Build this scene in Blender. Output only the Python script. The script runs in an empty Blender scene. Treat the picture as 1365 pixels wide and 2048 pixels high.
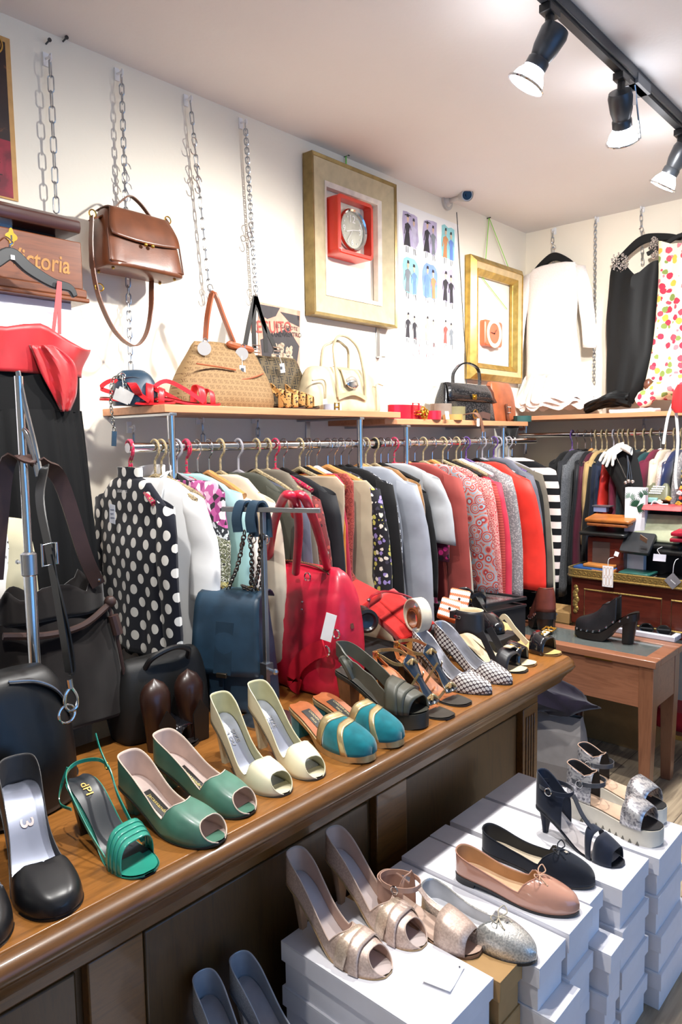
import bpy, bmesh, math, random
from mathutils import Vector, Matrix, noise
R = math.radians
PI = math.pi
sc = bpy.context.scene
C = sc.collection
# ------------------------------------------------------------------ camera
H = 1.39                                    # eye height
FPX, YAW, PITCH, ROLL = 1447.5, R(42.22), R(5.54), R(-0.81)
_fw = Vector((-math.sin(YAW)*math.cos(PITCH), math.cos(YAW)*math.cos(PITCH), -math.sin(PITCH)))
_r = Vector((math.cos(YAW), math.sin(YAW), 0))
_u = _r.cross(_fw)
_r2 = _r*math.cos(ROLL) + _u*math.sin(ROLL)
_u2 = _r2.cross(_fw)
EYE = Vector((0, 0, H))
cam = bpy.data.cameras.new('camera')
cam.sensor_fit = 'AUTO'; cam.sensor_width = 36; cam.lens = 36*FPX/2048
cam.clip_start = 0.02
co = bpy.data.objects.new('camera', cam); C.objects.link(co)
co.matrix_world = Matrix(((_r2.x, _u2.x, -_fw.x, 0), (_r2.y, _u2.y, -_fw.y, 0), (_r2.z, _u2.z, -_fw.z, H), (0, 0, 0, 1)))
sc.camera = co
# ------------------------------------------------------------------ view, world, lights
sc.view_settings.view_transform = 'Standard'
sc.view_settings.look = 'None'
sc.view_settings.gamma = 1
sc.view_settings.use_curve_mapping = False
sc.view_settings.exposure = 0.25
W = bpy.data.worlds.new('daylight'); sc.world = W; W.use_nodes = True
W.node_tree.nodes['Background'].inputs[0].default_value = (0.50, 0.71, 1.0, 1)
W.node_tree.nodes['Background'].inputs[1].default_value = 0.30
def lamp(name, typ, loc, aim, energy, col, **k):
    l = bpy.data.lights.new(name, typ); l.energy = energy; l.color = col
    for a, b in k.items(): setattr(l, a, b)
    o = bpy.data.objects.new(name, l); C.objects.link(o)
    o.location = loc
    o.rotation_euler = (Vector(aim)-Vector(loc)).to_track_quat('-Z', 'Y').to_euler()
    return o
# daylight entering through the open shop front on the right
lamp('daylight_shopfront', 'AREA', (2.3, 1.2, 1.05), (-1, 1.4, 0.75), 22, (0.13, 0.43, 1.0), shape='RECTANGLE', size=3.0, size_y=1.9)
# ------------------------------------------------------------------ pixel helpers (photograph is 1365 x 2048): a point on a real plane
def ray(u, v): return _fw + _r2*((u-682.5)/FPX) - _u2*((v-1024)/FPX)
def PX(u, v, x): d = ray(u, v); return EYE + d*(x/d.x)
def PY(u, v, y): d = ray(u, v); return EYE + d*(y/d.y)
def PZ(u, v, z): d = ray(u, v); return EYE + d*((z-H)/d.z)
XW, YB, ZC, ZT = -2.05, 3.854, 2.55, 0.69
# ------------------------------------------------------------------ mesh builder
def lerp(a, b, t): return a+(b-a)*t
def sstep(t): t = max(0., min(1., t)); return t*t*(3-2*t)
def interp(tab, t):
    if t <= tab[0][0]: return tab[0][1]
    for (a, va), (b, vb) in zip(tab, tab[1:]):
        if t <= b: return va+(vb-va)*((t-a)/(b-a))
    return tab[-1][1]
def cinterp(tab, t):                                   # monotone-ish smooth interpolation
    if t <= tab[0][0]: return tab[0][1]
    n = len(tab)
    for i in range(n-1):
        a, va = tab[i]; b, vb = tab[i+1]
        if t <= b:
            m0 = (tab[i+1][1]-tab[i-1][1])/(tab[i+1][0]-tab[i-1][0]) if i > 0 else (vb-va)/(b-a)
            m1 = (tab[i+2][1]-tab[i][1])/(tab[i+2][0]-tab[i][0]) if i+2 < n else (vb-va)/(b-a)
            h = b-a; s = (t-a)/h
            return (2*s**3-3*s*s+1)*va+(s**3-2*s*s+s)*h*m0+(-2*s**3+3*s*s)*vb+(s**3-s*s)*h*m1
    return tab[-1][1]
def spline(pts, n=8, closed=False):
    P = [Vector(p) for p in pts]; out = []; N = len(P)
    for i in range(N if closed else N-1):
        p1, p2 = P[i], P[(i+1) % N]
        p0 = P[(i-1) % N] if (closed or i > 0) else p1*2-p2
        p3 = P[(i+2) % N] if (closed or i+2 < N) else p2*2-p1
        for k in range(n):
            t = k/n
            out.append(0.5*((2*p1)+(p2-p0)*t+(2*p0-5*p1+4*p2-p3)*t*t+(3*p1-p0-3*p2+p3)*t**3))
    if not closed: out.append(P[-1])
    return out
class MB:
    def __init__(s): s.v = []; s.f = []; s.m = []; s.M = Matrix()
    def add(s, V, F, mi=0):
        o = len(s.v); s.v += [s.M @ Vector(p) for p in V]
        for f in F: s.f.append([i+o for i in f]); s.m.append(mi)
        return s
    def box(s, c, d, mi=0, rz=0):
        x, y, z = [a/2 for a in d]; c = Vector(c)
        m = Matrix.Rotation(rz, 3, 'Z')
        V = [c+m @ Vector((a*x, b*y, e*z)) for a in (-1, 1) for b in (-1, 1) for e in (-1, 1)]
        return s.add(V, [(0, 1, 3, 2), (4, 6, 7, 5), (0, 4, 5, 1), (2, 3, 7, 6), (0, 2, 6, 4), (1, 5, 7, 3)], mi)
    def bb(s, a, b, mi=0):
        a = Vector(a); b = Vector(b)
        return s.box((a+b)/2, [abs(q) for q in (b-a)], mi)
    def loft(s, rings, cap=True, mi=0, closed=True):
        n = len(rings[0]); V = [p for r_ in rings for p in r_]; F = []
        for i in range(len(rings)-1):
            for j in range(n if closed else n-1):
                a = i*n+j; b = i*n+(j+1) % n
                F.append((a, b, b+n, a+n))
        if cap and closed:
            F.append(tuple(range(n-1, -1, -1))); F.append(tuple(range((len(rings)-1)*n, len(rings)*n)))
        return s.add(V, F, mi)
    def tube(s, pts, r, seg=8, closed=False, mi=0, cap=True):
        P = [Vector(p) for p in pts]; n = len(P)
        if n < 2: return s
        rr = r if isinstance(r, (list, tuple)) else [r]*n
        rings = []; up = None
        for i in range(n):
            if closed: t = P[(i+1) % n]-P[i-1]
            else: t = P[min(i+1, n-1)]-P[max(i-1, 0)]
            if t.length < 1e-9: t = Vector((0, 0, 1))
            t.normalize()
            if up is None:
                up = Vector((0, 0, 1)) if abs(t.z) < .9 else Vector((1, 0, 0))
            a = t.cross(up)
            if a.length < 1e-6: a = t.orthogonal()
            a.normalize(); b = a.cross(t).normalized(); up = b
            rings.append([P[i]+(a*math.cos(2*PI*k/seg)+b*math.sin(2*PI*k/seg))*rr[i] for k in range(seg)])
        if closed: rings.append(rings[0])
        return s.loft(rings, cap and not closed, mi)
    def ribbon(s, pts, wd, w, th, mi=0, closed=False):
        P = [Vector(p) for p in pts]; n = len(P); rings = []
        for i in range(n):
            t = (P[(i+1) % n]-P[i-1]) if closed else (P[min(i+1, n-1)]-P[max(i-1, 0)])
            if t.length < 1e-9: t = Vector((1, 0, 0))
            t.normalize()
            a = Vector(wd[i] if isinstance(wd, list) else wd); a = a-t*a.dot(t)
            if a.length < 1e-6: a = t.orthogonal()
            a.normalize(); b = t.cross(a).normalized()
            ww = w[i] if isinstance(w, (list, tuple)) else w
            rings.append([P[i]+a*(x*ww/2)+b*(y*th/2) for x, y in ((-1, -1), (1, -1), (1, 1), (-1, 1))])
        if closed: rings.append(rings[0])
        return s.loft(rings, not closed, mi)
    def lathe(s, prof, seg=16, org=(0, 0, 0), axis='z', mi=0, cap=True):
        o = Vector(org); rings = []
        for r_, h in prof:
            ring = []
            for k in range(seg):
                c, d = r_*math.cos(2*PI*k/seg), r_*math.sin(2*PI*k/seg)
                ring.append(o+Vector({'z': (c, d, h), 'x': (h, c, d), 'y': (d, h, c)}[axis]))
            rings.append(ring)
        return s.loft(rings, cap, mi)
    def cyl(s, a, b, r, seg=12, mi=0, r2=None):
        return s.tube([a, b], [r, r if r2 is None else r2], seg, mi=mi)
    def ball(s, c, r, seg=10, mi=0, sc=(1, 1, 1)):
        n = max(4, seg//2); pr = [(max(1e-5, math.sin(PI*i/n)), -math.cos(PI*i/n)) for i in range(n+1)]
        c = Vector(c)
        rings = [[c+Vector((q*r*sc[0]*math.cos(2*PI*k/seg), q*r*sc[1]*math.sin(2*PI*k/seg), h*r*sc[2])) for k in range(seg)] for q, h in pr]
        return s.loft(rings, False, mi)
    def grid(s, fn, nu, nv, mi=0, flip=False):
        V = [fn(i/nu, j/nv) for i in range(nu+1) for j in range(nv+1)]; F = []
        for i in range(nu):
            for j in range(nv):
                a = i*(nv+1)+j; q = (a, a+nv+1, a+nv+2, a+1)
                F.append(q[::-1] if flip else q)
        return s.add(V, F, mi)
    def prism(s, pts, vec, mi=0):                      # polygon (3-D points) pushed along vec
        vec = Vector(vec); A = [Vector(p) for p in pts]
        return s.loft([A, [p+vec for p in A]], True, mi)
    def torus(s, c, R1, r, axis='z', seg=20, rs=8, mi=0, sc=(1, 1)):
        c = Vector(c); P = []
        for k in range(seg):
            a, b = R1*sc[0]*math.cos(2*PI*k/seg), R1*sc[1]*math.sin(2*PI*k/seg)
            P.append(c+Vector({'z': (a, b, 0), 'x': (0, a, b), 'y': (a, 0, b)}[axis]))
        return s.tube(P, r, rs, closed=True, mi=mi)
    def build(s, name, mats, parent=None, smooth=True, bevel=0, bseg=2, sub=0, solid=0, moff=0, recalc=True, merge=0, angle=35):
        me = bpy.data.meshes.new(name)
        me.from_pydata([tuple(p) for p in s.v], [], s.f)
        if not isinstance(mats, (list, tuple)): mats = [mats]
        for m in mats: me.materials.append(m)
        for p, mi in zip(me.polygons, s.m): p.material_index = min(mi, len(mats)-1)
        if recalc or merge:
            bm = bmesh.new(); bm.from_mesh(me)
            if merge: bmesh.ops.remove_doubles(bm, verts=bm.verts, dist=merge)
            if recalc: bmesh.ops.recalc_face_normals(bm, faces=bm.faces)
            bm.to_mesh(me); bm.free()
        if smooth: me.shade_smooth()
        o = bpy.data.objects.new(name, me); C.objects.link(o)
        if parent is not None: o.parent = parent
        if bevel:
            b = o.modifiers.new('bevel', 'BEVEL'); b.width = bevel; b.segments = bseg; b.limit_method = 'ANGLE'; b.angle_limit = R(40)
            if smooth and hasattr(b, 'harden_normals'): b.harden_normals = False
        if solid:
            q = o.modifiers.new('solid', 'SOLIDIFY'); q.thickness = solid; q.offset = -1
            q.material_offset = moff; q.material_offset_rim = moff
        if sub:
            q = o.modifiers.new('sub', 'SUBSURF'); q.levels = sub; q.render_levels = sub
        if smooth and not sub and angle: 
            try: me.set_sharp_from_angle(angle=R(angle))
            except Exception: pass
        return o
def tag(o, label, cat, group=None, kind=None):
    o['label'] = label; o['category'] = cat
    if group: o['group'] = group
    if kind: o['kind'] = kind
    return o
def thing(name, label, cat, loc=(0, 0, 0), rz=0, group=None, rot=None):
    o = bpy.data.objects.new(name, None); o.empty_display_size = .05; C.objects.link(o)
    o.location = loc; o.rotation_euler = rot if rot else (0, 0, rz)
    return tag(o, label, cat, group)
def struct(o): o['kind'] = 'structure'; return o
def copy_tree(o, parent=None):
    c = o.copy(); C.objects.link(c)
    if parent is not None: c.parent = parent
    for ch in list(o.children): copy_tree(ch, c)
    return c
# ------------------------------------------------------------------ text
_tx = {}
def text_geo(s, size=1.0, shear=0, bold=0):
    k = (s, shear, bold)
    if k not in _tx:
        cu = bpy.data.curves.new('t', 'FONT'); cu.body = s; cu.size = 1; cu.align_x = 'CENTER'; cu.align_y = 'CENTER'; cu.shear = shear
        cu.offset = bold; cu.resolution_u = 3
        o = bpy.data.objects.new('t', cu); C.objects.link(o)
        bpy.context.view_layer.update()
        me = o.to_mesh()
        _tx[k] = ([tuple(v.co) for v in me.vertices], [tuple(p.vertices) for p in me.polygons])
        o.to_mesh_clear(); bpy.data.objects.remove(o); bpy.data.curves.remove(cu)
    V, F = _tx[k]
    return [Vector((v[0]*size, v[1]*size, 0)) for v in V], F
def text_on(mb, s, org, ax, ay, size, lift=.0008, mi=0, shear=0, bold=0, sx=1):
    ax = Vector(ax).normalized(); ay = Vector(ay).normalized(); n = ax.cross(ay)
    V, F = text_geo(s, size, shear, bold); o = Vector(org)+n*lift
    mb.add([o+ax*(v.x*sx)+ay*v.y for v in V], F, mi); return mb
# ------------------------------------------------------------------ materials
def s2l(c):
    return c/12.92 if c <= .04045 else ((c+.055)/1.055)**2.4
def col(h, a=1):
    h = h.lstrip('#'); return tuple(s2l(int(h[i:i+2], 16)/255) for i in (0, 2, 4))+(a,)
class NT:
    def __init__(s, name, rough=.5, metal=0, spec=.5, coat=0, sheen=0):
        s.mat = bpy.data.materials.new(name); s.mat.use_nodes = True
        s.n = s.mat.node_tree.nodes; s.l = s.mat.node_tree.links
        s.b = s.n['Principled BSDF']
        s.b.inputs['Roughness'].default_value = rough; s.b.inputs['Metallic'].default_value = metal
        s.b.inputs['Specular IOR Level'].default_value = spec
        s.b.inputs['Coat Weight'].default_value = coat; s.b.inputs['Coat Roughness'].default_value = .08
        s.b.inputs['Sheen Weight'].default_value = sheen
        s._tc = None
    def node(s, t, **k):
        n = s.n.new(t)
        for a, b in k.items(): setattr(n, a, b)
        return n
    def set(s, sock, v):
        if isinstance(v, bpy.types.NodeSocket): s.l.new(v, sock)
        else: sock.default_value = v
    @property
    def obj(s):
        if s._tc is None: s._tc = s.node('ShaderNodeTexCoord')
        return s._tc.outputs['Object']
    def math(s, op, a, b=0., c=None):
        n = s.node('ShaderNodeMath', operation=op); s.set(n.inputs[0], a); s.set(n.inputs[1], b)
        if c is not None: s.set(n.inputs[2], c)
        return n.outputs[0]
    def map(s, v, scale=(1, 1, 1), rot=(0, 0, 0), loc=(0, 0, 0)):
        n = s.node('ShaderNodeMapping'); s.set(n.inputs[0], v); n.inputs['Scale'].default_value = scale; n.inputs['Rotation'].default_value = rot; n.inputs['Location'].default_value = loc
        return n.outputs[0]
    def noise(s, v, scale, detail=3, dist=0, rough=.5):
        n = s.node('ShaderNodeTexNoise'); s.set(n.inputs['Vector'], v); n.inputs['Scale'].default_value = scale; n.inputs['Detail'].default_value = detail
        n.inputs['Distortion'].default_value = dist; n.inputs['Roughness'].default_value = rough
        return n.outputs[0]
    def voro(s, v, scale, rnd=1, feature='F1', out='Distance', dim='3D'):
        n = s.node('ShaderNodeTexVoronoi', feature=feature, voronoi_dimensions=dim); s.set(n.inputs['Vector'], v); n.inputs['Scale'].default_value = scale
        n.inputs['Randomness'].default_value = rnd
        return n.outputs[out]
    def ramp(s, f, stops, const=False):
        n = s.node('ShaderNodeValToRGB'); s.set(n.inputs[0], f); e = n.color_ramp.elements
        n.color_ramp.interpolation = 'CONSTANT' if const else 'LINEAR'
        while len(e) < len(stops): e.new(.5)
        for i, (p, c) in enumerate(stops): e[i].position = p; e[i].color = c if not isinstance(c, str) else col(c)
        return n.outputs[0]
    def mix(s, f, a, b):
        n = s.node('ShaderNodeMix', data_type='RGBA'); s.set(n.inputs[0], f); s.set(n.inputs[6], a if not isinstance(a, str) else col(a)); s.set(n.inputs[7], b if not isinstance(b, str) else col(b))
        return n.outputs[2]
    def xyz(s, v):
        n = s.node('ShaderNodeSeparateXYZ'); s.set(n.inputs[0], v); return n.outputs
    def comb(s, x, y, z=0.):
        n = s.node('ShaderNodeCombineXYZ'); s.set(n.inputs[0], x); s.set(n.inputs[1], y); s.set(n.inputs[2], z); return n.outputs[0]
    def color(s, c): s.set(s.b.inputs['Base Color'], c if not isinstance(c, str) else col(c)); return s
    def bump(s, h, strength=.3, dist=.002):
        n = s.node('ShaderNodeBump'); n.inputs['Strength'].default_value = strength; n.inputs['Distance'].default_value = dist
        s.set(n.inputs['Height'], h); s.l.new(n.outputs[0], s.b.inputs['Normal']); return s
_mc = {}
def plain(c, rough=.5, metal=0, spec=.5, coat=0, sheen=0, var=.06, vs=25, bump=0, bs=200, name=None):
    k = (c, rough, metal, spec, coat, sheen, var, vs, bump, bs)
    if k in _mc: return _mc[k]
    t = NT(name or 'm_'+c.strip('#'), rough, metal, spec, coat, sheen)
    if var:
        f = t.noise(t.obj, vs, 2); cc = col(c)
        a = tuple(x*(1-var*2) for x in cc[:3])+(1,); b = tuple(min(1, x*(1+var*2)) for x in cc[:3])+(1,)
        t.color(t.ramp(f, [(.3, a), (.7, b)]))
    else: t.color(c)
    if bump: t.bump(t.noise(t.obj, bs, 3), bump, .001)
    _mc[k] = t.mat; return t.mat
def leather(c, rough=.42, bump=.12, bs=350, coat=0, var=.12): return plain(c, rough, bump=bump, bs=bs, coat=coat, var=var, vs=18)
def shade(c, k): return '#'+''.join('%02x' % int(int(c.lstrip('#')[i:i+2], 16)*k) for i in (0, 2, 4))
def cloth(c, rough=.9, var=.06, sheen=.08):
    if c[1] not in 'ef': c = shade(c, .88)
    return plain(c, rough, sheen=sheen, bump=.12, bs=700, var=var, vs=14, spec=.2)
def suede(c): return plain(c, .95, sheen=.35, bump=.1, bs=900, var=.14, vs=30, spec=.15)
def metalm(c, rough=.22): return plain(c, rough, metal=1, var=0)
def dots(bg, fg, sp=.036, r=.29, rough=.8):
    t = NT('dots', rough, sheen=.1, spec=.2); x = t.xyz(t.obj)
    v = t.map(t.comb(x[0], x[2]), (1/sp,)*3, (0, 0, R(45)))
    d = t.voro(v, 1, 0, dim='2D'); t.color(t.mix(t.math('LESS_THAN', d, r), bg, fg)); return t.mat
def stripes(c1, c2, p=.05, axis=2, duty=.5, rough=.85, wob=0):
    t = NT('stripes', rough, spec=.2); x = t.xyz(t.obj)[axis]
    if wob: x = t.math('ADD', x, t.math('MULTIPLY', t.noise(t.obj, 12, 2), wob))
    f = t.math('LESS_THAN', t.math('FRACT', t.math('MULTIPLY', x, 1/p)), duty)
    t.color(t.mix(f, c1, c2)); return t.mat
def speckle(stops, scale=60, detail=2, const=True, rough=.85, dist=0, sheen=.1, metal=0):
    t = NT('speckle', rough, spec=.25, sheen=sheen, metal=metal)
    t.color(t.ramp(t.noise(t.obj, scale, detail, dist), stops, const)); return t.mat
def floral(bg, stops, scale=30, thr=.36, rough=.8, wob=0.):
    """blossoms: voronoi cells near their centre take one of the colours, the rest is the ground"""
    t = NT('floral', rough, spec=.25, sheen=.1); v = t.obj
    if wob:
        n = t.node('ShaderNodeTexNoise'); t.set(n.inputs['Vector'], v); n.inputs['Scale'].default_value = scale*1.6
        m = t.node('ShaderNodeVectorMath', operation='MULTIPLY_ADD'); t.set(m.inputs[0], n.outputs[1]); m.inputs[1].default_value = (wob,)*3; t.set(m.inputs[2], v); v = m.outputs[0]
    n = t.node('ShaderNodeTexVoronoi'); t.set(n.inputs['Vector'], v); n.inputs['Scale'].default_value = scale
    c = t.ramp(t.xyz(n.outputs['Color'])[0], stops, True)
    t.color(t.mix(t.math('LESS_THAN', n.outputs['Distance'], thr), bg, c)); return t.mat
def rings(stops, scale=22, freq=3., rough=.8, rnd=.8):
    t = NT('rings', rough, spec=.25, sheen=.1)
    d = t.voro(t.obj, scale, rnd); t.color(t.ramp(t.math('FRACT', t.math('MULTIPLY', d, freq)), stops, True)); return t.mat
def sparkle(c, c2, scale=500, rough=.3, metal=.6, bump=.5):
    t = NT('sparkle', rough, metal, .6); f = t.noise(t.obj, scale, 2)
    t.color(t.ramp(f, [(.35, c), (.65, c2)])); t.bump(f, bump, .001); return t.mat
def wood(c1, c2, scale=9, axis='y', rough=.35, coat=.2, stretch=14, bump=.08):
    t = NT('wood', rough, coat=coat); s = {'x': (scale/stretch*1.6, scale, scale), 'y': (scale, scale/stretch*1.6, scale), 'z': (scale, scale, scale/stretch*1.6)}[axis]
    v = t.map(t.obj, s); f = t.noise(v, 3.2, 6, 1.2, .62); g = t.noise(t.map(v, (6, 6, 6)), 3, 3)
    k = t.math('MULTIPLY_ADD', g, .25, t.math('MULTIPLY', f, .8))
    t.color(t.ramp(k, [(.3, c1), (.52, c2), (.72, c1)])); t.bump(k, bump, .002); return t.mat
def rect_pattern(bg, fg, rects, pw, ph, rough=.6, shift=.5, noise_amt=.0):
    """a motif of rectangles repeated over the local x-z plane (each rect = cx, cy, w, h in cell units)"""
    t = NT('motif', rough, spec=.3); x = t.xyz(t.obj); vv = t.math('MULTIPLY', x[2], 1/ph)
    row = t.math('FLOOR', vv); uu = t.math('ADD', t.math('MULTIPLY', x[0], 1/pw), t.math('MULTIPLY', row, shift))
    u = t.math('FRACT', uu); v = t.math('FRACT', vv); acc = None
    for cx, cy, w, h in rects:
        a = t.math('LESS_THAN', t.math('ABSOLUTE', t.math('SUBTRACT', u, cx)), w/2)
        b = t.math('LESS_THAN', t.math('ABSOLUTE', t.math('SUBTRACT', v, cy)), h/2)
        q = t.math('MULTIPLY', a, b); acc = q if acc is None else t.math('MAXIMUM', acc, q)
    t.color(t.mix(acc, bg, fg)); t.bump(t.noise(t.obj, 600, 2), .1, .001); return t.mat
CHROME = metalm('#d9dadc', .12); STEEL = metalm('#b9bcc0', .3); GOLD = metalm('#d6ab4a', .25); BRASS = metalm('#b08d45', .35); DARKM = metalm('#55575a', .3)
BLACKP = plain('#141414', .4, var=0); BLACKL = leather('#17161a', .38); WHITEP = plain('#f0efef', .6, var=.01)
CARD = plain('#e4e3e9', .7, var=.01)
# ================================================================== ROOM
def plaster(c, name):
    t = NT(name, .9, spec=.15); f = t.noise(t.obj, 3, 4); cc = col(c)
    t.color(t.ramp(f, [(.3, tuple(x*.97 for x in cc[:3])+(1,)), (.7, cc)])); t.bump(t.noise(t.obj, 60, 4), .12, .004); return t.mat
m_wall = plaster('#f3ead9', 'cream_paint'); m_ceil = plaster('#e9e5e2', 'ceiling_paint')
t = NT('floor_planks', .45); x = t.xyz(t.obj)
u = t.math('MULTIPLY', x[0], 1/.16); row = t.math('FLOOR', u); fu = t.math('FRACT', u)
g = t.noise(t.map(t.comb(t.math('MULTIPLY', x[0], 9), t.math('MULTIPLY_ADD', x[1], .8, t.math('MULTIPLY', row, 3.7)), 0.), (3, 3, 3)), 2.2, 6, .8)
base = t.ramp(g, [(.3, '#8d7d6a'), (.5, '#a9977f'), (.7, '#bba98f')])
t.color(t.mix(t.math('LESS_THAN', fu, .02), base, '#5d5145')); m_floor = t.mat
struct(MB().bb((XW-.1, -1.7, -.08), (2.6, YB+.1, 0)).build('floor', m_floor, smooth=False))
struct(MB().bb((XW-.1, -1.7, ZC), (2.6, YB+.1, ZC+.08)).build('ceiling', m_ceil, smooth=False))
struct(MB().bb((XW-.1, -1.7, 0), (XW, YB+.1, ZC)).build('wall_left', m_wall, smooth=False))
struct(MB().bb((XW, YB, 0), (2.6, YB+.1, ZC)).build('wall_back', m_wall, smooth=False))
struct(MB().bb((XW, -1.7, 0), (2.6, -1.6, ZC)).build('wall_front', m_wall, smooth=False))
# ------------------------------------------------------------------ counter (panelled oak chest) along the left
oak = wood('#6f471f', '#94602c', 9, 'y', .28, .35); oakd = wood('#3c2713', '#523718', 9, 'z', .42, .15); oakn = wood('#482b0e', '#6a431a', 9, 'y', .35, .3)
XC = -.955; CY1 = PZ(1146, 1312, ZT).y+.03
ct = thing('oak_counter', 'long brown oak panelled counter with a polished moulded top covered in shoes', 'counter', (0, 0, 0))
b = MB(); XB = -1.56
b.bb((XB, -.55, ZT-.032), (XC-.035, CY1-.04, ZT)); b.build('counter_top', oak, ct, bevel=.003)
b = MB()                                                  # nosing with a groove behind it, swept round front and end
prof = [(0, ZT), (.012, ZT), (.022, ZT-.004), (.03, ZT-.013), (.032, ZT-.022), (.026, ZT-.032), (.012, ZT-.036), (.008, ZT-.048), (-.004, ZT-.062), (-.01, ZT-.075), (-.01, ZT-.02), (-.0, ZT-.02)]
path = [(XC-.032, -.55), (XC-.032, CY1-.09)]+[(XC-.032-.05+.05*math.cos(a), CY1-.09+.05*math.sin(a)) for a in [R(q) for q in (20, 45, 70, 90)]]+[(XB, CY1-.04)]
rg = []
for i, (px_, py_) in enumerate(path):
    a = Vector(path[min(i+1, len(path)-1)])-Vector(path[max(i-1, 0)]); n = Vector((a.y, -a.x)).normalized()
    rg.append([(px_+n.x*d, py_+n.y*d, z) for d, z in prof])
b.loft(rg); b.build('moulded_edge', oakn, ct, angle=50)
b = MB(); ZB = ZT-.06
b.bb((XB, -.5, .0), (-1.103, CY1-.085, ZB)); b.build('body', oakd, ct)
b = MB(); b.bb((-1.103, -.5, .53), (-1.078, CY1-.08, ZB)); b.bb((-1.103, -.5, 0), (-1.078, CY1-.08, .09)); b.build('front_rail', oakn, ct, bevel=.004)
def yfront(u, v): return PX(u, v, -1.03).y
for ya, yb in ((-.3, -.2), (yfront(205, 1960), yfront(318, 1900)), (yfront(785, 1600), yfront(845, 1560)), (yfront(1075, 1480), CY1-.08)):
    b = MB(); b.bb((-1.103, ya, .09), (-1.078, yb, .53))
    if ya > 1.8:
        for k in range(4):
            y = yb-.022-.017*k; b.bb((-1.079, y-.009, .1), (-1.074, y, .5))
    b.build('stile', oakn, ct, bevel=.003)
edges = [yfront(318, 1900), yfront(785, 1600), yfront(845, 1560), yfront(1075, 1480)]
for ya, yb in ((-.2, yfront(205, 1960)), (edges[0], edges[1]), (edges[2], edges[3])):
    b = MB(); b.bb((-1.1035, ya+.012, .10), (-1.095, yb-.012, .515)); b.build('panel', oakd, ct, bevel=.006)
# ------------------------------------------------------------------ display table with glass top
tw = wood('#7c4f38', '#976449', 8, 'x', .4, .2); twd = wood('#704530', '#885a40', 8, 'z', .4, .2)
TZ = .56; TX1, TY0 = PZ(1313, 1325, TZ).x, PZ(1313, 1325, TZ).y; TX0, TY1 = -1.58, 3.03
tb = thing('display_table', 'low brown wooden display table with glass top and tapered legs beyond the counter', 'table')
b = MB(); w = .055
b.bb((TX0, TY0, TZ-.028), (TX1, TY0+w, TZ)); b.bb((TX0, TY1-w, TZ-.028), (TX1, TY1, TZ)); b.bb((TX0, TY0+w, TZ-.028), (TX0+w, TY1-w, TZ)); b.bb((TX1-w, TY0+w, TZ-.028), (TX1, TY1-w, TZ))
b.build('top_frame', tw, tb, bevel=.003)
b = MB(); i = .012
b.bb((TX0+i, TY0+i, TZ-.19), (TX1-i, TY0+i+.02, TZ-.028)); b.bb((TX0+i, TY1-i-.02, TZ-.19), (TX1-i, TY1-i, TZ-.028)); b.bb((TX0+i, TY0+i+.02, TZ-.19), (TX0+i+.02, TY1-i-.02, TZ-.028)); b.bb((TX1-i-.02, TY0+i+.02, TZ-.19), (TX1-i, TY1-i-.02, TZ-.028))
b.build('apron', tw, tb)
MB().bb((TX0+.03, TY0+.03, TZ-.19), (TX1-.03, TY1-.03, TZ-.18)).build('tray_bottom', plain('#15201f', .7), tb)
for x0 in (TX0+.01, TX1-.065):
    for y0 in (TY0+.008, TY1-.063):
        b = MB(); c = Vector((x0+.0275, y0+.0275, 0))
        b.loft([[c+Vector((sx*q, sy*q, z)) for sx, sy in ((-1, -1), (1, -1), (1, 1), (-1, 1))] for z, q in ((0, .019), (TZ-.19, .027), (TZ-.028, .0275))])
        b.build('leg', twd, tb, bevel=.002)
g = NT('table_glass', .04, spec=.5); g.b.inputs['Transmission Weight'].default_value = .85; g.color('#c8d2cf')
MB().bb((TX0+w-.004, TY0+w-.004, TZ-.009), (TX1-w+.004, TY1-w+.004, TZ-.004)).build('glass_top', g.mat, tb)
hp = PY(1170, 1301, TY0); hq = PY(1225, 1312, TY0)
MB().bb((hp.x, TY0-.0015, TZ-.031), (hq.x, TY0, TZ-.026)).build('brass_hinge', BRASS, tb)
# ------------------------------------------------------------------ gilt writing desk (Louis style) further back
GY0 = 3.09; gl = PY(1131, 1130, GY0); GX0, GZ = gl.x, PY(1240, 1150, GY0).z; GX1, GY1 = -.42, 3.40
mah = wood('#3c1710', '#5e261a', 7, 'x', .3, .4); gm = speckle([(.3, '#8a7440'), (.55, '#b89c58'), (.7, '#6d5a30')], 140, 2, False, .4, metal=.7)
ds = thing('gilt_desk', 'dark mahogany antique desk with gilt mouldings, its top piled with wallets and purses', 'desk')
MB().bb((GX0+.02, GY0+.02, GZ-.25), (GX1, GY1, GZ-.035)).build('carcass', mah, ds, bevel=.006)
b = MB(); b.bb((GX0+.01, GY0+.01, GZ-.036), (GX1, GY1, GZ-.02)); b.build('desk_top', mah, ds, bevel=.004)
b = MB(); rpath = [(GX1, GY0), (GX0+.05, GY0)]+[(GX0+.05-.05*math.sin(a), GY0+.05-.05*math.cos(a)) for a in [R(q) for q in (15, 35, 55, 75, 90)]]+[(GX0, GY1)]
b.ribbon([(x, y, GZ-.012) for x, y in rpath], (0, 0, 1), .03, .006); b.tube([(x, y, GZ+.004) for x, y in rpath], .004, 8); b.tube([(x, y, GZ-.028) for x, y in rpath], .006, 8)
for k in range(46):
    px_ = GX0+.05+k*.022
    if px_ < GX1: b.torus((px_, GY0-.003, GZ-.012), .0065, .0018, 'y', 10, 5)
b.build('gallery_rail', gm, ds)
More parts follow.
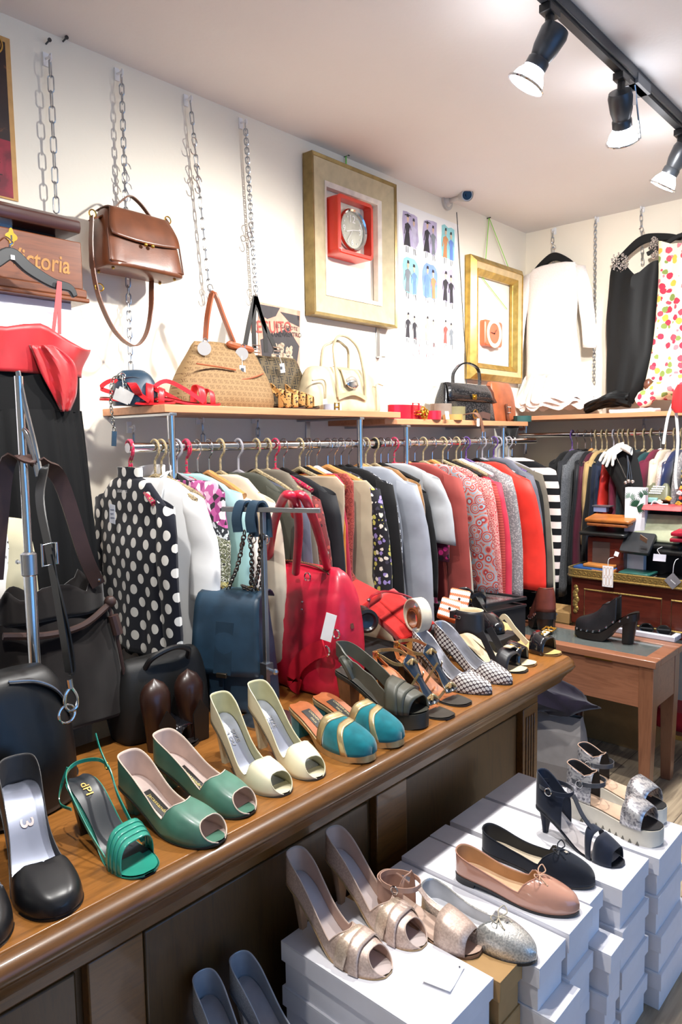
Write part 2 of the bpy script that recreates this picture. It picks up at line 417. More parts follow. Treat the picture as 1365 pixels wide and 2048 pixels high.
for xa, xb in ((GX0+.085, GX0+.42), (GX0+.46, GX0+.80)):
    b = MB(); y = GY0+.018
    b.tube([(xa, y, GZ-.085), (xb, y, GZ-.085), (xb, y, GZ-.215), (xa, y, GZ-.215)], .004, 6, closed=True); b.build('gilt_moulding', gm, ds)
b = MB()
for k in range(9): b.ball((GX0+.045+.004*math.sin(k*2), GY0+.018, GZ-.08-k*.014), .014-.0008*abs(k-4), 8, sc=(1, .35, 1))
b.build('gilt_mount', gm, ds)
for x0 in (GX0+.05, GX1-.05):
    for y0 in (GY0+.05, GY1-.05):
        b = MB(); b.lathe([(.02, GZ-.25), (.032, GZ-.27), (.02, GZ-.295), (.03, GZ-.32), (.026, .2), (.015, .02), (.02, 0)], 12, (x0, y0, 0)); b.build('leg', mah, ds)
# lower brass-edged shelf of the desk
MB().bb((-1.0, GY0+.03, .12), (GX1, GY1, .14)).build('lower_shelf', gm, ds)
# ------------------------------------------------------------------ wall shelves, brackets, clothes rails
shm = wood('#b0764f', '#c98e66', 5, 'y', .45, .1, 20, .02); shmx = wood('#b0764f', '#c98e66', 5, 'x', .45, .1, 20, .02)
SZ = PX(400, 826, -1.72).z; S2Z = PX(960, 845, -1.72).z
sy0 = PX(330, 828, -1.72).y; sy1 = PX(802, 833, -1.72).y; s2y0 = PX(742, 832, -1.78).y
s1 = MB().bb((XW, sy0, SZ), (-1.72, sy1, SZ+.022)).build('wall_shelf', shm, bevel=.0015); tag(s1, 'left end wooden shelf above the clothes rail carrying the canvas bags', 'shelf', 'wooden wall shelves')
s2 = MB().bb((XW, sy1-.06, S2Z-.012), (-1.75, PX(1068, 840, -1.72).y, S2Z+.010)).build('wall_shelf', shm, bevel=.0015); tag(s2, 'shorter wooden shelf by the corner carrying belts and the black crocodile handbag', 'shelf', 'wooden wall shelves')
BSY = YB-.36; BSZ = PY(1200, 832, BSY).z
s3 = MB().bb((XW, BSY, BSZ-.01), (-.6, YB, BSZ+.012)).build('wall_shelf', shmx, bevel=.0015); tag(s3, 'wooden shelf on the far wall beneath the hanging white and black dresses', 'shelf', 'wooden wall shelves')
RX, RZ = -1.75, PX(640, 889, -1.75).z
rl = thing('clothes_rail', 'chrome clothes rail along the left wall below the shelves, packed with garments', 'clothes rail')
MB().cyl((RX, PX(255, 897, RX).y, RZ), (RX, 3.40, RZ), .0135, 16).build('rail_tube', CHROME, rl)
for k, (u_, v_) in enumerate(((336, 870), (713, 865), (806, 865), (1000, 862))):
    q = PX(u_, v_, RX); b = MB(); zt = SZ if k < 2 else S2Z-.014
    b.cyl((RX+.017, q.y, RZ-.30), (RX+.017, q.y, zt-.001), .011, 12); b.build('upright', CHROME, rl)
    b = MB(); b.bb((XW+.002, q.y-.012, zt-.009), (RX+.03, q.y+.012, zt-.001)); b.build('bracket', STEEL, rl, bevel=.001)
q = PX(752, 888, RX); MB().lathe([(.0145, -.012), (.02, -.012), (.02, .012), (.0145, .012)], 16, (RX, q.y, RZ), 'y').build('rail_stopper', BLACKP, rl)
BRY = YB-.28; BRZ = PY(1200, 868, BRY).z
rb = thing('clothes_rail', 'chrome clothes rail along the far wall under its shelf, hung with dark coats', 'clothes rail')
MB().cyl((-1.93, BRY, BRZ), (-.62, BRY, BRZ), .012, 14).build('rail_tube', CHROME, rb)
for x_ in (-1.90, -.8):
    MB().cyl((x_, BRY+.014, BRZ-.1), (x_, BRY+.014, BSZ-.011), .009, 10).build('upright', CHROME, rb)
# ------------------------------------------------------------------ lighting track and spots
TRX, TRZ = -.925, ZC-.045
tk = thing('lighting_track', 'black ceiling track carrying the spotlights along the upper right', 'track lighting')
b = MB(); b.bb((TRX-.018, -.2, TRZ+.012), (TRX+.018, 3.7, TRZ+.045)); b.build('track_bar', plain('#3b3e42', .4, var=0), tk, bevel=.003)
b = MB(); b.bb((TRX-.011, -.2, TRZ), (TRX+.011, 3.7, TRZ+.012)); b.build('conductor_slot', plain('#202225', .5, var=0), tk)
MB().bb((TRX-.021, 2.42, TRZ+.0), (TRX+.021, 2.53, TRZ+.03)).build('joiner', plain('#777a7d', .4, var=0), tk)
def emit(c, s):
    t = NT('bulb', .4); t.b.inputs['Emission Color'].default_value = col(c); t.b.inputs['Emission Strength'].default_value = s; t.color('#ffffff'); return t.mat
m_bulb = emit('#f2f6ff', 30); m_head = plain('#4b4e53', .35, metal=.6, var=0); m_blk = plain('#1b1c1e', .4, var=0)
def spotlight(y, aim, label, e, colr=(1, .975, .935), ang=140, rod=1):
    o = thing('track_spotlight', label, 'spotlight', (TRX, y, TRZ), group='track spotlights')
    b = MB(); b.bb((-.016, -.03, -.022), (.016, .03, -.001)); b.cyl((0, 0, -.02), (0, 0, -.075), .012, 10); b.build('adapter', m_blk, o, bevel=.002)
    piv = Vector((0, 0, -.085)); d = (Vector(aim)-Vector((TRX, y, TRZ))-piv).normalized(); q = d.to_track_quat('-Z', 'Y').to_matrix().to_4x4()
    b = MB(); b.M = Matrix.Translation(piv) @ q
    b.lathe([(.0, .035), (.034, .035), (.038, .02), (.034, -.02), (.027, -.045), (.03, -.05), (.03, -.07), (.026, -.07), (.001, -.065)], 18); b.build('lamp_housing', m_head, o)
    b = MB(); b.M = Matrix.Translation(piv) @ q
    b.bb((.03, -.006, -.01), (.045, .006, .03)); b.cyl((.042*rod, 0, .045), (.052*rod, 0, -.115), .0026, 6); b.torus((0, 0, -.112), .05, .0035, 'z', 22, 6); b.build('lamp_ring', CHROME, o)
    b = MB(); b.M = Matrix.Translation(piv) @ q
    b.lathe([(.024, -.068), (.04, -.09), (.046, -.108), (.044, -.116), (.02, -.119), (.001, -.12)], 20); b.build('bulb', m_bulb, o)
    p = Vector((TRX, y, TRZ))+piv+d*.14
    lamp('spot_beam', 'SPOT', p, aim, e, colr, spot_size=R(ang), spot_blend=.66, shadow_soft_size=.028)
spotlight(PZ(1098, 15, TRZ).y, (-1.80, 1.55, .95), 'nearest lit track spotlight, the largest, at the top right', 78)
spotlight(PZ(1243, 150, TRZ).y, (-1.25, 3.55, 1.0), 'middle lit track spotlight tilted to the right', 80)
spotlight(PZ(1362, 262, TRZ).y, (-1.85, 2.95, 1.0), 'farthest track spotlight cut by the right edge of the picture', 68)
# unseen heads added to the same track to light the counter shoes
for y_, a_, e_ in ((.95, (-1.4, .95, .7), 62), (.3, (-1.6, .55, .9), 45)):
    spotlight(y_, a_, ('spotlight of the ceiling track above the near end of the counter' if y_ > .5 else 'last spotlight at the shop front end of the ceiling track'), e_, (1, .97, .92), 125)
# ================================================================== WALL THINGS
def links(b, a, c, L=.034, w=.0062, r=.0021):
    a = Vector(a); c = Vector(c); d = c-a; n = max(1, int(d.length/(L-4*r))); d.normalize(); st = (c-a).length/n
    s1_ = d.cross(Vector((1, 0, 0)) if abs(d.x) < .8 else Vector((0, 1, 0))).normalized(); s2_ = d.cross(s1_)
    h = L/2-w
    for k in range(n):
        m = a+d*(st*(k+.5)); s_ = (s1_+s2_).normalized() if k % 2 else (s1_-s2_).normalized(); P = []
        for i in range(6): P.append(m+d*h+(s_*math.cos(PI*i/5)+d*math.sin(PI*i/5))*w)
        for i in range(6): P.append(m-d*h-(s_*math.cos(PI*i/5)+d*math.sin(PI*i/5))*w)
        b.tube(P, r, 5, closed=True)
    return b
def hook_s(p, nrm, label, s=.02, rot=0):
    o = thing('s_hook', label, 'hook', p, rot, 'metal s hooks on the chains'); b = MB()
    P = [(0, s*.9, s*.8), (0, s*.6, s*1.5), (0, 0, s*1.7), (0, -s*.5, s*1.1), (0, 0, 0), (0, s*.5, -s*1.1), (0, 0, -s*1.7), (0, -s*.6, -s*1.5), (0, -s*.9, -s*.8)]
    b.tube(spline(P, 4), .0018, 6); b.build('wire', CHROME, o)
XCH = XW+.028
def wall_chain(pt, pb, label, L=.034, w=.0062, extra=None, bracket='peg'):
    a = PX(*pt, XCH); c = PX(*pb, XCH); o = thing('hanging_chain', label, 'chain', a, group='galvanised chains on the walls')
    b = links(MB(), (0, 0, 0), c-a, L, w)
    if extra:
        e1, e2 = PX(*extra[0], XCH)-a, PX(*extra[1], XCH)-a; links(b, e1, e2, L, w)
    b.build('links', STEEL, o)
    b = MB(); b.cyl((-.027, 0, .014), (.004, 0, .01), .0035, 8); b.tube(spline([(-.01, 0, .012), (.006, 0, .018), (.008, 0, .004), (.0, 0, -.002)], 4), .002, 6); b.bb((-.0278, -.008, -.006), (-.022, .008, .03)); b.build('wall_hook', WHITEP, o)
    return a, c
wall_chain((100, 122), (113, 425), 'leftmost galvanised chain hanging above the wooden sewing machine case', .046, .008)
wall_chain((243, 152), (262, 742), 'chain that the brown satchel hangs on, reaching down to the small blue bag', .034, .0068)
wall_chain((381, 204), (421, 600), 'thin chain that the beige canvas tote hangs on', .040, .0055)
wall_chain((491, 250), (513, 600), 'twisted chain that the black and brown monogram tote hangs on', .024, .0068)
for (u_, v_), (uu, vv), la in (((267, 862), (268, 890), 'short chain end under the left shelf beside the pink beaded hangers'), ((405, 845), (407, 888), 'short chain end under the left shelf above the mosaic print dress'), ((516, 843), (516, 886), 'short chain end under the shelf above the olive green garment')):
    wall_chain((u_, v_), (uu, vv), la)
for p, la in (((254, 345), 'upper s hook on the satchel chain'), ((256, 385), 'lower s hook holding the brown satchel on its chain'), ((388, 292), 'topmost s hook on the canvas tote chain'), ((393, 345), 'middle s hook on the canvas tote chain'), ((397, 370), 'lowest s hook on the canvas tote chain'), ((501, 460), 'upper s hook on the chain of the monogram tote'), ((499, 480), 'lower wide s hook on the chain of the monogram tote'), ((420, 585), 's hook holding the handles of the beige canvas tote'), ((511, 585), 's hook holding the straps of the black and brown monogram tote')):
    q = PX(*p, XCH+.006); hook_s(q, None, la, .016)
for (u_, v_), la in (((126, 83), 'dark screw sticking out of the left wall near the ceiling'), ((92, 88), 'tiny screw head left of the longest chain hook'), ((523, 240), 'dark screw in the wall right of the twisted chain')):
    q = PX(u_, v_, XW); b = MB(); b.cyl((XW, q.y, q.z), (XW+.022, q.y, q.z+.003), .0025, 8); b.cyl((XW+.02, q.y, q.z+.003), (XW+.024, q.y, q.z+.003), .0055, 10); tag(b.build('wall_screw', DARKM), la, 'screw', 'screws in the left wall')
# red and black vintage poster, top left
po = PX(36, 404, XW); pt_ = PX(20, 80, XW)
t = NT('poster_print', .6); x = t.xyz(t.obj); f = t.noise(t.obj, 11, 5, 1.5)
dark = t.ramp(f, [(.42, '#2a1a18'), (.60, '#33201c'), (.66, '#9a5a34'), (.72, '#c08a50')]); red = t.ramp(f, [(.35, '#6d1626'), (.6, '#a32238'), (.75, '#c23a50')])
t.color(t.mix(t.math('LESS_THAN', x[2], .155), dark, red)); m_poster = t.mat
vp = thing('vintage_poster', 'dark red and black vintage poster with tan border on the wall, top left corner', 'poster', (XW+.004, po.y, po.z))
hh = pt_.z-po.z
MB().bb((-.003, -.5, 0), (0, 0, hh)).build('backing', plain('#c89a5e', .7), vp)
b = MB(); b.bb((0, -.48, .005), (.001, -.014, hh-.014)); b.build('print', m_poster, vp)
b = MB()
for r_ in (.028, .021, .014): b.torus((.002, -.05, .40), r_, .0022, 'x', 24, 5)
b.build('spiral_ornament', plain('#c9953f', .5), vp)
b = MB(); text_on(b, 'IGUT', (.0012, -.075, .05), (0, 1, 0), (0, 0, 1), .03); text_on(b, '1 C OF', (.0012, -.09, .09), (0, 1, 0), (0, 0, 1), .03); b.build('lettering', plain('#1d0d10', .6), vp, smooth=False)
# wooden sewing machine case "Victoria"
vw = wood('#3f1f12', '#6a3a20', 7, 'y', .35, .35, 18); vwd = wood('#241110', '#40201a', 7, 'y', .3, .4, 18)
VX = -1.80; va = PX(170, 484, VX); vb = PX(172, 606, VX)
vc = thing('sewing_machine_case', 'brown wooden sewing machine case lettered Victoria on the white cabinet', 'sewing machine case', (VX, va.y, vb.z))
h1 = va.z-vb.z
b = MB(); b.bb((-.23, -.75, .035), (-.012, -.004, h1)); b.build('front_case', vw, vc, bevel=.003)
b = MB(); b.bb((-.235, -.75, 0), (.002, .006, .012)); b.bb((-.235, -.75, .012), (-.004, .002, .035)); b.build('plinth_moulding', vw, vc, bevel=.004)
lz = PX(160, 470, VX-.01).z-vb.z; lt = PX(160, 432, VX-.01).z-vb.z
b = MB(); pr = [(.0, lz), (.006, lz+.012), (.004, lz+(lt-lz)*.6), (-.012, lt-.008), (-.04, lt), (-.235, lt), (-.235, lz)]
b.loft([[(p[0], y, p[1]) for p in pr] for y in (-.75, -.012)]); b.build('lid', vwd, vc, bevel=.003)
MB().bb((-.2, -.75, h1), (-.06, -.05, lz)).build('dark_interior', plain('#0d0908', .8), vc)
y1_ = PX(22, 450, VX).y-va.y
MB().bb((-.062, y1_-.028, h1-.002), (-.052, y1_+.028, lz+.003)).build('lock_plate', STEEL, vc, bevel=.002)
b = MB(); yk = PX(26, 472, VX).y-va.y; zk = PX(26, 472, VX).z-vb.z
pts = [(.012*math.cos(a)*(1+.25*math.cos(4*a)), .018*math.sin(a)*(1+.2*math.cos(4*a))) for a in [2*PI*k/40 for k in range(40)]]
b.prism([(-.012, yk+p[0], zk+p[1]) for p in pts], (.003, 0, 0)); b.build('key_escutcheon', GOLD, vc)
MB().bb((-.009, yk-.002, zk-.008), (-.0085, yk+.002, zk+.004)).build('keyhole', BLACKP, vc)
tc_ = PX(84, 521, VX); b = MB(); text_on(b, 'Victoria', (-.0115, tc_.y-va.y, tc_.z-vb.z), (0, 1, 0), (0, 0, 1), .062, .0006, shear=.12, bold=.012, sx=.8)
b.build('gilt_lettering', plain('#8a5f2a', .5, metal=.3), vc, smooth=False)
wcab = thing('white_cabinet', 'white painted cabinet under the wooden sewing machine case', 'cabinet', (VX-.03, PX(145, 650, VX-.03).y, 0))
b = MB(); b.bb((-.2, -.75, 0), (0, 0, vb.z)); b.build('cabinet_body', plain('#e9e6ea', .5, var=.01), wcab, bevel=.002)
b = MB(); b.bb((0, -.70, .1), (.012, -.02, vb.z-.03)); b.build('door', plain('#efecef', .5, var=.01), wcab, bevel=.002)
# ------------------------------------------------------------------ frames and clocks
gilt = plain('#8f7a4c', .35, metal=.55, var=.1); linen = plain('#c3b490', .7, var=.05); slip = plain('#e8dfcf', .6)
def frame_rect(p, y0, y1, z0, z1, w0, x0, x1, mat_, nm, bevel=.002):
    b = MB()
    def ring(x, i): return [Vector((x, y0+i, z0+i)), Vector((x, y1-i, z0+i)), Vector((x, y1-i, z1-i)), Vector((x, y0+i, z1-i))]
    rs = [ring(x, i) for x, i in ((x0, 0), (x1[0], 0), (x1[1], w0), (x0, w0))]
    rs.append(rs[0]); b.loft(rs, False); return b.build(nm, mat_, p, smooth=False, bevel=bevel)
XF = XW+.006
fa, fb_ = PX(622, 300, XW+.05), PX(794, 650, XW+.05)
f1 = thing('picture_frame', 'large empty gilt and linen frame with the red square clock inside it', 'picture frame', (XF, 0, 0))
y0, y1, z0, z1 = fa.y, fb_.y, PX(625, 628, XW+.05).z, fa.z
frame_rect(f1, y0, y1, z0, z1, .014, 0, (.05, .046), gilt, 'gilt_edge')
frame_rect(f1, y0+.014, y1-.014, z0+.014, z1-.014, .072, 0, (.044, .03), linen, 'linen_band', 0)
frame_rect(f1, y0+.086, y1-.086, z0+.086, z1-.086, .018, 0, (.034, .026), slip, 'inner_slip', 0)
b = MB(); q = PX(691, 312, XF+.0).y; b.ribbon([(.004, q, z1-.02), (.004, q, z1+.055)], (0, 1, 0), .006, .0015); b.build('green_cord', plain('#63c23a', .6), f1)
b = MB(); b.cyl((-.006, q, z1+.055), (.02, q, z1+.058), .003, 8); b.cyl((.018, q, z1+.058), (.021, q, z1+.058), .007, 8); b.build('nail', DARKM, f1)
redp = plain('#e23a25', .35, coat=.3, var=.01)
ca, cb = PX(676, 384, XW+.085), PX(748, 522, XW+.085); cz0 = PX(676, 503, XW+.085).z
k1 = thing('wall_clock', 'square red wall clock with round chrome dial inside the large frame', 'clock', (XW+.001, ca.y, cz0)); cw, ch = cb.y-ca.y, ca.z-cz0
def rrect(w, h, r, n=5, x=0):
    P = []
    for cx, cy, a0 in ((w-r, r, -90), (w-r, h-r, 0), (r, h-r, 90), (r, r, 180)):
        for k in range(n+1): a = R(a0+90*k/n); P.append((x, cx+r*math.cos(a), cy+r*math.sin(a)))
    return P
b = MB(); b.loft([rrect(cw, ch, .02, x=0), rrect(cw, ch, .02, x=.082), [(.085, p[1]*.97+cw*.015, p[2]*.97+ch*.015) for p in rrect(cw, ch, .02)],
    [(.085, p[1]*.86+cw*.07, p[2]*.86+ch*.07) for p in rrect(cw, ch, .012)], [(.045, p[1]*.86+cw*.07, p[2]*.86+ch*.07) for p in rrect(cw, ch, .012)]], False)
b.build('red_case', redp, k1)
MB().prism([(.044, p[1]*.87+cw*.065, p[2]*.87+ch*.065) for p in rrect(cw, ch, .012)], (-.004, 0, 0)).build('back_board', plain('#eadfc8', .6), k1)
cc = (cw*.52, ch*.48); rd = cw*.36
b = MB(); b.lathe([(rd*1.0, .044), (rd*1.08, .06), (rd*1.02, .07), (rd*.93, .066), (rd*.9, .058)], 40, (0, cc[0], cc[1]), 'x', cap=False); b.build('chrome_bezel', CHROME, k1)
MB().cyl((.044, cc[0], cc[1]), (.057, cc[0], cc[1]), rd*.93, 40).build('dial', plain('#b9b7a8', .35, metal=.4), k1)
b = MB()
for n_, s_, r_ in (('12', .042, .55), ('3', .034, .62), ('6', .034, .62), ('9', .034, .62)):
    a = {'12': 90, '3': 0, '6': -90, '9': 180}[n_]; text_on(b, n_, (.0575, cc[0]+rd*r_*math.cos(R(a)), cc[1]+rd*r_*math.sin(R(a))), (0, 1, 0), (0, 0, 1), s_, bold=.01)
for k in range(12):
    if k % 3: a = R(30*k); b.ball((.058, cc[0]+rd*.72*math.cos(a), cc[1]+rd*.72*math.sin(a)), .004, 6)
b.build('numerals', plain('#f5f2ea', .5, var=0), k1, smooth=False)
b = MB()
for a, l, w_ in ((8, rd*.68, .003), (196, rd*.5, .004), (235, rd*.7, .0016)): b.ribbon([(.061, cc[0], cc[1]), (.061, cc[0]+l*math.cos(R(a)), cc[1]+l*math.sin(R(a)))], (0, -math.sin(R(a)), math.cos(R(a))), w_, .001)
b.build('hands', plain('#f0eee8', .4, var=0), k1)
# fashion sketch poster
ya, yb = PX(797, 640, XW).y, PX(917, 640, XW).y; za, zb = PX(860, 428, XW).z, PX(860, 760, XW).z-.03
fp = thing('fashion_poster', 'white poster of nine fashion sketches signed Chanel, right of the large frame', 'poster', (XW+.002, ya, zb)); pw, ph = yb-ya, za-zb
MB().bb((-.0015, 0, 0), (0, pw, ph)).build('paper', plain('#f7f5f2', .6, var=0), fp)
inks = {'k': plain('#37343a', .7), 'b': plain('#6f8fd6', .7), 'o': plain('#c98a5e', .7), 'l': plain('#c3bcd2', .7), 'a': plain('#a6d2d6', .7), 'r': plain('#c85a52', .7), 's': plain('#d8b79b', .7), 'g': plain('#7d8288', .7)}
def figure(y, z, s, c, skirt, hat, lean):
    b = MB(); keys = ['s', c, 'k']; layer[0] += .00003; x0_ = layer[0]
    for mi, polys in enumerate(([[(-.012, .20), (.012, .20), (.014, .235), (0, .25), (-.014, .235)], [(-.006, .185), (.006, .185), (.006, .2), (-.006, .2)]],
        [[(-.035, .17), (-.004, .188), (.004, .188), (.035, .17), (.022, .11), (-.022, .11)], [(-.022, .11), (.022, .11), (.02+skirt, .0), (.0, .008), (-.02-skirt, .0)], [(-.035, .17), (-.028, .165), (-.04, .09), (-.048, .092)], [(.035, .17), (.028, .165), (.05, .13), (.055, .135)]],
        [[(-.016, .232), (.016, .232), (.012, .255), (-.01, .258)]]+([[(-.05, .238), (.05, .245), (.03, .252), (-.03, .25)]] if hat else [])+[[(-.014, .0), (-.008, .0), (-.008, -.05), (-.012, -.05)], [(.008, .0), (.014, .0), (.018, -.05), (.012, -.05)]])):
        for P in polys: layer[0] += .000008; b.add([(layer[0], y+(p[0]+random.uniform(-.003, .003))*s+lean*p[1]*s, z+p[1]*s) for p in P], [tuple(range(len(P)))], mi)
    b.build('sketched_figure', [inks[k_] for k_ in keys], fp, smooth=False, recalc=False)
random.seed(4); layer = [.0006]
wmat = {'l': '#b9aecb', 'a': '#94cfd2', 'b': '#7f9be0'}
cells = [[('l', 1), ('l', 1), ('a', 0)], [('a', 0), ('b', 0), ('l', 0)], [(None, 0), (None, 0), (None, 0)]]
cols = [['k', 'k', 'o'], ['g', 'b', 'k'], ['k', 's', 'r']]
for r_ in range(3):
    for c_ in range(3):
        cy = pw*(.19+.31*c_); cz = ph*(.87-.255*r_); wash, hat = cells[r_][c_]
        if wash:
            P = []
            for k in range(16):
                a = 2*PI*k/16; rr_ = 1+random.uniform(-.12, .05); P.append((.0003, cy+pw*.125*rr_*max(-1, min(1, 1.25*math.cos(a))), cz+ph*.10*rr_*max(-1, min(1, 1.25*math.sin(a)))))
            MB().add(P, [tuple(range(16))]).build('colour_wash', plain(wmat[wash], .7), fp, smooth=False, recalc=False)
        s_ = ph*.62*(1.12 if r_ < 2 else .9)
        figure(cy-pw*.055, cz-ph*.095, s_, cols[r_][c_], .012+.012*hat, hat, .05); figure(cy+pw*.06, cz-ph*.10, s_*.95, ['l', 'g', 'b', 'o', 'k'][(r_*2+c_) % 5], .006, 0, -.04)
def script_word(p, strokes, org, s, r, m, nm, ax=Vector((0, 1, 0)), az=Vector((0, 0, 1))):
    b = MB()
    for st in strokes: b.tube([Vector(org)+ax*(q.x*s)+az*(q.y*s) for q in spline([(a, c, 0) for a, c in st], 5)], r, 5)
    return b.build(nm, m, p)
CH = [[(.62, 1.35), (.45, 1.6), (.1, 1.45), (-.15, .8), (-.05, .2), (.3, .0), (.7, .25)], [(.75, .1), (1.0, .9), (1.1, 1.5), (1.0, 1.55), (.95, .9), (.95, .05), (1.05, .45), (1.25, .6), (1.3, .3), (1.35, .05)], [(1.8, .55), (1.6, .6), (1.5, .3), (1.6, .05), (1.8, .25), (1.85, .55), (1.85, .1), (1.95, .05)], [(2.05, .55), (2.1, .05), (2.2, .5), (2.4, .55), (2.4, .1), (2.5, .05)], [(2.6, .3), (2.9, .45), (2.75, .6), (2.6, .3), (2.75, .03), (3.0, .2), (3.25, .9), (3.3, 1.4), (3.15, 1.2), (3.15, .2), (3.35, .05), (4.1, .6)]]
q = PX(826, 712, XW+.002); script_word(fp, CH, (.0012, q.y-ya, q.z-zb), .052, .0011, plain('#c08a8a', .7), 'handwriting')
# second frame with orange clock
gold2 = plain('#b3934a', .3, metal=.6, var=.12)
fa, fb_ = PX(943, 507, XW+.04), PX(1047, 545, XW+.04); fz0 = PX(930, 756, XW+.04).z
f2 = thing('picture_frame', 'tall ornate gold frame with the small orange clock inside it, by the corner', 'picture frame', (XF, 0, 0))
y0, y1, z0, z1 = fa.y, fb_.y, fz0, fa.z
frame_rect(f2, y0, y1, z0, z1, .03, 0, (.03, .052), gold2, 'outer_moulding'); frame_rect(f2, y0+.03, y1-.03, z0+.03, z1-.03, .03, 0, (.044, .034), plain('#d2b98a', .5, metal=.2), 'flat_band', 0); frame_rect(f2, y0+.06, y1-.06, z0+.06, z1-.06, .028, 0, (.04, .018), gold2, 'inner_moulding')
ap = PX(978, 436, XW+.01); b = MB()
b.ribbon([(ap.x-XF+.002, ap.y, ap.z), (.02, y0+.16, z1-.02)], (0, 1, 0), .006, .001); b.ribbon([(ap.x-XF+.003, ap.y, ap.z), (.02, y1-.12, z1-.02)], (0, 1, 0), .006, .001)
b.ribbon([(.004, y0+.16, z1-.09), (.004, y1-.12, z0+.4)], (0, 1, 0), .004, .001); b.build('green_ribbon', plain('#8fd645', .6), f2)
MB().cyl((-.006, ap.y, ap.z), (.016, ap.y, ap.z), .003, 8).build('nail', DARKM, f2)
org = plain('#d9623a', .4, coat=.3, var=.02); ka, kb = PX(970, 638, XW+.03), PX(1004, 690, XW+.03); kz = PX(970, 690, XW+.03).z
k2 = thing('wall_clock', 'small orange wall clock with cream dial ring inside the tall gold frame', 'clock', (XW+.001, ka.y, kz)); cw, ch = kb.y-ka.y, ka.z-kz
b = MB(); b.loft([rrect(cw, ch, .014, x=.0), rrect(cw, ch, .014, x=.028), [(.034, p[1]*.94+cw*.03, p[2]*.94+ch*.03) for p in rrect(cw, ch, .014)]]); b.build('orange_case', org, k2)
b = MB(); b.lathe([(cw*.42, .034), (cw*.42, .037), (cw*.30, .037), (cw*.30, .034)], 36, (0, cw/2, ch/2), 'x', cap=False); b.build('dial_ring', plain('#f2e6c8', .5), k2)
b = MB(); b.ribbon([(.0375, cw/2, ch/2), (.0375, cw*.62, ch*.66)], (0, 1, -1), .003, .001); b.ribbon([(.0375, cw/2, ch/2), (.0375, cw*.30, ch*.52)], (0, 0, 1), .003, .001); b.ball((.037, cw/2, ch/2), .004, 8); b.build('hands', BLACKP, k2)
# CCTV camera with cable
wm = plain('#c9c7c2', .4, metal=.3, var=.02); q = PX(893, 404, XW)
cv = thing('security_camera', 'silver security camera on an arm high on the left wall', 'security camera', (XW, q.y, q.z))
b = MB(); b.cyl((0, 0, 0), (.012, 0, 0), .04, 24); b.cyl((.012, 0, 0), (.026, 0, 0), .026, 20, r2=.016); b.cyl((.02, 0, 0), (.085, .0, .008), .011, 12); b.ball((.085, 0, .008), .017, 12); b.build('mount_arm', wm, cv)
d = Vector((.62, -.55, -.28)).normalized(); o_ = Vector((.10, .005, .012)); mm = Matrix.Translation(o_) @ d.to_track_quat('Z', 'Y').to_matrix().to_4x4()
b = MB(); b.M = mm; b.lathe([(.001, -.06), (.025, -.058), (.031, -.045), (.031, .05), (.028, .056), (.026, .05), (.001, .05)], 24); b.build('camera_barrel', wm, cv)
b = MB(); b.M = mm; b.lathe([(.023, .049), (.02, .0535), (.001, .0535)], 24, cap=False); b.lathe([(.009, .0535), (.009, .06), (.001, .06)], 16, cap=False); b.build('lens', plain('#101114', .1, var=0), cv)
b = MB(); P = [PX(914, 425, XW+.08)]+[PX(u_, v_, XW+.012) for u_, v_ in ((917, 470), (921, 540), (927, 640), (932, 720), (934, 800))]
b.tube([p-Vector((XW, q.y, q.z)) for p in spline(P, 6)], .0022, 6); b.build('cable', plain('#3c3a38', .5), cv)
# magazine page poster behind the monogram tote
a0, a1 = PX(512, 597, XW), PX(596, 610, XW); zz = PX(598, 740, XW).z
mg = thing('music_sheet_poster', 'pink and black vintage sheet music cover tilted on the wall behind the monogram tote', 'poster', (XW+.003, a0.y, zz-.05), rot=(R(-2.0), 0, 0)); w_, h_ = a1.y-a0.y, a0.z-zz+.04
MB().bb((-.002, 0, 0), (0, w_, h_)).build('paper', plain('#d99a82', .6), mg)
b = MB(); b.add([(.0006, w_*.12, h_*.08), (.0006, w_*.85, h_*.02), (.0006, w_*.98, h_*.52), (.0006, w_*.70, h_*.74), (.0006, w_*.04, h_*.52)], [(0, 1, 2, 3, 4)]); b.add([(.0006, w_*.02, h_*.97), (.0006, w_*.5, h_*.98), (.0006, w_*.4, h_*.86), (.0006, w_*.2, h_*.80), (.0006, w_*.03, h_*.84)], [(0, 1, 2, 3, 4)]); b.add([(.0006, w_*.5, h_*.93), (.0006, w_*.98, h_*.93), (.0006, w_*.98, h_*.78), (.0006, w_*.72, h_*.82)], [(0, 1, 2, 3)]); b.build('black_print', plain('#3a3436', .6), mg, smooth=False)
random.seed(2); b = MB()
for k in range(26): b.ball((.0009, w_*random.uniform(.3, .8), h_*random.uniform(.16, .5)), .012, 7, sc=(.03, random.uniform(.6, 1.3), random.uniform(.6, 1.5)))
b.build('photo_print', speckle([(.35, '#8d7a68'), (.55, '#cdb59b'), (.7, '#4f443e')], 60, 3, False), mg)
b = MB(); text_on(b, 'REGUITO', (.0012, w_*.30, h_*.70), (0, 1, .12), (0, -.12, 1), .062, bold=.01, sx=.8); b.build('title_lettering', plain('#b0473c', .6), mg, smooth=False)
b = MB(); text_on(b, 'ARMANDTIR', (.0013, w_*.42, h_*.62), (0, 1, .12), (0, -.12, 1), .024, bold=.01); text_on(b, 'EL GARROTE', (.0013, w_*.66, h_*.74), (0, 1, .02), (0, 0, 1), .020); text_on(b, 'ARBITRO', (.0013, w_*.8, h_*.66), (0, 1, .05), (0, 0, 1), .024, bold=.01); b.build('small_lettering', plain('#2e282a', .6), mg, smooth=False)
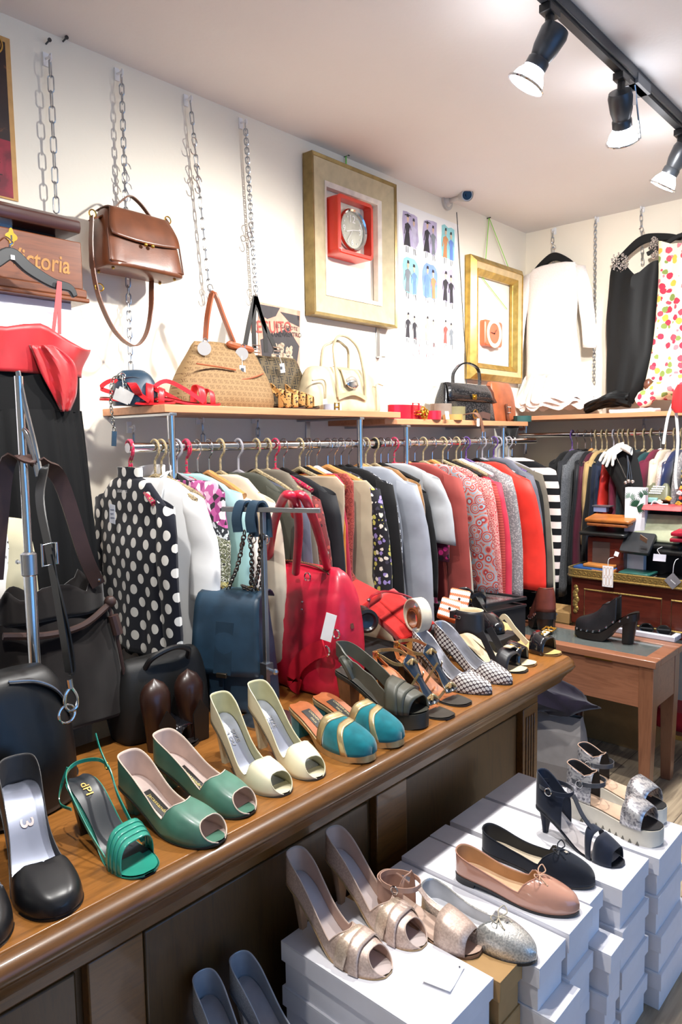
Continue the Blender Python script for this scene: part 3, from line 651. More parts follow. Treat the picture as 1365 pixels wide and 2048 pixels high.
# metal bracket under the large frame, and thin marks
q = PX(755, 682, XW); b = MB(); b.bb((XW, q.y-.012, q.z-.075), (XW+.006, q.y+.012, q.z+.075)); b.bb((XW, q.y-.012, q.z-.075), (XW+.035, q.y+.012, q.z-.068)); b.bb((XW, q.y-.012, q.z+.068), (XW+.02, q.y+.012, q.z+.075))
tag(b.build('metal_bracket', STEEL, bevel=.001), 'small steel bracket screwed to the wall below the large frame', 'bracket', 'wall brackets')
q = PX(615, 858, XW); b = MB(); b.bb((XW, q.y-.012, q.z-.05), (XW+.006, q.y+.012, q.z+.05)); b.bb((XW, q.y-.012, q.z-.05), (XW+.05, q.y+.012, q.z-.043)); tag(b.build('metal_bracket', STEEL, bevel=.001), 'small steel bracket on the wall beneath the left shelf', 'bracket', 'wall brackets')
# ------------------------------------------------------------------ far wall chains
YCH = YB-.028
def back_chain(pt, pb, label, L=.034, w=.0066):
    a = PY(*pt, YCH); c = PY(*pb, YCH); o = thing('hanging_chain', label, 'chain', a, group='galvanised chains on the walls')
    links(MB(), (0, 0, 0), c-a, L, w).build('links', STEEL, o)
    b = MB(); b.cyl((0, .027, .014), (0, -.004, .01), .0035, 8); b.bb((-.008, .022, -.006), (.008, .0278, .03)); b.tube(spline([(0, .01, .012), (0, -.006, .018), (0, -.008, .004), (0, 0, -.002)], 4), .002, 6); b.build('wall_hook', WHITEP, o)
back_chain((1106, 465), (1108, 535), 'short chain holding the hanger of the white dress')
back_chain((1192, 440), (1189, 768), 'bare chain on the far wall between the white and black dresses', .026)
back_chain((1283, 420), (1286, 528), 'chain holding the hanger of the black beaded dress')
back_chain((1288, 838), (1289, 890), 'short chain end beneath the far shelf above the dark coats')
a, c = PY(1300, 497, YB-.06), PY(1372, 466, YB-.10); b = MB(); b.tube([a, c+(c-a)*1.5], .009, 10); tag(b.build('wall_rod', m_blk), 'black rod sticking out beside the black beaded dress hanger', 'rod')
# ================================================================== SHOES
WTAB = {'round': [(0, 0), (.003, .0075), (.012, .0145), (.04, .0225), (.09, .0272), (.16, .0287), (.28, .0275), (.4, .0275), (.52, .032), (.64, .0375), (.74, .0395), (.83, .0375), (.90, .032), (.95, .0245), (.985, .0135), (.996, .0072), (1, 0)],
        'point': [(0, 0), (.003, .0075), (.012, .0145), (.04, .0225), (.09, .0272), (.16, .0287), (.28, .0275), (.4, .0275), (.52, .032), (.64, .037), (.72, .037), (.8, .0325), (.88, .0245), (.94, .0165), (.98, .0085), (1, 0)],
        'almond': [(0, 0), (.003, .0075), (.012, .0145), (.04, .0225), (.09, .0272), (.16, .0287), (.28, .0275), (.4, .028), (.52, .033), (.64, .038), (.73, .039), (.82, .0355), (.9, .028), (.95, .0205), (.985, .011), (1, 0)]}
HTAB = [(0, .112), (.05, .112), (.12, .105), (.3, .084), (.45, .070), (.6, .060), (.75, .050), (.88, .038), (.96, .027), (1, .014)]
class Shoe:
    def __init__(s, name, label, toe, th, L, z, top, collar=.062, plat=0., shape='round', wk=1., foot=1, group=None, wedge=False, htab=None, hk=1.):
        s.L, s.z0, s.plat, s.wk, s.foot, s.wedge = L, z, plat, wk, foot, wedge
        s.W = WTAB[shape]; s.H = htab or HTAB; s.hk = hk
        s.hh = max(.006, top-collar-plat*(0 if wedge == 2 else 0)); a = R(th)
        s.o = thing(name, label, 'shoe', (toe[0]-L*math.cos(a), toe[1]-L*math.sin(a), z), a, group)
        s.ts = [0.5*(1-math.cos(PI*i/44)) for i in range(45)]
    def zf(s, t):
        lo = s.plat+.006; d = max(0, s.hh-lo)
        return lo+d*(1-sstep((t-.06)/.56))-d*.06*sstep(t/.14)*(1 if d > .02 else 0)+.005*(max(0, (t-.8)/.2))**2
    def w(s, t): return max(0., cinterp(s.W, t))*s.wk*s.L/.25
    def yc(s, t): return s.foot*.006*(1-math.cos(2*PI*min(1, max(0, t))))/2
    def P(s, t, a, lift=0.):
        sd = 1 if a >= 0 else -1; u = 1-min(1, abs(a)); ph = PI/2*u
        w, h = s.w(t)+lift, cinterp(s.H, t)*s.hk+lift
        return Vector((s.L*t, s.yc(t)+sd*w*max(0, math.cos(ph))**.55, s.zf(t)+h*math.sin(ph)**.85))
    def amin(s, oe):                                    # |a| at which the opening edge lies for a relative half width
        return 1-math.acos(max(0, min(1, oe))**(1/.55))/(PI/2) if oe > 0 else 0
    def sole(s, m, th=.004, name='sole', grow=.0012, t0=.004, t1=.996):
        b = MB(); rg = []
        for t in [lerp(t0, t1, q) for q in s.ts]:
            w = s.w(t)+grow; z = s.zf(t); zb = max(.0, z-th)
            if s.plat:
                k = sstep((t-.36)/.16); zb = lerp(max(0, z-th-.004), 0.004*(1-sstep((.93-t)/.07)), k)
            if s.wedge: zb = 0.0 if t < .93 else .006*((t-.93)/.07)
            y = s.yc(t); xx = s.L*t; iw = w*.97
            rg.append([Vector((xx, y-w, z)), Vector((xx, y+w, z)), Vector((xx, y+iw, zb)), Vector((xx, y-iw, zb))])
        b.loft(rg); return b.build(name, m, s.o, angle=50)
    def insole(s, m, lift=.0018, k=.96, t1=.996, name='insole'):
        b = MB()
        b.grid(lambda u, v: Vector((s.L*lerp(.012, t1, s.ts[round(u*44)]), s.yc(lerp(.012, t1, s.ts[round(u*44)]))+(v*2-1)*s.w(lerp(.012, t1, s.ts[round(u*44)]))*k, s.zf(lerp(.012, t1, s.ts[round(u*44)]))+lift+.002*abs(v*2-1)**2)), 44, 6, flip=True)
        return b.build(name, m, s.o, recalc=False)
    def heel(s, m, typ='stiletto', tip=.0055, tx=.026, ts=.17, name='heel'):
        b = MB(); n = 9; per = []
        tl = [ts*(.5*(1-math.cos(PI*k/n))) for k in range(n+1)]
        for t in tl[::-1]: per.append((t, -1))
        for t in tl[1:]: per.append((t, 1))
        rg = []; N = 12
        for i in range(N+1):
            q = i/N
            f = {'stiletto': q**.42, 'slim': q**.55, 'block': q, 'cone': q**.75}[typ]; ring = []
            for t, sd in per:
                x, y, z = s.L*t, s.yc(t)+sd*s.w(t)*.97, s.zf(t)-.002
                if typ == 'block': bx = tx+(x-s.L*ts*.5)*tip; by = y*tip
                else: bx = tx+(x/(s.L*ts)-.5)*2*tip; by = (sd*math.sin(PI*min(1, t/ts))**.5 if 0 < t < ts else (sd if t >= ts else 0))*tip
                ring.append(Vector((lerp(x, bx, f), lerp(y, by, f), lerp(z, 0, q))))
            rg.append(ring)
        b.loft(rg); return b.build(name, m, s.o, angle=50)
    def upper(s, mats, tv=.62, vk=.12, om=.93, peep=None, t0=0., name='upper', trim=None, tr=.0012, solid=.0016, tend=1., seg=10):
        b = MB(); ts = sorted(set([q for q in s.ts if t0 <= q <= tend]+[t0, tv-.0001, tv-.004, tv-.012, tv-.024, tend])); E = {1: [], -1: []}; toe_e = []
        def oe(t): return 0. if t >= tv else om*min(1, math.sqrt((tv-t)/vk))
        def tm(t, a):
            if peep and t > tv:
                te = peep[0]+peep[1]*abs(a)**peep[2]; return tv+(t-tv)*(te-tv)/(1-tv)
            return t
        for sd in (1, -1):
            rg = []
            for t in ts:
                am = s.amin(oe(t)); row = []
                for j in range(seg+1):
                    a = lerp(1, am, j/seg); row.append(s.P(tm(t, a), sd*a))
                rg.append(row)
                if t < tv: E[sd].append(row[-1])
                if t == ts[-1]: toe_e.append(row)
            V = [p for r_ in rg for p in r_]; F = []
            for i in range(len(rg)-1):
                for j in range(seg):
                    q = i*(seg+1)+j; f = (q, q+seg+1, q+seg+2, q+1); F.append(f[::-1] if sd > 0 else f)
            b.add(V, F)
        o = b.build(name, mats, s.o, solid=solid, moff=1 if len(mats) > 1 else 0, recalc=False, merge=1e-5, angle=60)
        if trim:
            b = MB(); path = E[1]+[s.P(tv, 0)]+E[-1][::-1]
            b.tube(path, tr, 6)
            if peep: b.tube(toe_e[0]+toe_e[1][::-1][1:], tr, 6)
            b.build('edge_binding', trim, s.o)
        return o
    def band(s, m, fa, fb, a0=-1, a1=1, na=20, nt=4, lift=.001, th=.0018, name='strap', bulge=0.):
        """strip of the last between t=fa(a) and t=fb(a)"""
        b = MB()
        def fn(u, v):
            a = lerp(a0, a1, u); t = lerp(fa(a), fb(a), v); p = s.P(t, a, lift); p.z += bulge*math.sin(PI*u)*1; return p
        b.grid(fn, na, nt); return b.build(name, m if isinstance(m, list) else [m, m], s.o, solid=th, recalc=False, angle=60)
    def strap(s, m, pts, w=.008, th=.0018, wd=(0, 0, 1), name='strap', closed=False, n=6):
        b = MB(); b.ribbon(spline(pts, n, closed), wd, w, th, closed=closed); return b.build(name, m, s.o)
    def ankle(s, m, z, r=.03, rx=.045, cx=.05, w=.008, tilt=0., name='ankle_strap', gap=None, th=.0018):
        P = []
        for k in range(24):
            a = 2*PI*k/24; P.append(Vector((cx+rx*math.cos(a), r*math.sin(a), z+tilt*math.cos(a))))
        b = MB(); b.ribbon(P, (0, 0, 1), w, th, closed=True); return b.build(name, m, s.o)
    def label(s, mp, mt, t0, t1, txt, k=.6, size=.01, y0=0., rev=False, name='insole_label', lift=.0034):
        if mp:
            b = MB(); b.grid(lambda u, v: Vector((s.L*lerp(t0, t1, u), s.yc(t0)+y0+(v*2-1)*k*.02, s.zf(lerp(t0, t1, u))+lift)), 10, 2, flip=True)
            b.build(name, mp, s.o, recalc=False)
        if txt:
            b = MB()
            for li, (tx_, sz) in enumerate(txt):
                V, F = text_geo(tx_, sz, bold=.008); tc = (t0+t1)/2*s.L; dy = (len(txt)-1)/2*size-li*size
                b.add([Vector((tc+(-v.x if rev else v.x), s.yc(t0)+y0+(-(v.y+dy) if rev else v.y+dy), s.zf((tc+(-v.x if rev else v.x))/s.L)+lift+.0008)) for v in V], F)
            b.build('lettering', mt, s.o, smooth=False)
    def bow(s, m, t, sz=.02, r=.0011, star=None):
        c = s.P(t, 0, .002); b = MB()
        for sd in (1, -1):
            b.tube([c+Vector(q)*sz for q in spline([(0, 0, .05), (-.25, sd*.45, .35), (-.1, sd*1.0, .5), (.25, sd*.85, .15), (.1, sd*.35, .08), (0, 0, .05)], 5)], r, 6)
            b.tube([c+Vector(q)*sz for q in spline([(0, 0, .05), (.4, sd*.4, .02), (.8, sd*.55, -.25)], 5)], r, 6); b.ball(c+Vector((.8, sd*.55, -.25))*sz, r*1.7, 6)
        b.ball(c+Vector((0, 0, .05))*sz, r*2.2, 8); b.build('bow', m, s.o)
        if star:
            b = MB(); q = s.P(t+.055, .02, .003); P = []
            for k in range(10): rr_ = .006 if k % 2 == 0 else .0027; a = PI*k/5; P.append(q+Vector((rr_*math.cos(a), rr_*math.sin(a), -rr_*math.cos(a)*.3)))
            b.prism(P, (0, 0, .0012)); b.build('star_charm', star, s.o)
blackl = plain('#1b1b1d', .33, var=.05, vs=20); tan_l = plain('#b0693a', .45, var=.1); silverin = plain('#9aa0b2', .26, metal=.75, var=.08, vs=12)
T = lambda u, v, z=ZT: PZ(u, v, z)
GC = 'shoes set out along the counter'
# --- black pumps, near left
for k, (tx_, la) in enumerate(((T(125, 1838), 'black pump with silver insole marked 3 at the near end of counter'), (T(125, 1838)+Vector((-.004, -.110, 0)), 'left black pump cut by the left edge of the picture'))):
    s = Shoe('pump', la, tx_, -11.5, .27, ZT, .168, foot=-1 if k == 0 else 1, wk=1.12, group='black leather pumps')
    s.upper([blackl, plain('#3a3838', .5)], tv=.70, vk=.07, om=.95); s.sole(BLACKP); s.heel(blackl, 'cone', .014, .03, .19); s.insole(silverin, k=.95)
    s.label(None, plain('#f2d9d2', .5), .24, .34, [('3', .03)], rev=False)
# --- teal strappy sandal
teal = plain('#2f917d', .22, coat=.5, var=.04)
s = Shoe('strappy_sandal', 'turquoise patent strappy sandal with black insole and slim dark heel', T(300, 1752), 0, .235, ZT, .1, collar=.006, group=GC)
s.sole(plain('#121416', .4), .006, grow=.002); s.sole(teal, .003, 'sole_edge', .0028); s.insole(plain('#1d2228', .35, coat=.2), k=.95, t1=.74); s.heel(plain('#131313', .4), 'block', .42, .028, .17)
b = MB(); b.grid(lambda u, v: Vector((s.L*lerp(.70, .99, u), s.yc(lerp(.7, .99, u))+(v*2-1)*s.w(lerp(.7, .99, u))*.97, s.zf(lerp(.7, .99, u))+.0026)), 14, 6, flip=True); b.build('toe_insole', teal, s.o, recalc=False)
for k in range(4): s.band(teal, lambda a, k=k: .66+.042*k-.045*a, lambda a, k=k: .694+.042*k-.045*a+.006, lift=.0005+.001*(3-k), name='vamp_strap')
z = s.hh
s.strap(teal, [(.16, -.034, .012), (.10, -.036, z*.55), (.03, -.032, z+.012), (-.006, 0, z+.022), (.02, .03, z+.030), (.06, .033, z+.026), (.10, .026, z-.01), (.135, .03, z*.45), (.158, .036, .014)], .0065, .0018, name='slingback_strap')
s.strap(teal, [(.06, .032, z+.026), (.03, .035, z+.05), (.012, .037, z+.075)], .005, .0016, name='strap_end')
s.strap(teal, [(-.004, -.012, z+.022), (-.012, -.022, z-.012), (.004, -.034, z-.035), (.05, -.036, z-.03)], .005, .0016, name='loose_strap')
b = MB(); b.torus((.052, .034, z+.026), .007, .0014, 'y', 14, 6, sc=(.8, 1)); b.build('buckle', GOLD, s.o); s.label(None, plain('#c9a25a', .4, metal=.5), .1, .22, [('dPI', .02)])
# --- jade peep-toe pumps
jade = leather('#4f7b69', .34, .2, 40, coat=.2); nudel = plain('#c9b2a6', .5, var=.06)
for k, (tx_, th, la) in enumerate(((T(445, 1690), 9, 'jade green peep toe pump, nearer one of the pair next to the turquoise sandal'), (T(506, 1632), 9, 'jade green peep toe pump, farther one of the pair beside the cream pumps'))):
    s = Shoe('peep_toe_pump', la, tx_, th, .25, ZT, .118, foot=-1 if k == 0 else 1, wk=1.06, group='jade green pumps')
    s.upper([jade, nudel], tv=.66, vk=.08, om=.94, peep=(.865, .13, 1.6), trim=plain('#d8c2ae', .5)); s.sole(plain('#2a2a26', .5)); s.heel(jade, 'cone', .013, .028, .18); s.insole(plain('#cdbab2', .4))
    b = MB(); b.grid(lambda u, v: Vector((s.L*lerp(.86, .999, u), s.yc(lerp(.86, .999, u))+(v*2-1)*s.w(lerp(.86, .999, u))*.97, s.zf(lerp(.86, .999, u))+.003)), 8, 6, flip=True); b.build('toe_insole', jade, s.o, recalc=False)
    s.label(plain('#1d1c1b', .5), plain('#c8b46a', .5), .22, .50, [('jacassandre', .011)], k=.55, y0=.004)
# --- cream peep-toe pumps
cream = plain('#e4dcbc', .34, coat=.2, var=.02); creamin = plain('#b9b38a', .5, var=.05)
for k, (tx_, th, la) in enumerate(((T(575, 1592), -5, 'cream peep toe pump with silver insole, nearer one of the pair'), (T(641, 1560), -8, 'cream peep toe pump with silver insole, farther one beside the teal mules'))):
    s = Shoe('peep_toe_pump', la, tx_, th, .248, ZT, .164, collar=.066, foot=-1 if k == 0 else 1, wk=1.0, group='cream pumps')
    s.upper([cream, creamin], tv=.69, vk=.025, om=.95, peep=(.87, .125, 1.3), trim=cream, tr=.0009); s.sole(plain('#4a453a', .5)); s.heel(cream, 'slim', .009, .03, .17); s.insole(plain('#aeb4c4', .24, metal=.7, var=.05), k=.9, t1=.80)
    b = MB(); b.grid(lambda u, v: Vector((s.L*lerp(.80, .999, u), s.yc(lerp(.8, .999, u))+(v*2-1)*s.w(lerp(.8, .999, u))*.97, s.zf(lerp(.8, .999, u))+.0028)), 8, 6, flip=True); b.build('toe_insole', cream, s.o, recalc=False)
    s.label(None, plain('#8d8a88', .5), .18, .34, [('SIZE', .013), ('24 OU', .011)], size=.012)
# --- teal suede mules with gold
tsu = suede('#0f6c76'); gold = plain('#cdb88a', .28, metal=.65, var=.08, vs=40); cog = plain('#a85f36', .4, var=.12)
for k, (tx_, th, la) in enumerate(((T(745, 1526), -4, 'teal suede mule with gold cross straps, nearer one of the pair'), (T(804, 1495), 2, 'teal suede mule with gold cross straps, farther one beside the olive platform sandal'))):
    s = Shoe('mule', la, tx_, th, .262, ZT, .066, collar=.0, plat=.012, foot=-1 if k == 0 else 1, wk=1.02, group='teal suede mules')
    s.sole(gold, .006, 'platform_sole', .0018); s.insole(cog, t1=.8); s.heel(tsu, 'block', .8, .026, .2)
    s.band([tsu, plain('#b98a6c', .6)], lambda a: .585+.03*abs(a)-.05*abs(a), lambda a: 1.0, lift=.0006, nt=18, name='toe_upper', th=.002)
    s.band([gold, gold], lambda a: .50+.05*(1-abs(a))+.02*a, lambda a: .575+.05*(1-abs(a))+.02*a, lift=.0022, name='gold_strap')
    s.band([gold, gold], lambda a: .695-.13*a-.02, lambda a: .76-.13*a-.02, lift=.0026, name='gold_cross_strap')
    s.label(plain('#1e1d1c', .5), plain('#c9b98a', .5), .16, .44, [('CARDIFF-SHOP', .0085), ('DEUX', .007)], k=.62, size=.011)
# --- olive platform sandal
olv = leather('#4a4a40', .45, .25, 60)
s = Shoe('platform_sandal', 'dark olive knotted leather platform sandal with wooden block heel', T(856, 1456), 12, .255, ZT, .115, collar=.004, plat=.036, group=GC, wk=1.02)
s.sole(leather('#33332c', .5), .006, 'platform_sole', .002); s.insole(plain('#3b3a33', .5)); s.heel(wood('#6d4527', '#8a5a35', 60, 'z', .5, 0), 'block', .68, .034, .2)
for k in range(3): s.band(olv, lambda a, k=k: .58+.10*k-.05*a*(1-k), lambda a, k=k: .72+.10*k-.05*a*(1-k), lift=.002+.003*(2-k), name='vamp_fold', th=.003)
z = s.hh
s.strap(olv, [(.17, -.035, .05), (.11, -.035, z-.005), (.05, -.034, z+.03), (.02, -.02, z+.052), (.0, 0, z+.056), (.02, .022, z+.052), (.055, .034, z+.03), (.11, .036, z-.008), (.168, .037, .05)], [.03, .034, .036, .032]*3+[.034]*50, .004, name='heel_strap')
b = MB(); b.M = Matrix.Translation((.055, -.034, z+.026)); b.ball((0, 0, 0), .016, 12, sc=(.9, .6, 1.15)); b.tube(spline([(-.02, -.004, .02), (0, -.012, 0), (.012, -.006, -.03)], 5), [.008, .012, .009]+[.009]*20, 8); b.build('knot', olv, s.o)
# --- navy and gold strappy sandals
navy = plain('#1b2838', .25, coat=.4, var=.04); gold_l = plain('#c7ad7c', .25, metal=.75, var=.06)
for k, (tx_, th, la) in enumerate(((T(906, 1438), -2, 'navy and gold strappy sandal, nearer one of the pair beside the olive platform'), (T(940, 1412), -4, 'navy and gold strappy sandal, farther one of the pair beside the spotted pumps'))):
    s = Shoe('strappy_sandal', la, tx_, th, .25, ZT, .085, collar=.004, group='navy and gold sandals')
    s.sole(plain('#2a2622', .45), .007, grow=.0025); s.insole(tan_l, t1=.72); s.heel(plain('#1c1a18', .4), 'block', .5, .028, .17); z = s.hh
    b = MB(); b.grid(lambda u, v: Vector((s.L*lerp(.70, .99, u), s.yc(lerp(.7, .99, u))+(v*2-1)*s.w(lerp(.7, .99, u))*.95, s.zf(lerp(.7, .99, u))+.0026)), 10, 6, flip=True); b.build('toe_insole', plain('#3a3630', .5), s.o, recalc=False)
    def tb_(u, v, s=s, z=z):
        x = lerp(.105, .20, u); sh = [(.0, 0), (.06, .029), (.2, .022), (.5, .011), (.8, .02), (.93, .027), (1, 0)]; w_ = interp(sh, u)
        return Vector((x, (v*2-1)*w_, cinterp([(0, z+.058), (.35, z*.75+.032), (.75, .046), (1, .030)], u)-abs(v*2-1)*w_*.25))
    b = MB(); b.grid(tb_, 24, 6); b.build('t_bar', [navy, gold_l], s.o, solid=.004, moff=1, recalc=False, angle=60)
    for u_ in (.16, .86):
        b = MB(); c = tb_(u_, .5)+Vector((0, 0, .003)); b.tube(spline([c+Vector((-.006, -.014, -.004)), c+Vector((0, 0, .006)), c+Vector((.006, .014, -.004))], 5), .0042, 8); b.tube(spline([c+Vector((.007, -.012, -.004)), c+Vector((0, 0, .007)), c+Vector((-.007, .012, -.004))], 5), .0038, 8)
        b.build('gold_knot', gold_l, s.o)
    c = tb_(.16, .5); c2 = tb_(.86, .5)
    s.strap(gold_l, [c+Vector((0, -.012, 0)), (.09, -.034, z+.036), (.04, -.035, z+.048), (.0, -.02, z+.044), (-.006, 0, z+.042), (.0, .02, z+.044), (.04, .035, z+.048), (.09, .034, z+.036), c+Vector((0, .012, 0))], .009, .002, name='ankle_strap')
    s.strap(gold_l, [(.175, -.037, .012), c2+Vector((0, -.012, 0)), c2+Vector((0, .012, 0)), (.175, .037, .012)], .008, .002, name='toe_strap'); s.strap(gold_l, [(.12, -.032, z*.42), c+Vector((.03, -.01, -.02))], .006, .002, name='side_strap'); s.strap(gold_l, [(.12, .032, z*.42), c+Vector((.03, .01, -.02))], .006, .002, name='side_strap')
    s.upper([tan_l, tan_l], tv=.15, vk=.02, om=.97, tend=.12, name='heel_counter') if False else None
    s.strap(tan_l, [(.018, -.02, z+.002), (-.004, -.008, z+.025), (-.006, 0, z+.044), (-.004, .008, z+.025), (.018, .02, z+.002)], .012, .002, wd=(1, 0, 0), name='heel_loop')
    b = MB(); b.torus((.03, -.037, z+.048), .007, .0013, 'y', 14, 6); b.build('buckle', GOLD, s.o)
# --- spotted pumps
t = NT('spot_print', .4); x = t.xyz(t.obj); d = t.voro(t.map(t.comb(x[0], t.math('SUBTRACT', t.math('ABSOLUTE', x[1]), x[2])), (88, 88, 88), (0, 0, R(45))), 1, 0, dim='2D'); t.color(t.ramp(d, [(0, '#c9c6c0'), (.13, '#8b8583'), (.18, '#dedbd5'), (.40, '#4a3d40'), (1, '#4a3d40')], True)); m_spot = t.mat
slv = plain('#b9b9bf', .25, metal=.7, var=.05)
for k, (tx_, th, la) in enumerate(((T(985, 1390), 2, 'grey and white spotted pointed pump, nearer one of the pair'), (T(1026, 1370), 2, 'grey and white spotted pointed pump, farther one with dark insole label'))):
    s = Shoe('pointed_pump', la, tx_, th, .258, ZT, .152, shape='point', foot=-1 if k == 0 else 1, group='spotted pumps')
    s.upper([m_spot, slv], tv=.72, vk=.10, om=.94, trim=slv, tr=.0015); s.sole(plain('#2c2826', .5)); s.heel(m_spot, 'slim', .008, .03, .17); s.insole(slv)
    s.label(plain('#2a2526', .5), plain('#d8d5cf', .5), .26, .46, [('BALDININI', .010), ('ONNEED', .008)], k=.6, size=.01)
# --- black cuffed sandal
blk2 = leather('#26262a', .4, .15, 200); lin = plain('#d8c6a2', .5, var=.05)
s = Shoe('cuff_sandal', 'black leather sandal with wide ankle cuff and pale lining, right of the spotted pumps', T(1056, 1345), 6, .25, ZT, .085, collar=.004, group=GC)
s.sole(plain('#2b2b27', .5), .01, grow=.002); s.insole(lin, t1=.97); s.heel(blk2, 'block', .6, .03, .18); z = s.hh
s.band(blk2, lambda a: .66+.02*a, lambda a: .83+.02*a, lift=.003, name='toe_strap', th=.003)
def cuff(u, v): a = lerp(-2.75, 2.75, u); zz = lerp(z+.02+.02*math.cos(a)*1.0-.045*max(0, math.cos(a))**2, z+.088, v); return Vector((.058+.05*math.cos(a)*(1-.1*v), .036*math.sin(a)*(1-.08*v), zz))
b = MB(); b.grid(cuff, 36, 6, flip=False); b.build('ankle_cuff', [blk2, lin], s.o, solid=.003, moff=1, recalc=False, angle=60)
s.strap([blk2], [(.11, -.03, z+.03), (.14, -.034, z*.5+.02), (.165, -.037, .02)], .022, .003, wd=(0, 0, 1), name='side_strap'); s.strap([blk2], [(.11, .03, z+.03), (.14, .034, z*.5+.02), (.165, .037, .02)], .022, .003, name='side_strap')
b = MB(); b.ribbon([cuff(.02, .75), cuff(.0, .75)+Vector((-.02, 0, 0)), cuff(.97, .75)+Vector((-.008, .004, 0))], (0, 0, 1), .022, .003); b.build('cuff_tab', blk2, s.o)
b = MB()
for k in range(4): q = cuff(.03+.035*k, .72); b.torus(q+Vector((0, -.003, 0)), .0045, .0014, 'y', 12, 5)
b.build('eyelets', CHROME, s.o)
# --- gold buckle sandals
camel = plain('#c59f63', .5, var=.06); pat = plain('#17171b', .12, coat=.6, var=0)
for k, (tx_, th, top, la) in enumerate(((T(1074, 1332), 10, .075, 'black patent slide sandal with big gold buckle, nearer one of the pair'), (T(1122, 1312), -2, .07, 'black patent slide sandal with gold buckle, farthest shoe at the counter end'))):
    s = Shoe('buckle_sandal', la, tx_, th, .25, ZT, top, collar=0, group='gold buckle sandals')
    s.sole(plain('#8a6a42', .5), .005, grow=.002); s.insole(camel if k else lin, t1=.985); s.heel(pat, 'block', .55, .03, .18)
    s.band(pat, lambda a: .63, lambda a: .84, lift=.004, name='toe_band', th=.003)
    p = s.P(.735, -.28 if k == 0 else .1, .009); b = MB()
    b.M = Matrix.Translation(p) @ Matrix.Rotation(R(-28 if k == 0 else 10), 4, 'X')
    b.ribbon([(-.004, -.045, -.012), (0, -.02, 0), (0, .02, 0), (-.004, .04, -.008)], (1, 0, 0), .024, .003); b.build('buckle_strap', lin, s.o)
    b = MB(); b.M = Matrix.Translation(p) @ Matrix.Rotation(R(-28 if k == 0 else 10), 4, 'X')
    b.tube([(-.018, .012, .002), (.018, .012, .002), (.018, .04, .002), (-.018, .04, .002)], .0028, 8, closed=True); b.cyl((0, .012, .004), (0, .042, .005), .002, 6)
    for q in (-.02, -.004): b.torus((0, q, .003), .004, .0012, 'z', 12, 5)
    b.build('buckle', GOLD, s.o)
    if k: s.strap([lin], [(.03, -.02, s.hh+.004), (.06, -.03, s.hh+.035), (.1, -.034, s.hh), (.15, -.036, .03)], .018, .003, name='side_strap')
# --- black patent shoe behind (ankle strap) and brown clog boot, on the glass table
s = Shoe('mary_jane', 'black patent shoe with buckled strap standing on a black block at the counter end', Vector((-1.19, 2.10, 0)), -20, .22, ZT+.055, .12, collar=.06, group=None)
s.upper([pat, plain('#201d1d', .4)], tv=.66, vk=.10, trim=pat); s.sole(BLACKP); s.heel(pat, 'block', .5, .03, .18); s.insole(plain('#2a2423', .5)); s.strap([pat], [(.10, -.03, s.hh*.62+.025), (.09, -.03, s.hh*.7+.055), (.09, 0, s.hh*.7+.07), (.09, .03, s.hh*.7+.055), (.10, .03, s.hh*.62+.025)], .012, .002, name='buckle_strap')
b = MB(); b.torus((.09, -.032, s.hh*.7+.05), .008, .0016, 'y', 14, 6); b.build('buckle', GOLD, s.o)
o = thing('stand_block', 'low black block under the black patent shoe at the counter end', 'display block', (-1.27, 2.10, ZT)); MB().bb((-.15, -.09, 0), (.11, .07, .0545)).build('block', plain('#17171a', .6), o, bevel=.003)
# --- black studded clog on the glass table
def clog(label, toe, th, L, z, hh, body, lining, plat=.028, closed_back=False, group=None, name='studded_clog', heelm=None, wk=1.1):
    s = Shoe(name, label, toe, th, L, z, hh, collar=0, plat=plat, wk=wk, group=group)
    s.H = [(0, .12), (.2, .125), (.38, .135), (.5, .12), (.6, .095), (.7, .076), (.82, .062), (.92, .05), (.97, .036), (1, .018)]
    s.sole(plain('#18110e', .45), .026, 'platform_sole', .003); s.heel(heelm or plain('#150e0c', .4), 'block', .72, .038, .2)
    if closed_back: s.upper([body, lining], tv=.52, vk=.05, om=.72, trim=lining, tr=.0018, solid=.003)
    else:
        s.upper([body, lining], tv=.56, vk=.12, om=.8, t0=.30, trim=body, tr=.002, solid=.003, name='upper')
    s.insole(lining, t1=.8)
    for t_ in (.12, .24, .34, .44, .54, .64, .74, .84, .92):
        for sd in (1, -1): MB().ball(s.P(t_, sd*.985, .002)+Vector((0, 0, .004 if t_ > .3 else -.012)), .0052, 8).build('stud', CHROME, s.o)
    return s
cl = PZ(1152, 1268, TZ); cr = PZ(1296, 1292, TZ); dd = cl-cr
clog('black leather studded clog with high block heel on the glass display table', cl, math.degrees(math.atan2(dd.y, dd.x)), min(.26, dd.length), TZ, .128, leather('#202023', .35, .1, 200), plain('#1b1918', .5))
clog('brown leather clog boot with black block heel seen from behind on the glass table', PZ(1085, 1268, TZ)+Vector((-.10, .19, 0)), 122, .24, TZ, .10, leather('#6b3327', .45, .15, 200), plain('#8d4c3a', .5), closed_back=True, name='clog_boot', heelm=plain('#17100f', .3), wk=1.5)
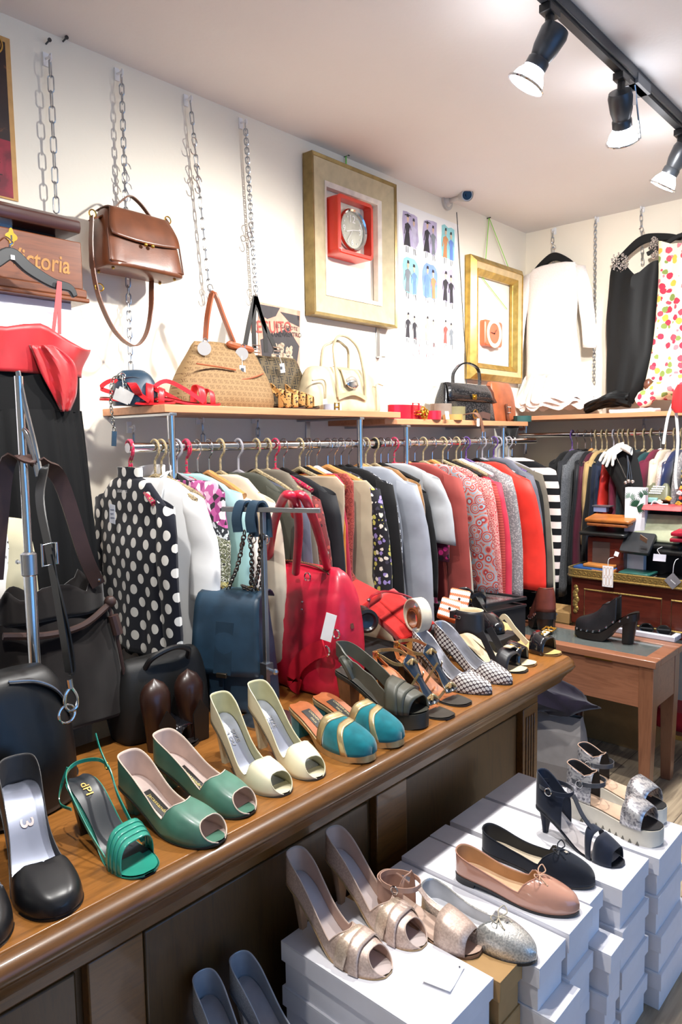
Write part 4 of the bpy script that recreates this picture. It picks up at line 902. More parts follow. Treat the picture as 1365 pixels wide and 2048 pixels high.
# --- black shoes behind the pumps
for (u_, v_), th, la in (((395, 1490), 25, 'black buckled shoe lying behind the jade pumps'), ((500, 1412), 20, 'black patent shoe with gold buckle behind the cream pumps')):
    s = Shoe('flat_sandal', la, T(u_, v_), th, .24, ZT, .06, collar=.004, group='black shoes at the back')
    s.sole(BLACKP, .008, grow=.002); s.insole(plain('#241f1e', .5)); s.heel(BLACKP, 'block', .8, .03, .2)
    s.band(pat, lambda a: .6, lambda a: .9, lift=.002, name='toe_band', th=.003); z = s.hh
    s.strap([pat], [(.09, -.03, z), (.06, -.036, z+.035), (.02, -.02, z+.04), (0, 0, z+.04), (.02, .02, z+.04), (.06, .036, z+.035), (.09, .03, z)], .016, .003, name='ankle_strap'); b = MB(); b.torus((.06, -.039, z+.036), .009, .002, 'y', 14, 6); b.build('buckle', GOLD, s.o)
# --- brown shoes standing heel-up behind (round backs seen)
for (u_, v_), la in (((312, 1340), 'brown leather shoe standing on its toe left of the blue bag'), ((380, 1342), 'second brown leather shoe standing on its toe, touching the blue bag')):
    p = PX(u_, v_, -1.40)
    o = thing('court_shoe', la, 'shoe', (p.x, p.y, ZT), group='brown court shoes')
    b = MB(); rgs = []
    for i in range(13):
        q = i/12; zz = .0+.165*q; w_ = cinterp([(0, .027), (.3, .03), (.6, .036), (.78, .036), (.9, .026), (.97, .012), (1, .001)], q); rgs.append([Vector((w_*.8*math.cos(a)-.01*q, w_*math.sin(a), zz)) for a in [2*PI*k/18 for k in range(18)]])
    b.loft(rgs); b.build('upper', leather('#321c14', .34, .08, 150, coat=.15), o)
    b = MB(); b.loft([[Vector((.036+.004*(k_ == 1), y_, z_)) for y_, z_ in ((-.02, .002), (.02, .002), (.022, .07), (0, .10), (-.022, .07))] for k_ in (0, 1)]); b.build('sole', plain('#15100e', .4), o)
# ================================================================== SHOE BOXES (in front of the counter)
kraft = plain('#b08a58', .7, var=.03); kraftd = plain('#9a774a', .7, var=.03)
def shoebox(p0, p1, h, z, m, label, lid=.045, group='white shoe boxes stacked on the floor', rz=0):
    x0, y0 = p0; x1, y1 = p1; cx, cy = (x0+x1)/2, (y0+y1)/2; w, d = (x1-x0)/2, (y1-y0)/2
    o = thing('shoe_box', label, 'box', (cx, cy, z), rz, group); g = .0055
    b = MB(); b.bb((-w+g, -d+g, 0), (w-g, d-g, h-.004)); b.build('box_body', m, o, bevel=.0012)
    b = MB(); b.bb((-w, -d, h-.003), (w, d, h)); t_ = .0022; zl = h-lid
    b.bb((-w, -d, zl), (w, -d+t_, h-.003)); b.bb((-w, d-t_, zl), (w, d, h-.003)); b.bb((w-t_, -d+t_, zl+.002), (w, d-t_, h-.003)); b.bb((-w, -d+t_, zl), (-w+t_, d-t_, h-.003)); b.build('lid', m, o, bevel=.0008)
    return o
ZB_ = .39; XBK = -1.02
cols_ = [  # y0, y1, front x, number of boxes, what stands on it, box height
    (.925, 1.117, -.645, 4, 'carrying the rose gold pumps', ZB_/4),
    (1.120, 1.205, -.633, 4, 'tan', (ZB_-.006)/4),
    (1.208, 1.322, -.598, 4, 'carrying the silver ballet flat', (ZB_-.012)/4),
    (1.325, 1.440, -.592, 4, 'carrying the nude ballet flat', (ZB_-.002)/4),
    (1.443, 1.515, -.600, 4, 'carrying the navy ballet flat', (ZB_+.0)/4),
    (1.535, 1.700, -.565, 4, 'carrying the navy heeled sandal', ZB_/4),
    (1.712, 1.905, -.545, 4, 'carrying the platform sandals', ZB_/4)]
order = ['topmost', 'second from the top', 'third from the top', 'bottom']
random.seed(11)
for ci, (y0, y1, x1, n, what, bh) in enumerate(cols_):
    for k in range(n):
        lv = n-1-k
        j = 0 if lv == 0 else random.uniform(-.004, .012); jy = 0 if lv == 0 else random.uniform(-.003, .003)
        if ci == 4 and lv > 0: j += .045; 
        if ci == 2 and lv > 0: j += .02
        m_ = kraft if ci == 1 else CARD
        if ci == 1: la = f'tan shoe box, {order[lv]} of the stack between rose pumps and silver flat'
        else: la = f'white shoe box, {order[lv]} of stack {what}'
        shoebox((XBK+(.0 if lv else 0), y0+jy), (x1+j, y1+jy), bh, k*bh, m_, la, .042, 'tan shoe boxes' if ci == 1 else 'white shoe boxes stacked on the floor')
zlow = .245
shoebox((-1.0, .52), (-.66, .80), .12, 0, CARD, 'lower white shoe box at the near end under the grey pumps, bottom one', .042); shoebox((-1.0, .52), (-.655, .80), .115, .121, CARD, 'white shoe box at the near end directly under the grey glitter pumps', .042)
shoebox((-.995, .81), (-.67, .918), .11, 0, CARD, 'white shoe box on the floor between the grey pumps and the rose gold stack', .042)
# card on box
q = PZ(888, 1952, ZB_); tg = thing('paper_tag', 'small blank white price card lying on the box beside the rose gold pumps', 'tag', (q.x, q.y, ZB_+.0006), R(12))
b = MB(); b.grid(lambda u, v: Vector(((u-.5)*.055, (v-.5)*.075, .0008+.004*(v-.5)**2*4)), 4, 6); b.build('card', WHITEP, tg, solid=.0005)
b = MB(); b.cyl((.02, .03, .0052), (.02, .03, .0058), .0018, 8); b.build('punched_hole', plain('#55525a', .8), tg)
# --- rose gold pumps
rose = sparkle('#bda395', '#d6bfb0', 260, .38, .22, .25); rosein = plain('#c9ab9a', .55, var=.04)
Tb = lambda u, v: PZ(u, v, ZB_)
for k, (tx_, th, la) in enumerate(((Tb(780, 1952), 3, 'rose gold peep toe pump, nearer one on the white box'), (Tb(850, 1896), 1, 'rose gold peep toe pump, farther one on the white box'))):
    s = Shoe('peep_toe_pump', la, tx_, th, .252, ZB_, .170, collar=.066, foot=-1 if k == 0 else 1, wk=1.0, group='rose gold pumps')
    s.upper([rose, rosein], tv=.64, vk=.09, om=.94, peep=(.85, .14, 1.5), trim=plain('#cdb4a4', .5, metal=.2), tr=.0014); s.sole(plain('#b59b74', .35, metal=.4), .005); s.heel(plain('#a98f78', .4, metal=.3), 'slim', .007, .03, .17); s.insole(plain('#c7b9b6', .5, var=.04), k=.93)
    g3 = sparkle('#c4ab96', '#decab4', 300, .36, .28, .25)
    s.band([g3, rosein], lambda a: .60+.10*(a+1)/2+.0, lambda a: .70+.15*(a+1)/2, a0=-.98, a1=.85, lift=.0022, name='cross_band'); s.band([rose, rosein], lambda a: .75-.09*(a+1)/2, lambda a: .83-.05*(a+1)/2, a0=-.98, a1=.98, lift=.0036, name='cross_band')
# --- nude T-strap shoe on the tan box
nude = plain('#b5907e', .4, var=.05)
s = Shoe('t_strap_sandal', 'nude t strap sandal with ankle buckle behind the rose gold pumps', Tb(962, 1906), 4, .24, ZB_-.006, .085, collar=.05, group=None)
s.sole(plain('#8d6d55', .5), .006); s.insole(plain('#c3a796', .5)); s.heel(nude, 'block', .6, .028, .18)
s.upper([nude, plain('#a58272', .5)], tv=.30, vk=.04, om=.96, tend=.24, trim=nude, name='heel_counter'); s.band([rose, rosein], lambda a: .64, lambda a: .92, lift=.001, name='toe_band'); z = s.hh
s.ankle(nude, z+.048, .032, .047, .052, .011, .004); s.strap([rose], [(.1, 0, z+.05), (.125, 0, z*.4+.052), (.165, 0, .055)], .012, .002, wd=(0, 1, 0), name='t_bar'); b = MB(); b.torus((.06, -.034, z+.048), .008, .0016, 'y', 14, 6); b.build('buckle', CHROME, s.o)
# --- silver ballet flat
sparkm = sparkle('#a9a9a6', '#dcdad4', 300, .3, .55, .4)
def flat(label, toe, th, L, zb, top, up, lin_, ins, bowm, star=None, tv=.68, snout=None, group='ballet flats on the boxes', txt=None, foot=-1):
    s = Shoe('ballet_flat', label, toe, th, L, zb, top, collar=.056, shape='almond', wk=1.0, group=group, foot=foot)
    s.H = [(0, .105), (.12, .088), (.3, .070), (.45, .062), (.6, .056), (.75, .050), (.88, .040), (.96, .028), (1, .014)]
    s.upper([up, lin_], tv=tv, vk=.11, om=.95, trim=snout or up, tr=.0014); s.sole(plain('#17171a', .5), .006); s.insole(ins); s.heel(plain('#17171a', .5), 'block', .95, .026, .2)
    s.bow(bowm, tv+.015, .026, .0014, star)
    return s
flat('silver glitter ballet flat with bow and star charm beside the tan box', Tb(1074, 1918), 0, .265, ZB_-.012, .068, sparkm, plain('#b7b8bb', .35, metal=.5), plain('#cfd0d6', .4), plain('#b3a893', .5), CHROME)
nudep = plain('#c08d78', .14, coat=.7, var=.02)
flat('shiny nude patent ballet flat with thin bow', Tb(1160, 1828), 10, .278, ZB_-.002, .075, nudep, plain('#b78c63', .5), plain('#d3b08c', .5), plain('#caa184', .4))
nvy = suede('#121722')
flat('black ballet flat with silver star charm beyond the nude one', Tb(1191, 1776), 5, .272, ZB_, .066, nvy, plain('#14161c', .6), plain('#d8c7ae', .5), nvy, CHROME)
# --- navy heeled sandal
nvs = suede('#181f30')
s = Shoe('heeled_sandal', 'navy suede heeled sandal with t strap on the white boxes', Tb(1248, 1734), -6, .232, ZB_, .075, collar=.004, group=None, wk=1.0)
s.sole(plain('#171b26', .6), .005); s.insole(plain('#b9b2b2', .5), t1=.9); s.heel(nvs, 'stiletto', .006, .022, .16); z = s.hh
s.upper([nvs, plain('#20283a', .7)], tv=.34, vk=.05, om=.78, tend=.27, name='heel_counter', solid=.002)
s.ankle(nvs, z+.058, .032, .046, .052, .010, .0); s.strap([nvs], [(.10, 0, z+.056), (.125, 0, z*.5+.05), (.155, 0, .058)], .014, .002, wd=(0, 1, 0), name='t_bar')
s.band(nvs, lambda a: .60+.06*abs(a), lambda a: .70+.02*abs(a), lift=.001, name='cross_band'); s.band(nvs, lambda a: .74, lambda a: .93, lift=.0015, name='toe_band')
b = MB(); b.torus((.05, -.034, z+.058), .009, .002, 'y', 14, 6); b.build('buckle', CHROME, s.o)
# --- platform sandals, snake silver, serrated white sole
snake = speckle([(.35, '#d3d1d2'), (.5, '#a9a7ad'), (.62, '#6c6a70'), (.72, '#d9d7d9')], 120, 3, True, .28, .6, 0, .55); wsole = plain('#d6cfc0', .6, var=.03); gins = plain('#c9a98f', .5, var=.06); dgl = plain('#5a5c62', .3, metal=.4, var=.05)
for k, (tx_, th, la) in enumerate(((Tb(1326, 1692), -3, 'silver snakeskin platform sandal with serrated white sole, nearer one of the pair'), (Tb(1326, 1656)+Vector((0, .02, 0)), -8, 'silver snakeskin platform sandal, farther one behind its mate'))):
    s = Shoe('platform_sandal', la, tx_, th, .252, ZB_, .052, collar=0, plat=.034, wk=1.04, wedge=True, group='silver platform sandals')
    s.sole(wsole, .006, 'platform_sole', .002); s.insole(gins, t1=.78); z = s.hh
    b = MB(); b.grid(lambda u, v: Vector((s.L*lerp(.74, .99, u), s.yc(lerp(.74, .99, u))+(v*2-1)*s.w(lerp(.74, .99, u))*.95, s.zf(lerp(.74, .99, u))+.003)), 10, 6, flip=True); b.build('toe_insole', plain('#1d1b1d', .8), s.o, recalc=False)
    b = MB()
    for q in range(9):
        t_ = .2+.075*q; p = Vector((s.L*t_, s.yc(t_)-s.w(t_)-.003, .0)); b.prism([p, p+Vector((.009, 0, 0)), p+Vector((.0045, 0, .010))], (0, .003, 0))
    b.build('sole_notches', plain('#6b665c', .8), s.o, smooth=False)
    s.band([snake, plain('#2a282a', .6)], lambda a: .66+.02*a, lambda a: .87+.02*a, lift=.003, name='toe_band', th=.0025)
    s.upper([snake, plain('#1c1a1c', .6)], tv=.3, vk=.04, om=.8, tend=.22, name='heel_counter', solid=.002, trim=plain('#c3a08a', .5))
    s.ankle(dgl, z+.052, .034, .048, .055, .012, .004); b = MB(); b.torus((.05, -.037, z+.052), .009, .0018, 'y', 14, 6); b.build('buckle', CHROME, s.o)
# --- grey glitter pumps on the near low box
greyg = sparkle('#a2a3a8', '#c2c4c8', 400, .42, .2, .3)
for k, (bk, la) in enumerate((((398, 1938), 'silver grey glitter pump, left one at the bottom edge of the picture'), ((470, 1902), 'silver grey glitter pump, right one at the bottom edge of the picture'))):
    p = PZ(*bk, .237+.155); a = R(-2)
    s = Shoe('glitter_pump', la, (p.x+.25*math.cos(a), p.y+.25*math.sin(a)), -2, .25, .237, .155, foot=-1 if k == 0 else 1, group='grey glitter pumps')
    s.upper([greyg, plain('#8f939c', .5)], tv=.64, vk=.09, om=.94, trim=plain('#b9bcc4', .4, metal=.3), tr=.0013); s.sole(plain('#6a6a70', .5)); s.heel(greyg, 'slim', .008, .03, .17); s.insole(plain('#a39a9a', .5), k=.93)
# ================================================================== BAGS AND SHELF GOODS
def body(p, name, m, prof, n=3.5, seg=40, wr=.003, fq=9, seed=0, sub=0, yoff=None, merge=0):
    """bag body: superellipse rings (z, half width, half depth, x shift, y shift) with soft dents"""
    b = MB(); rg = []
    for it in prof:
        z, w, d = it[:3]; xs = it[3] if len(it) > 3 else 0; ys = it[4] if len(it) > 4 else 0; ring = []
        for k in range(seg):
            a = 2*PI*(k+.5)/seg; c, s_ = math.cos(a), math.sin(a)
            v = Vector((math.copysign(abs(c)**(2/n), c)*w, math.copysign(abs(s_)**(2/n), s_)*d, 0))
            q = Vector((v.x*fq+seed, v.y*fq, z*fq)); dd = noise.noise(q)*wr+noise.noise(q*2.3)*wr*.5
            v += Vector((c*.3, s_, 0))*dd; ring.append(Vector((xs+v.x, ys+v.y, z+noise.noise(q*1.3+Vector((5, 0, 0)))*wr*.6)))
        rg.append(ring)
    b.loft(rg); return b.build(name, m, p, sub=sub, angle=50)
def dense(prof, n=14):
    k = len(prof[0]); zs = []
    for i in range(n+1):
        t = i/n*(len(prof)-1)
        zs.append(tuple(cinterp([(j, q[c]) for j, q in enumerate(prof)], t) for c in range(k)))
    return zs
def tag_card(p, at, label_m, w=.028, h=.04, tilt=0, name='price_tag', string=None, nrm=(0, -1, 0), textm=None, txt=None):
    b = MB(); nv = Vector(nrm).normalized(); ax = Vector((0, 0, 1)).cross(nv).normalized()*-1; at = Vector(at)
    ax = Vector((0, 0, 1)).cross(nv); ax.normalize(); az = nv.cross(ax)
    ca, sa = math.cos(tilt), math.sin(tilt); ax, az = ax*ca+az*sa, az*ca-ax*sa
    P = [at+ax*(x*w/2)+az*(z*h) for x, z in ((-1, -1), (1, -1), (1, 0), (-1, 0))]; b.prism(P, nv*.0008); o = b.build(name, label_m, p, smooth=False)
    if string: b = MB(); b.tube([at, Vector(string)], .0006, 5); b.build('tag_string', WHITEP, p)
    if txt:
        b = MB(); text_on(b, txt, at-az*(h*.55), ax, az, h*.3, .0012); b.build('tag_print', plain('#3a3a44', .6), p, smooth=False)
    return o
SH = SZ+.0225; SH2 = S2Z+.0105
# --- brown satchel on the chain
brn = leather('#6b3c24', .36, .14, 220, coat=.12)
a, c = PX(196, 542, -1.93), PX(352, 537, -1.93); ct_ = PX(265, 425, -1.95)
w_ = c.y-a.y; zb = a.z+.012; h_ = ct_.z-zb-.012
sg = thing('satchel', 'brown leather satchel with front flap hanging on a chain on the left wall', 'handbag', (-1.95, (a.y+c.y)/2, zb), PI/2, rot=(0, 0, PI/2+R(2)))
body(sg, 'body', brn, dense([(0, w_*.49, .058, 0, -.012), (.01, w_*.5, .064, 0, -.012), (h_*.35, w_*.49, .060, 0, -.008), (h_*.7, w_*.45, .05, 0, 0), (h_*.92, w_*.40, .034, 0, .004), (h_, w_*.37, .02, 0, .006)], 14), 6, 48, .006, 11, 1)
b = MB(); fl = []
for i in range(19):
    t_ = i/18
    if t_ < .3: y, z = lerp(.045, -.03, t_/.3), h_+.006+.004*math.sin(PI*t_/.3)
    else: q = (t_-.3)/.7; y, z = lerp(-.03, -.068, q**.7), h_+.006-q*h_*.52
    hw = lerp(w_*.36, w_*.445, sstep((t_-.15)/.7)); ring = []
    for j in range(13):
        u = j/12*2-1; ring.append(Vector((u*hw*(1 if t_ < .93 else .98), y-.004*(1-u*u), z-.01*(1-u*u)*sstep((t_-.7)/.3))))
    fl.append(ring)
b.loft(fl, closed=False); b.build('flap', brn, sg, solid=.003, recalc=True)
b = MB()
for sx in (-.012, .012): b.ball((sx, -.076, h_*.43), .006, 10)
b.build('twist_clasp', GOLD, sg)
b = MB(); b.ribbon(spline([(-w_*.25, 0, h_+.008), (-w_*.12, .006, h_+.04), (0, .012, h_+.062), (w_*.12, .006, h_+.045), (w_*.25, 0, h_+.008)], 6), (0, 1, 0), .014, .003); b.build('top_handle', brn, sg)
for k in range(2):
    for sx in (-1, 1): MB().ball((sx*w_*.4, -.05+.075*k, -.003), .005, 8).build('foot', BRASS, sg)
b = MB(); b.tube([(-w_*.47, -.07, .012), (w_*.47, -.07, .012)], .003, 6); b.tube([(-w_*.475, -.068, .012), (-w_*.46, -.055, h_*.6)], .0025, 6); b.tube([(w_*.475, -.068, .012), (w_*.46, -.055, h_*.6)], .0025, 6); b.build('piping', leather('#5a301c', .4), sg)
L_ = lambda u, v, x=-1.93: Vector(((PX(u, v, x).y-sg.location.y), -(x+1.95), PX(u, v, x).z-zb))
b = MB(); P = spline([L_(181, 432), L_(180, 500), L_(188, 565), L_(205, 620), L_(232, 668), L_(266, 692), L_(290, 672), L_(302, 620), L_(306, 548, -1.99), L_(320, 480, -2.0), L_(337, 440, -1.95)], 6); b.ribbon(P, (0, 1, 0), .02, .003); b.build('shoulder_strap', brn, sg)
b = MB(); b.torus(L_(183, 428), .011, .002, 'y', 14, 6); b.torus(L_(337, 440), .011, .002, 'y', 14, 6); b.torus(L_(197, 575), .013, .002, 'y', 14, 6, sc=(1, .8)); b.build('rings', GOLD, sg)
for sx, e in ((-1, (181, 440)), (1, (338, 446))):
    b = MB(); b.ribbon([Vector((sx*w_*.37, 0, h_*.9)), L_(*e)], (0, 1, 0), .022, .004); b.build('side_tab', brn, sg)
# --- beige monogram canvas tote
G = [(.08, .5, .06, .5), (.2, .76, .26, .07), (.2, .24, .26, .07), (.31, .36, .06, .26), (.25, .48, .14, .06), (.92, .5, .06, .5), (.8, .76, .26, .07), (.8, .24, .26, .07), (.69, .64, .06, .26), (.75, .52, .14, .06), (.5, .02, .05, .05), (.0, .02, .05, .05)]
m_gg = rect_pattern('#8f734f', '#62452c', G, .022, .018, .7)
orl = leather('#9a4f2c', .42)
q = PX(446, 822, -1.86); y0, y1 = PX(352, 820, -1.86).y, PX(545, 822, -1.86).y; w_ = (y1-y0)/2; ht = PX(450, 688, -1.87).z-SH
gg = thing('canvas_tote', 'beige monogram canvas tote with brown leather handle on the left shelf', 'handbag', (-1.875, (y0+y1)/2, SH), rot=(0, 0, PI/2))
body(gg, 'body', m_gg, dense([(.001, w_*.97, .07), (.03, w_, .078), (ht*.4, w_*.92, .07), (ht*.75, w_*.72, .045), (ht*.93, w_*.62, .025), (ht, w_*.56, .012)], 16), 3, 48, .010, 8, 3)
b = MB(); b.tube(spline([(-w_*.8, -.072, ht*.62), (-w_*.3, -.066, ht*.6), (0, -.064, ht*.58)], 6), .0028, 6); b.tube(spline([(.0, -.064, ht*.42), (w_*.35, -.062, ht*.48), (w_*.62, -.056, ht*.56)], 6), .0028, 6); b.build('pocket_piping', orl, gg)
b = MB(); b.tube(spline([(-w_*.02, -.03, ht*.99), (w_*.2, -.03, ht*.96), (w_*.55, -.028, ht*.93)], 5), [.006]+[.012]*9+[.004], 8) ; b.build('leather_opening', orl, gg)
Lg = lambda u, v, x=-1.86: Vector((PX(u, v, x).y-(y0+y1)/2, -(x+1.875), PX(u, v, x).z-SH))
for nm, px_ in (('ring_plate', (409, 697)), ('ring_plate', (484, 708))):
    b = MB(); b.cyl(Lg(*px_, -1.832), Lg(*px_, -1.829), .021, 24); b.build(nm, plain('#bdbcba', .4, metal=.3, var=0), gg); b = MB(); b.torus(Lg(px_[0]+2, px_[1]-14, -1.835), .009, .002, 'y', 14, 6); b.build('handle_ring', CHROME, gg)
b = MB()
for pts in ([(411, 680), (414, 640), (421, 600), (424, 587)], [(424, 587), (432, 592), (448, 635), (468, 685)]): b.ribbon(spline([Lg(*p, -1.86-.02*(i == 0)) for i, p in enumerate(pts)], 5), (0, .5, .2), .02, .006)
b.build('handle', orl, gg)
tag_card(gg, Lg(485, 731, -1.82), WHITEP, .024, .03, string=Lg(484, 712, -1.828)); tag_card(gg, Lg(485, 736, -1.8185), plain('#3a3d44', .6), .012, .012, name='tag_logo')
# --- black brown FF tote
F_ = [(.12, .5, .11, .82), (.26, .86, .36, .10), (.24, .58, .3, .10), (.86, .5, .11, .82), (.72, .14, .36, .10), (.74, .42, .3, .10)]
m_ff = rect_pattern('#5b4d36', '#27231d', F_, .04, .032, .65, .5)
y0, y1 = PX(505, 822, -1.93).y, PX(612, 822, -1.93).y+.01; w_ = (y1-y0)/2; ht = PX(545, 712, -1.93).z-SH
ff = thing('monogram_tote', 'dark brown and black monogram tote with black straps on the shelf behind the beige one', 'handbag', (-1.955, (y0+y1)/2, SH), rot=(0, 0, PI/2))
body(ff, 'body', m_ff, dense([(.001, w_*1.0, .05), (.03, w_*1.02, .055), (ht*.5, w_*.93, .05), (ht*.9, w_*.76, .028), (ht, w_*.70, .012)], 14), 4, 44, .006, 9, 8)
Lf = lambda u, v, x=-1.91: Vector((PX(u, v, x).y-(y0+y1)/2, -(x+1.955), PX(u, v, x).z-SH))
bls = leather('#201d1b', .4)
for pts in ([(490, 694), (500, 640), (511, 592)], [(511, 592), (525, 640), (548, 690), (550, 705)], [(509, 700), (508, 640), (512, 594)], [(512, 594), (528, 650), (533, 705)]):
    b = MB(); b.ribbon(spline([Lf(*p) for p in pts], 5), (1, 0, .3), .018, .003); b.build('strap', bls, ff)
for p in ((512, 698), (552, 702)):
    b = MB(); c_ = Lf(*p, -1.905); b.tube([c_+Vector((x*.015, -.004, z*.012)) for x, z in ((-1, -1), (1, -1), (1, 1), (-1, 1))], .0028, 6, closed=True); b.cyl(c_+Vector((-.014, -.006, 0)), c_+Vector((.014, -.006, 0)), .002, 6); b.build('buckle', CHROME, ff)
tag_card(ff, Lf(564, 727, -1.89), WHITEP, .022, .032, tilt=.15, string=Lf(558, 708, -1.9)); tag_card(ff, Lf(563, 733, -1.888), plain('#3a3d44', .6), .01, .01, name='tag_logo')
# --- small dark blue bag at the shelf end
dblue = leather('#22384a', .4, .1)
y0, y1 = PX(248, 822, -1.83).y, PX(314, 815, -1.83).y; w_ = (y1-y0)/2+.01; ht = PX(272, 742, -1.86).z-SH
bb_ = thing('crossbody_bag', 'small dark blue bag with chain strap and grey swing tag at left shelf end', 'handbag', (-1.86, (y0+y1)/2, SH), rot=(0, 0, PI/2+R(-12)))
body(bb_, 'body', dblue, dense([(.001, w_*.95, .05), (.02, w_*1.0, .058), (ht*.5, w_*.95, .055), (ht*.85, w_*.62, .035, -.01), (ht, w_*.35, .012, -.02)] if False else [(.001, w_*.95, .05), (.02, w_*1.0, .058), (ht*.5, w_*.97, .055), (ht*.85, w_*.75, .035), (ht, w_*.5, .014)], 14), 2.6, 40, .008, 14, 5)
b = MB(); b.tube(spline([(-w_*.9, -.03, ht*.72), (-w_*.3, -.04, ht*.78), (w_*.4, -.04, ht*.7)], 5), .003, 6); b.build('piping', leather('#182a38', .4), bb_)
Lb = lambda u, v, x=-1.80: Vector((PX(u, v, x).y-(y0+y1)/2, -(x+1.86), PX(u, v, x).z-SH))
b = MB()
chm = metalm('#7c7a72', .35)
for pts in (((256, 752), (240, 758), (236, 800), (243, 862)), ((256, 752), (262, 775), (250, 800))):
    Q = spline([Lb(*p) for p in pts], 3)
    for i in range(len(Q)-1): links(b, Q[i], Q[i+1], .013, .0036, .0013)
b.build('chain_strap', chm, bb_)
b = MB(); b.ribbon([Lb(243, 862), Lb(242, 892)], (1, 0, 0), .013, .004); b.build('strap_tab', dblue, bb_)
b = MB(); b.torus(Lb(257, 752), .008, .002, 'y', 14, 6); b.build('eyelet', CHROME, bb_)
for k, (nm, u_) in enumerate((('swing_tag', 262), ('swing_tag', 268))): tag_card(bb_, Lb(u_, 782-2*k, -1.785-.002*k), plain('#9a9794', .7), .045, .032, tilt=-.35-.12*k, name=nm, string=Lb(257, 754) if k == 0 else None)
# --- red sandals, leopard sandals on the shelf
redl = plain('#d8242c', .35, coat=.2, var=.04)
for k, ((u_, v_), th, la) in enumerate((((352, 818), 52, 'red strappy sandal folded at the shelf end next to the blue bag'), ((440, 818), 80, 'flat red sandal lying on the shelf in front of the canvas tote'))):
    p = PX(u_, v_, -1.76); s = Shoe('flat_sandal', la, (p.x, p.y), th, .21, SH, .02, collar=.0, group='red sandals')
    s.sole(redl, .006, grow=.001); s.insole(plain('#b58a78', .5)); s.band(redl, lambda a: .62, lambda a: .72, lift=-.002, name='toe_strap'); s.band(redl, lambda a: .78, lambda a: .86, lift=-.002, name='toe_strap')
    s.strap([redl], [(.14, -.034, .01), (.09, -.02, .045), (.04, 0, .07), (.005, .005, .05), (.04, .01, .035), (.10, .03, .012)], .012, .003, name='ankle_strap')
    if k == 0:
        b = MB()
        for sd in (1, -1): b.ribbon(spline([(.10, 0, .04), (.09, sd*.02, .06), (.1, sd*.05, .052), (.11, sd*.03, .03), (.10, 0, .04)], 5), (1, 0, 0), .022, .004)
        b.build('bow', redl, s.o)
leo = floral('#b98a4e', [(0, '#2a1c12'), (.7, '#3a2818')], 95, .34, .5, .01)
for (u_, v_), th, la in (((612, 822), 38, 'leopard print sandal standing before the dark monogram tote'), ((640, 822), 38, 'leopard print sandal beside its mate, next to the cream handbag')):
    p = PX(u_, v_, -1.755); s = Shoe('leopard_sandal', la, (p.x, p.y), th, .20, SH, .022, collar=0, group='leopard sandals')
    s.sole(plain('#3a2a1c', .5), .006); s.insole(plain('#a07a50', .5))
    for t_ in (.55, .68, .8): s.band(leo, lambda a, t_=t_: t_, lambda a, t_=t_: t_+.09, lift=.002, name='strap')
    s.strap([leo], [(.15, -.034, .01), (.12, -.03, .05), (.08, 0, .085), (.1, .03, .05), (.15, .034, .01)], .014, .003, name='ankle_strap')
# --- cream handbag
crm = leather('#c4b595', .4, .06); crmd = leather('#b5a685', .42, .06)
y0, y1 = PX(612, 824, -1.86).y, PX(757, 822, -1.86).y; w_ = (y1-y0)/2; ht = PX(690, 737, -1.87).z-SH
cb = thing('handbag', 'cream leather handbag with tall ring handles and grey oval clasp on the left shelf', 'handbag', (-1.88, (y0+y1)/2, SH), rot=(0, 0, PI/2))
body(cb, 'body', crm, dense([(.001, w_*.98, .055), (.02, w_*1.0, .06), (ht*.45, w_*.97, .056), (ht*.8, w_*.88, .042), (ht*.95, w_*.80, .028), (ht, w_*.72, .016)], 14), 4, 48, .003, 8, 2)
Lc = lambda u, v, x=-1.81: Vector((PX(u, v, x).y-(y0+y1)/2, -(x+1.88), PX(u, v, x).z-SH))
b = MB(); b.ribbon([(0, .0, ht+.004), (0, -.04, ht*.93), (0, -.064, ht*.6)], (1, 0, 0), .075, .005); b.build('flap_tab', crmd, cb)
b = MB(); b.ball((0, -.064, ht*.66), .032, 20, sc=(1, .2, .7)); b.build('oval_clasp', plain('#8b8378', .35, var=.02), cb)
b = MB(); b.ball((0, -.066, ht*.62), .032, 20, sc=(1, .2, .55)); b.build('clasp_rim', CHROME, cb)
b = MB(); P = [Vector((-.075+.02*0, -.066, ht*.30))]; b.ribbon(spline([(-.08, -.064, ht*.30), (-.04, -.068, ht*.38), (0, -.07, ht*.42), (.04, -.068, ht*.38), (.08, -.064, ht*.30)], 5), (0, 0, 1), .016, .006); b.build('front_strap', crmd, cb)
for yo, sc_ in ((-.062, 1), (.03, .94)):
    b = MB(); hz = PX(678, 670, -1.86).z-SH; P = spline([(-.078, yo, ht*.32 if yo < 0 else ht*.7), (-.08, yo*.9, ht*.8), (-.072, yo*.6, ht+(hz-ht)*.55), (-.04, yo*.4, hz*sc_-.012), (0, yo*.3, hz*sc_), (.04, yo*.4, hz*sc_-.012), (.072, yo*.6, ht+(hz-ht)*.55), (.08, yo*.9, ht*.8), (.078, yo, ht*.32 if yo < 0 else ht*.7)], 6)
    b.tube(P, .0052, 8); b.build('handle', crmd, cb)
for sx in (-1, 1): b = MB(); b.tube(spline([(sx*w_*.97, -.05, ht*.65), (sx*w_*.72, -.06, ht*.66), (sx*w_*.7, -.062, ht*.35), (sx*w_*.72, -.062, .01)], 5), .003, 6); b.build('side_seam', crmd, cb)
tag_card(cb, Lc(650, 798, -1.805), WHITEP, .022, .03, tilt=.1)
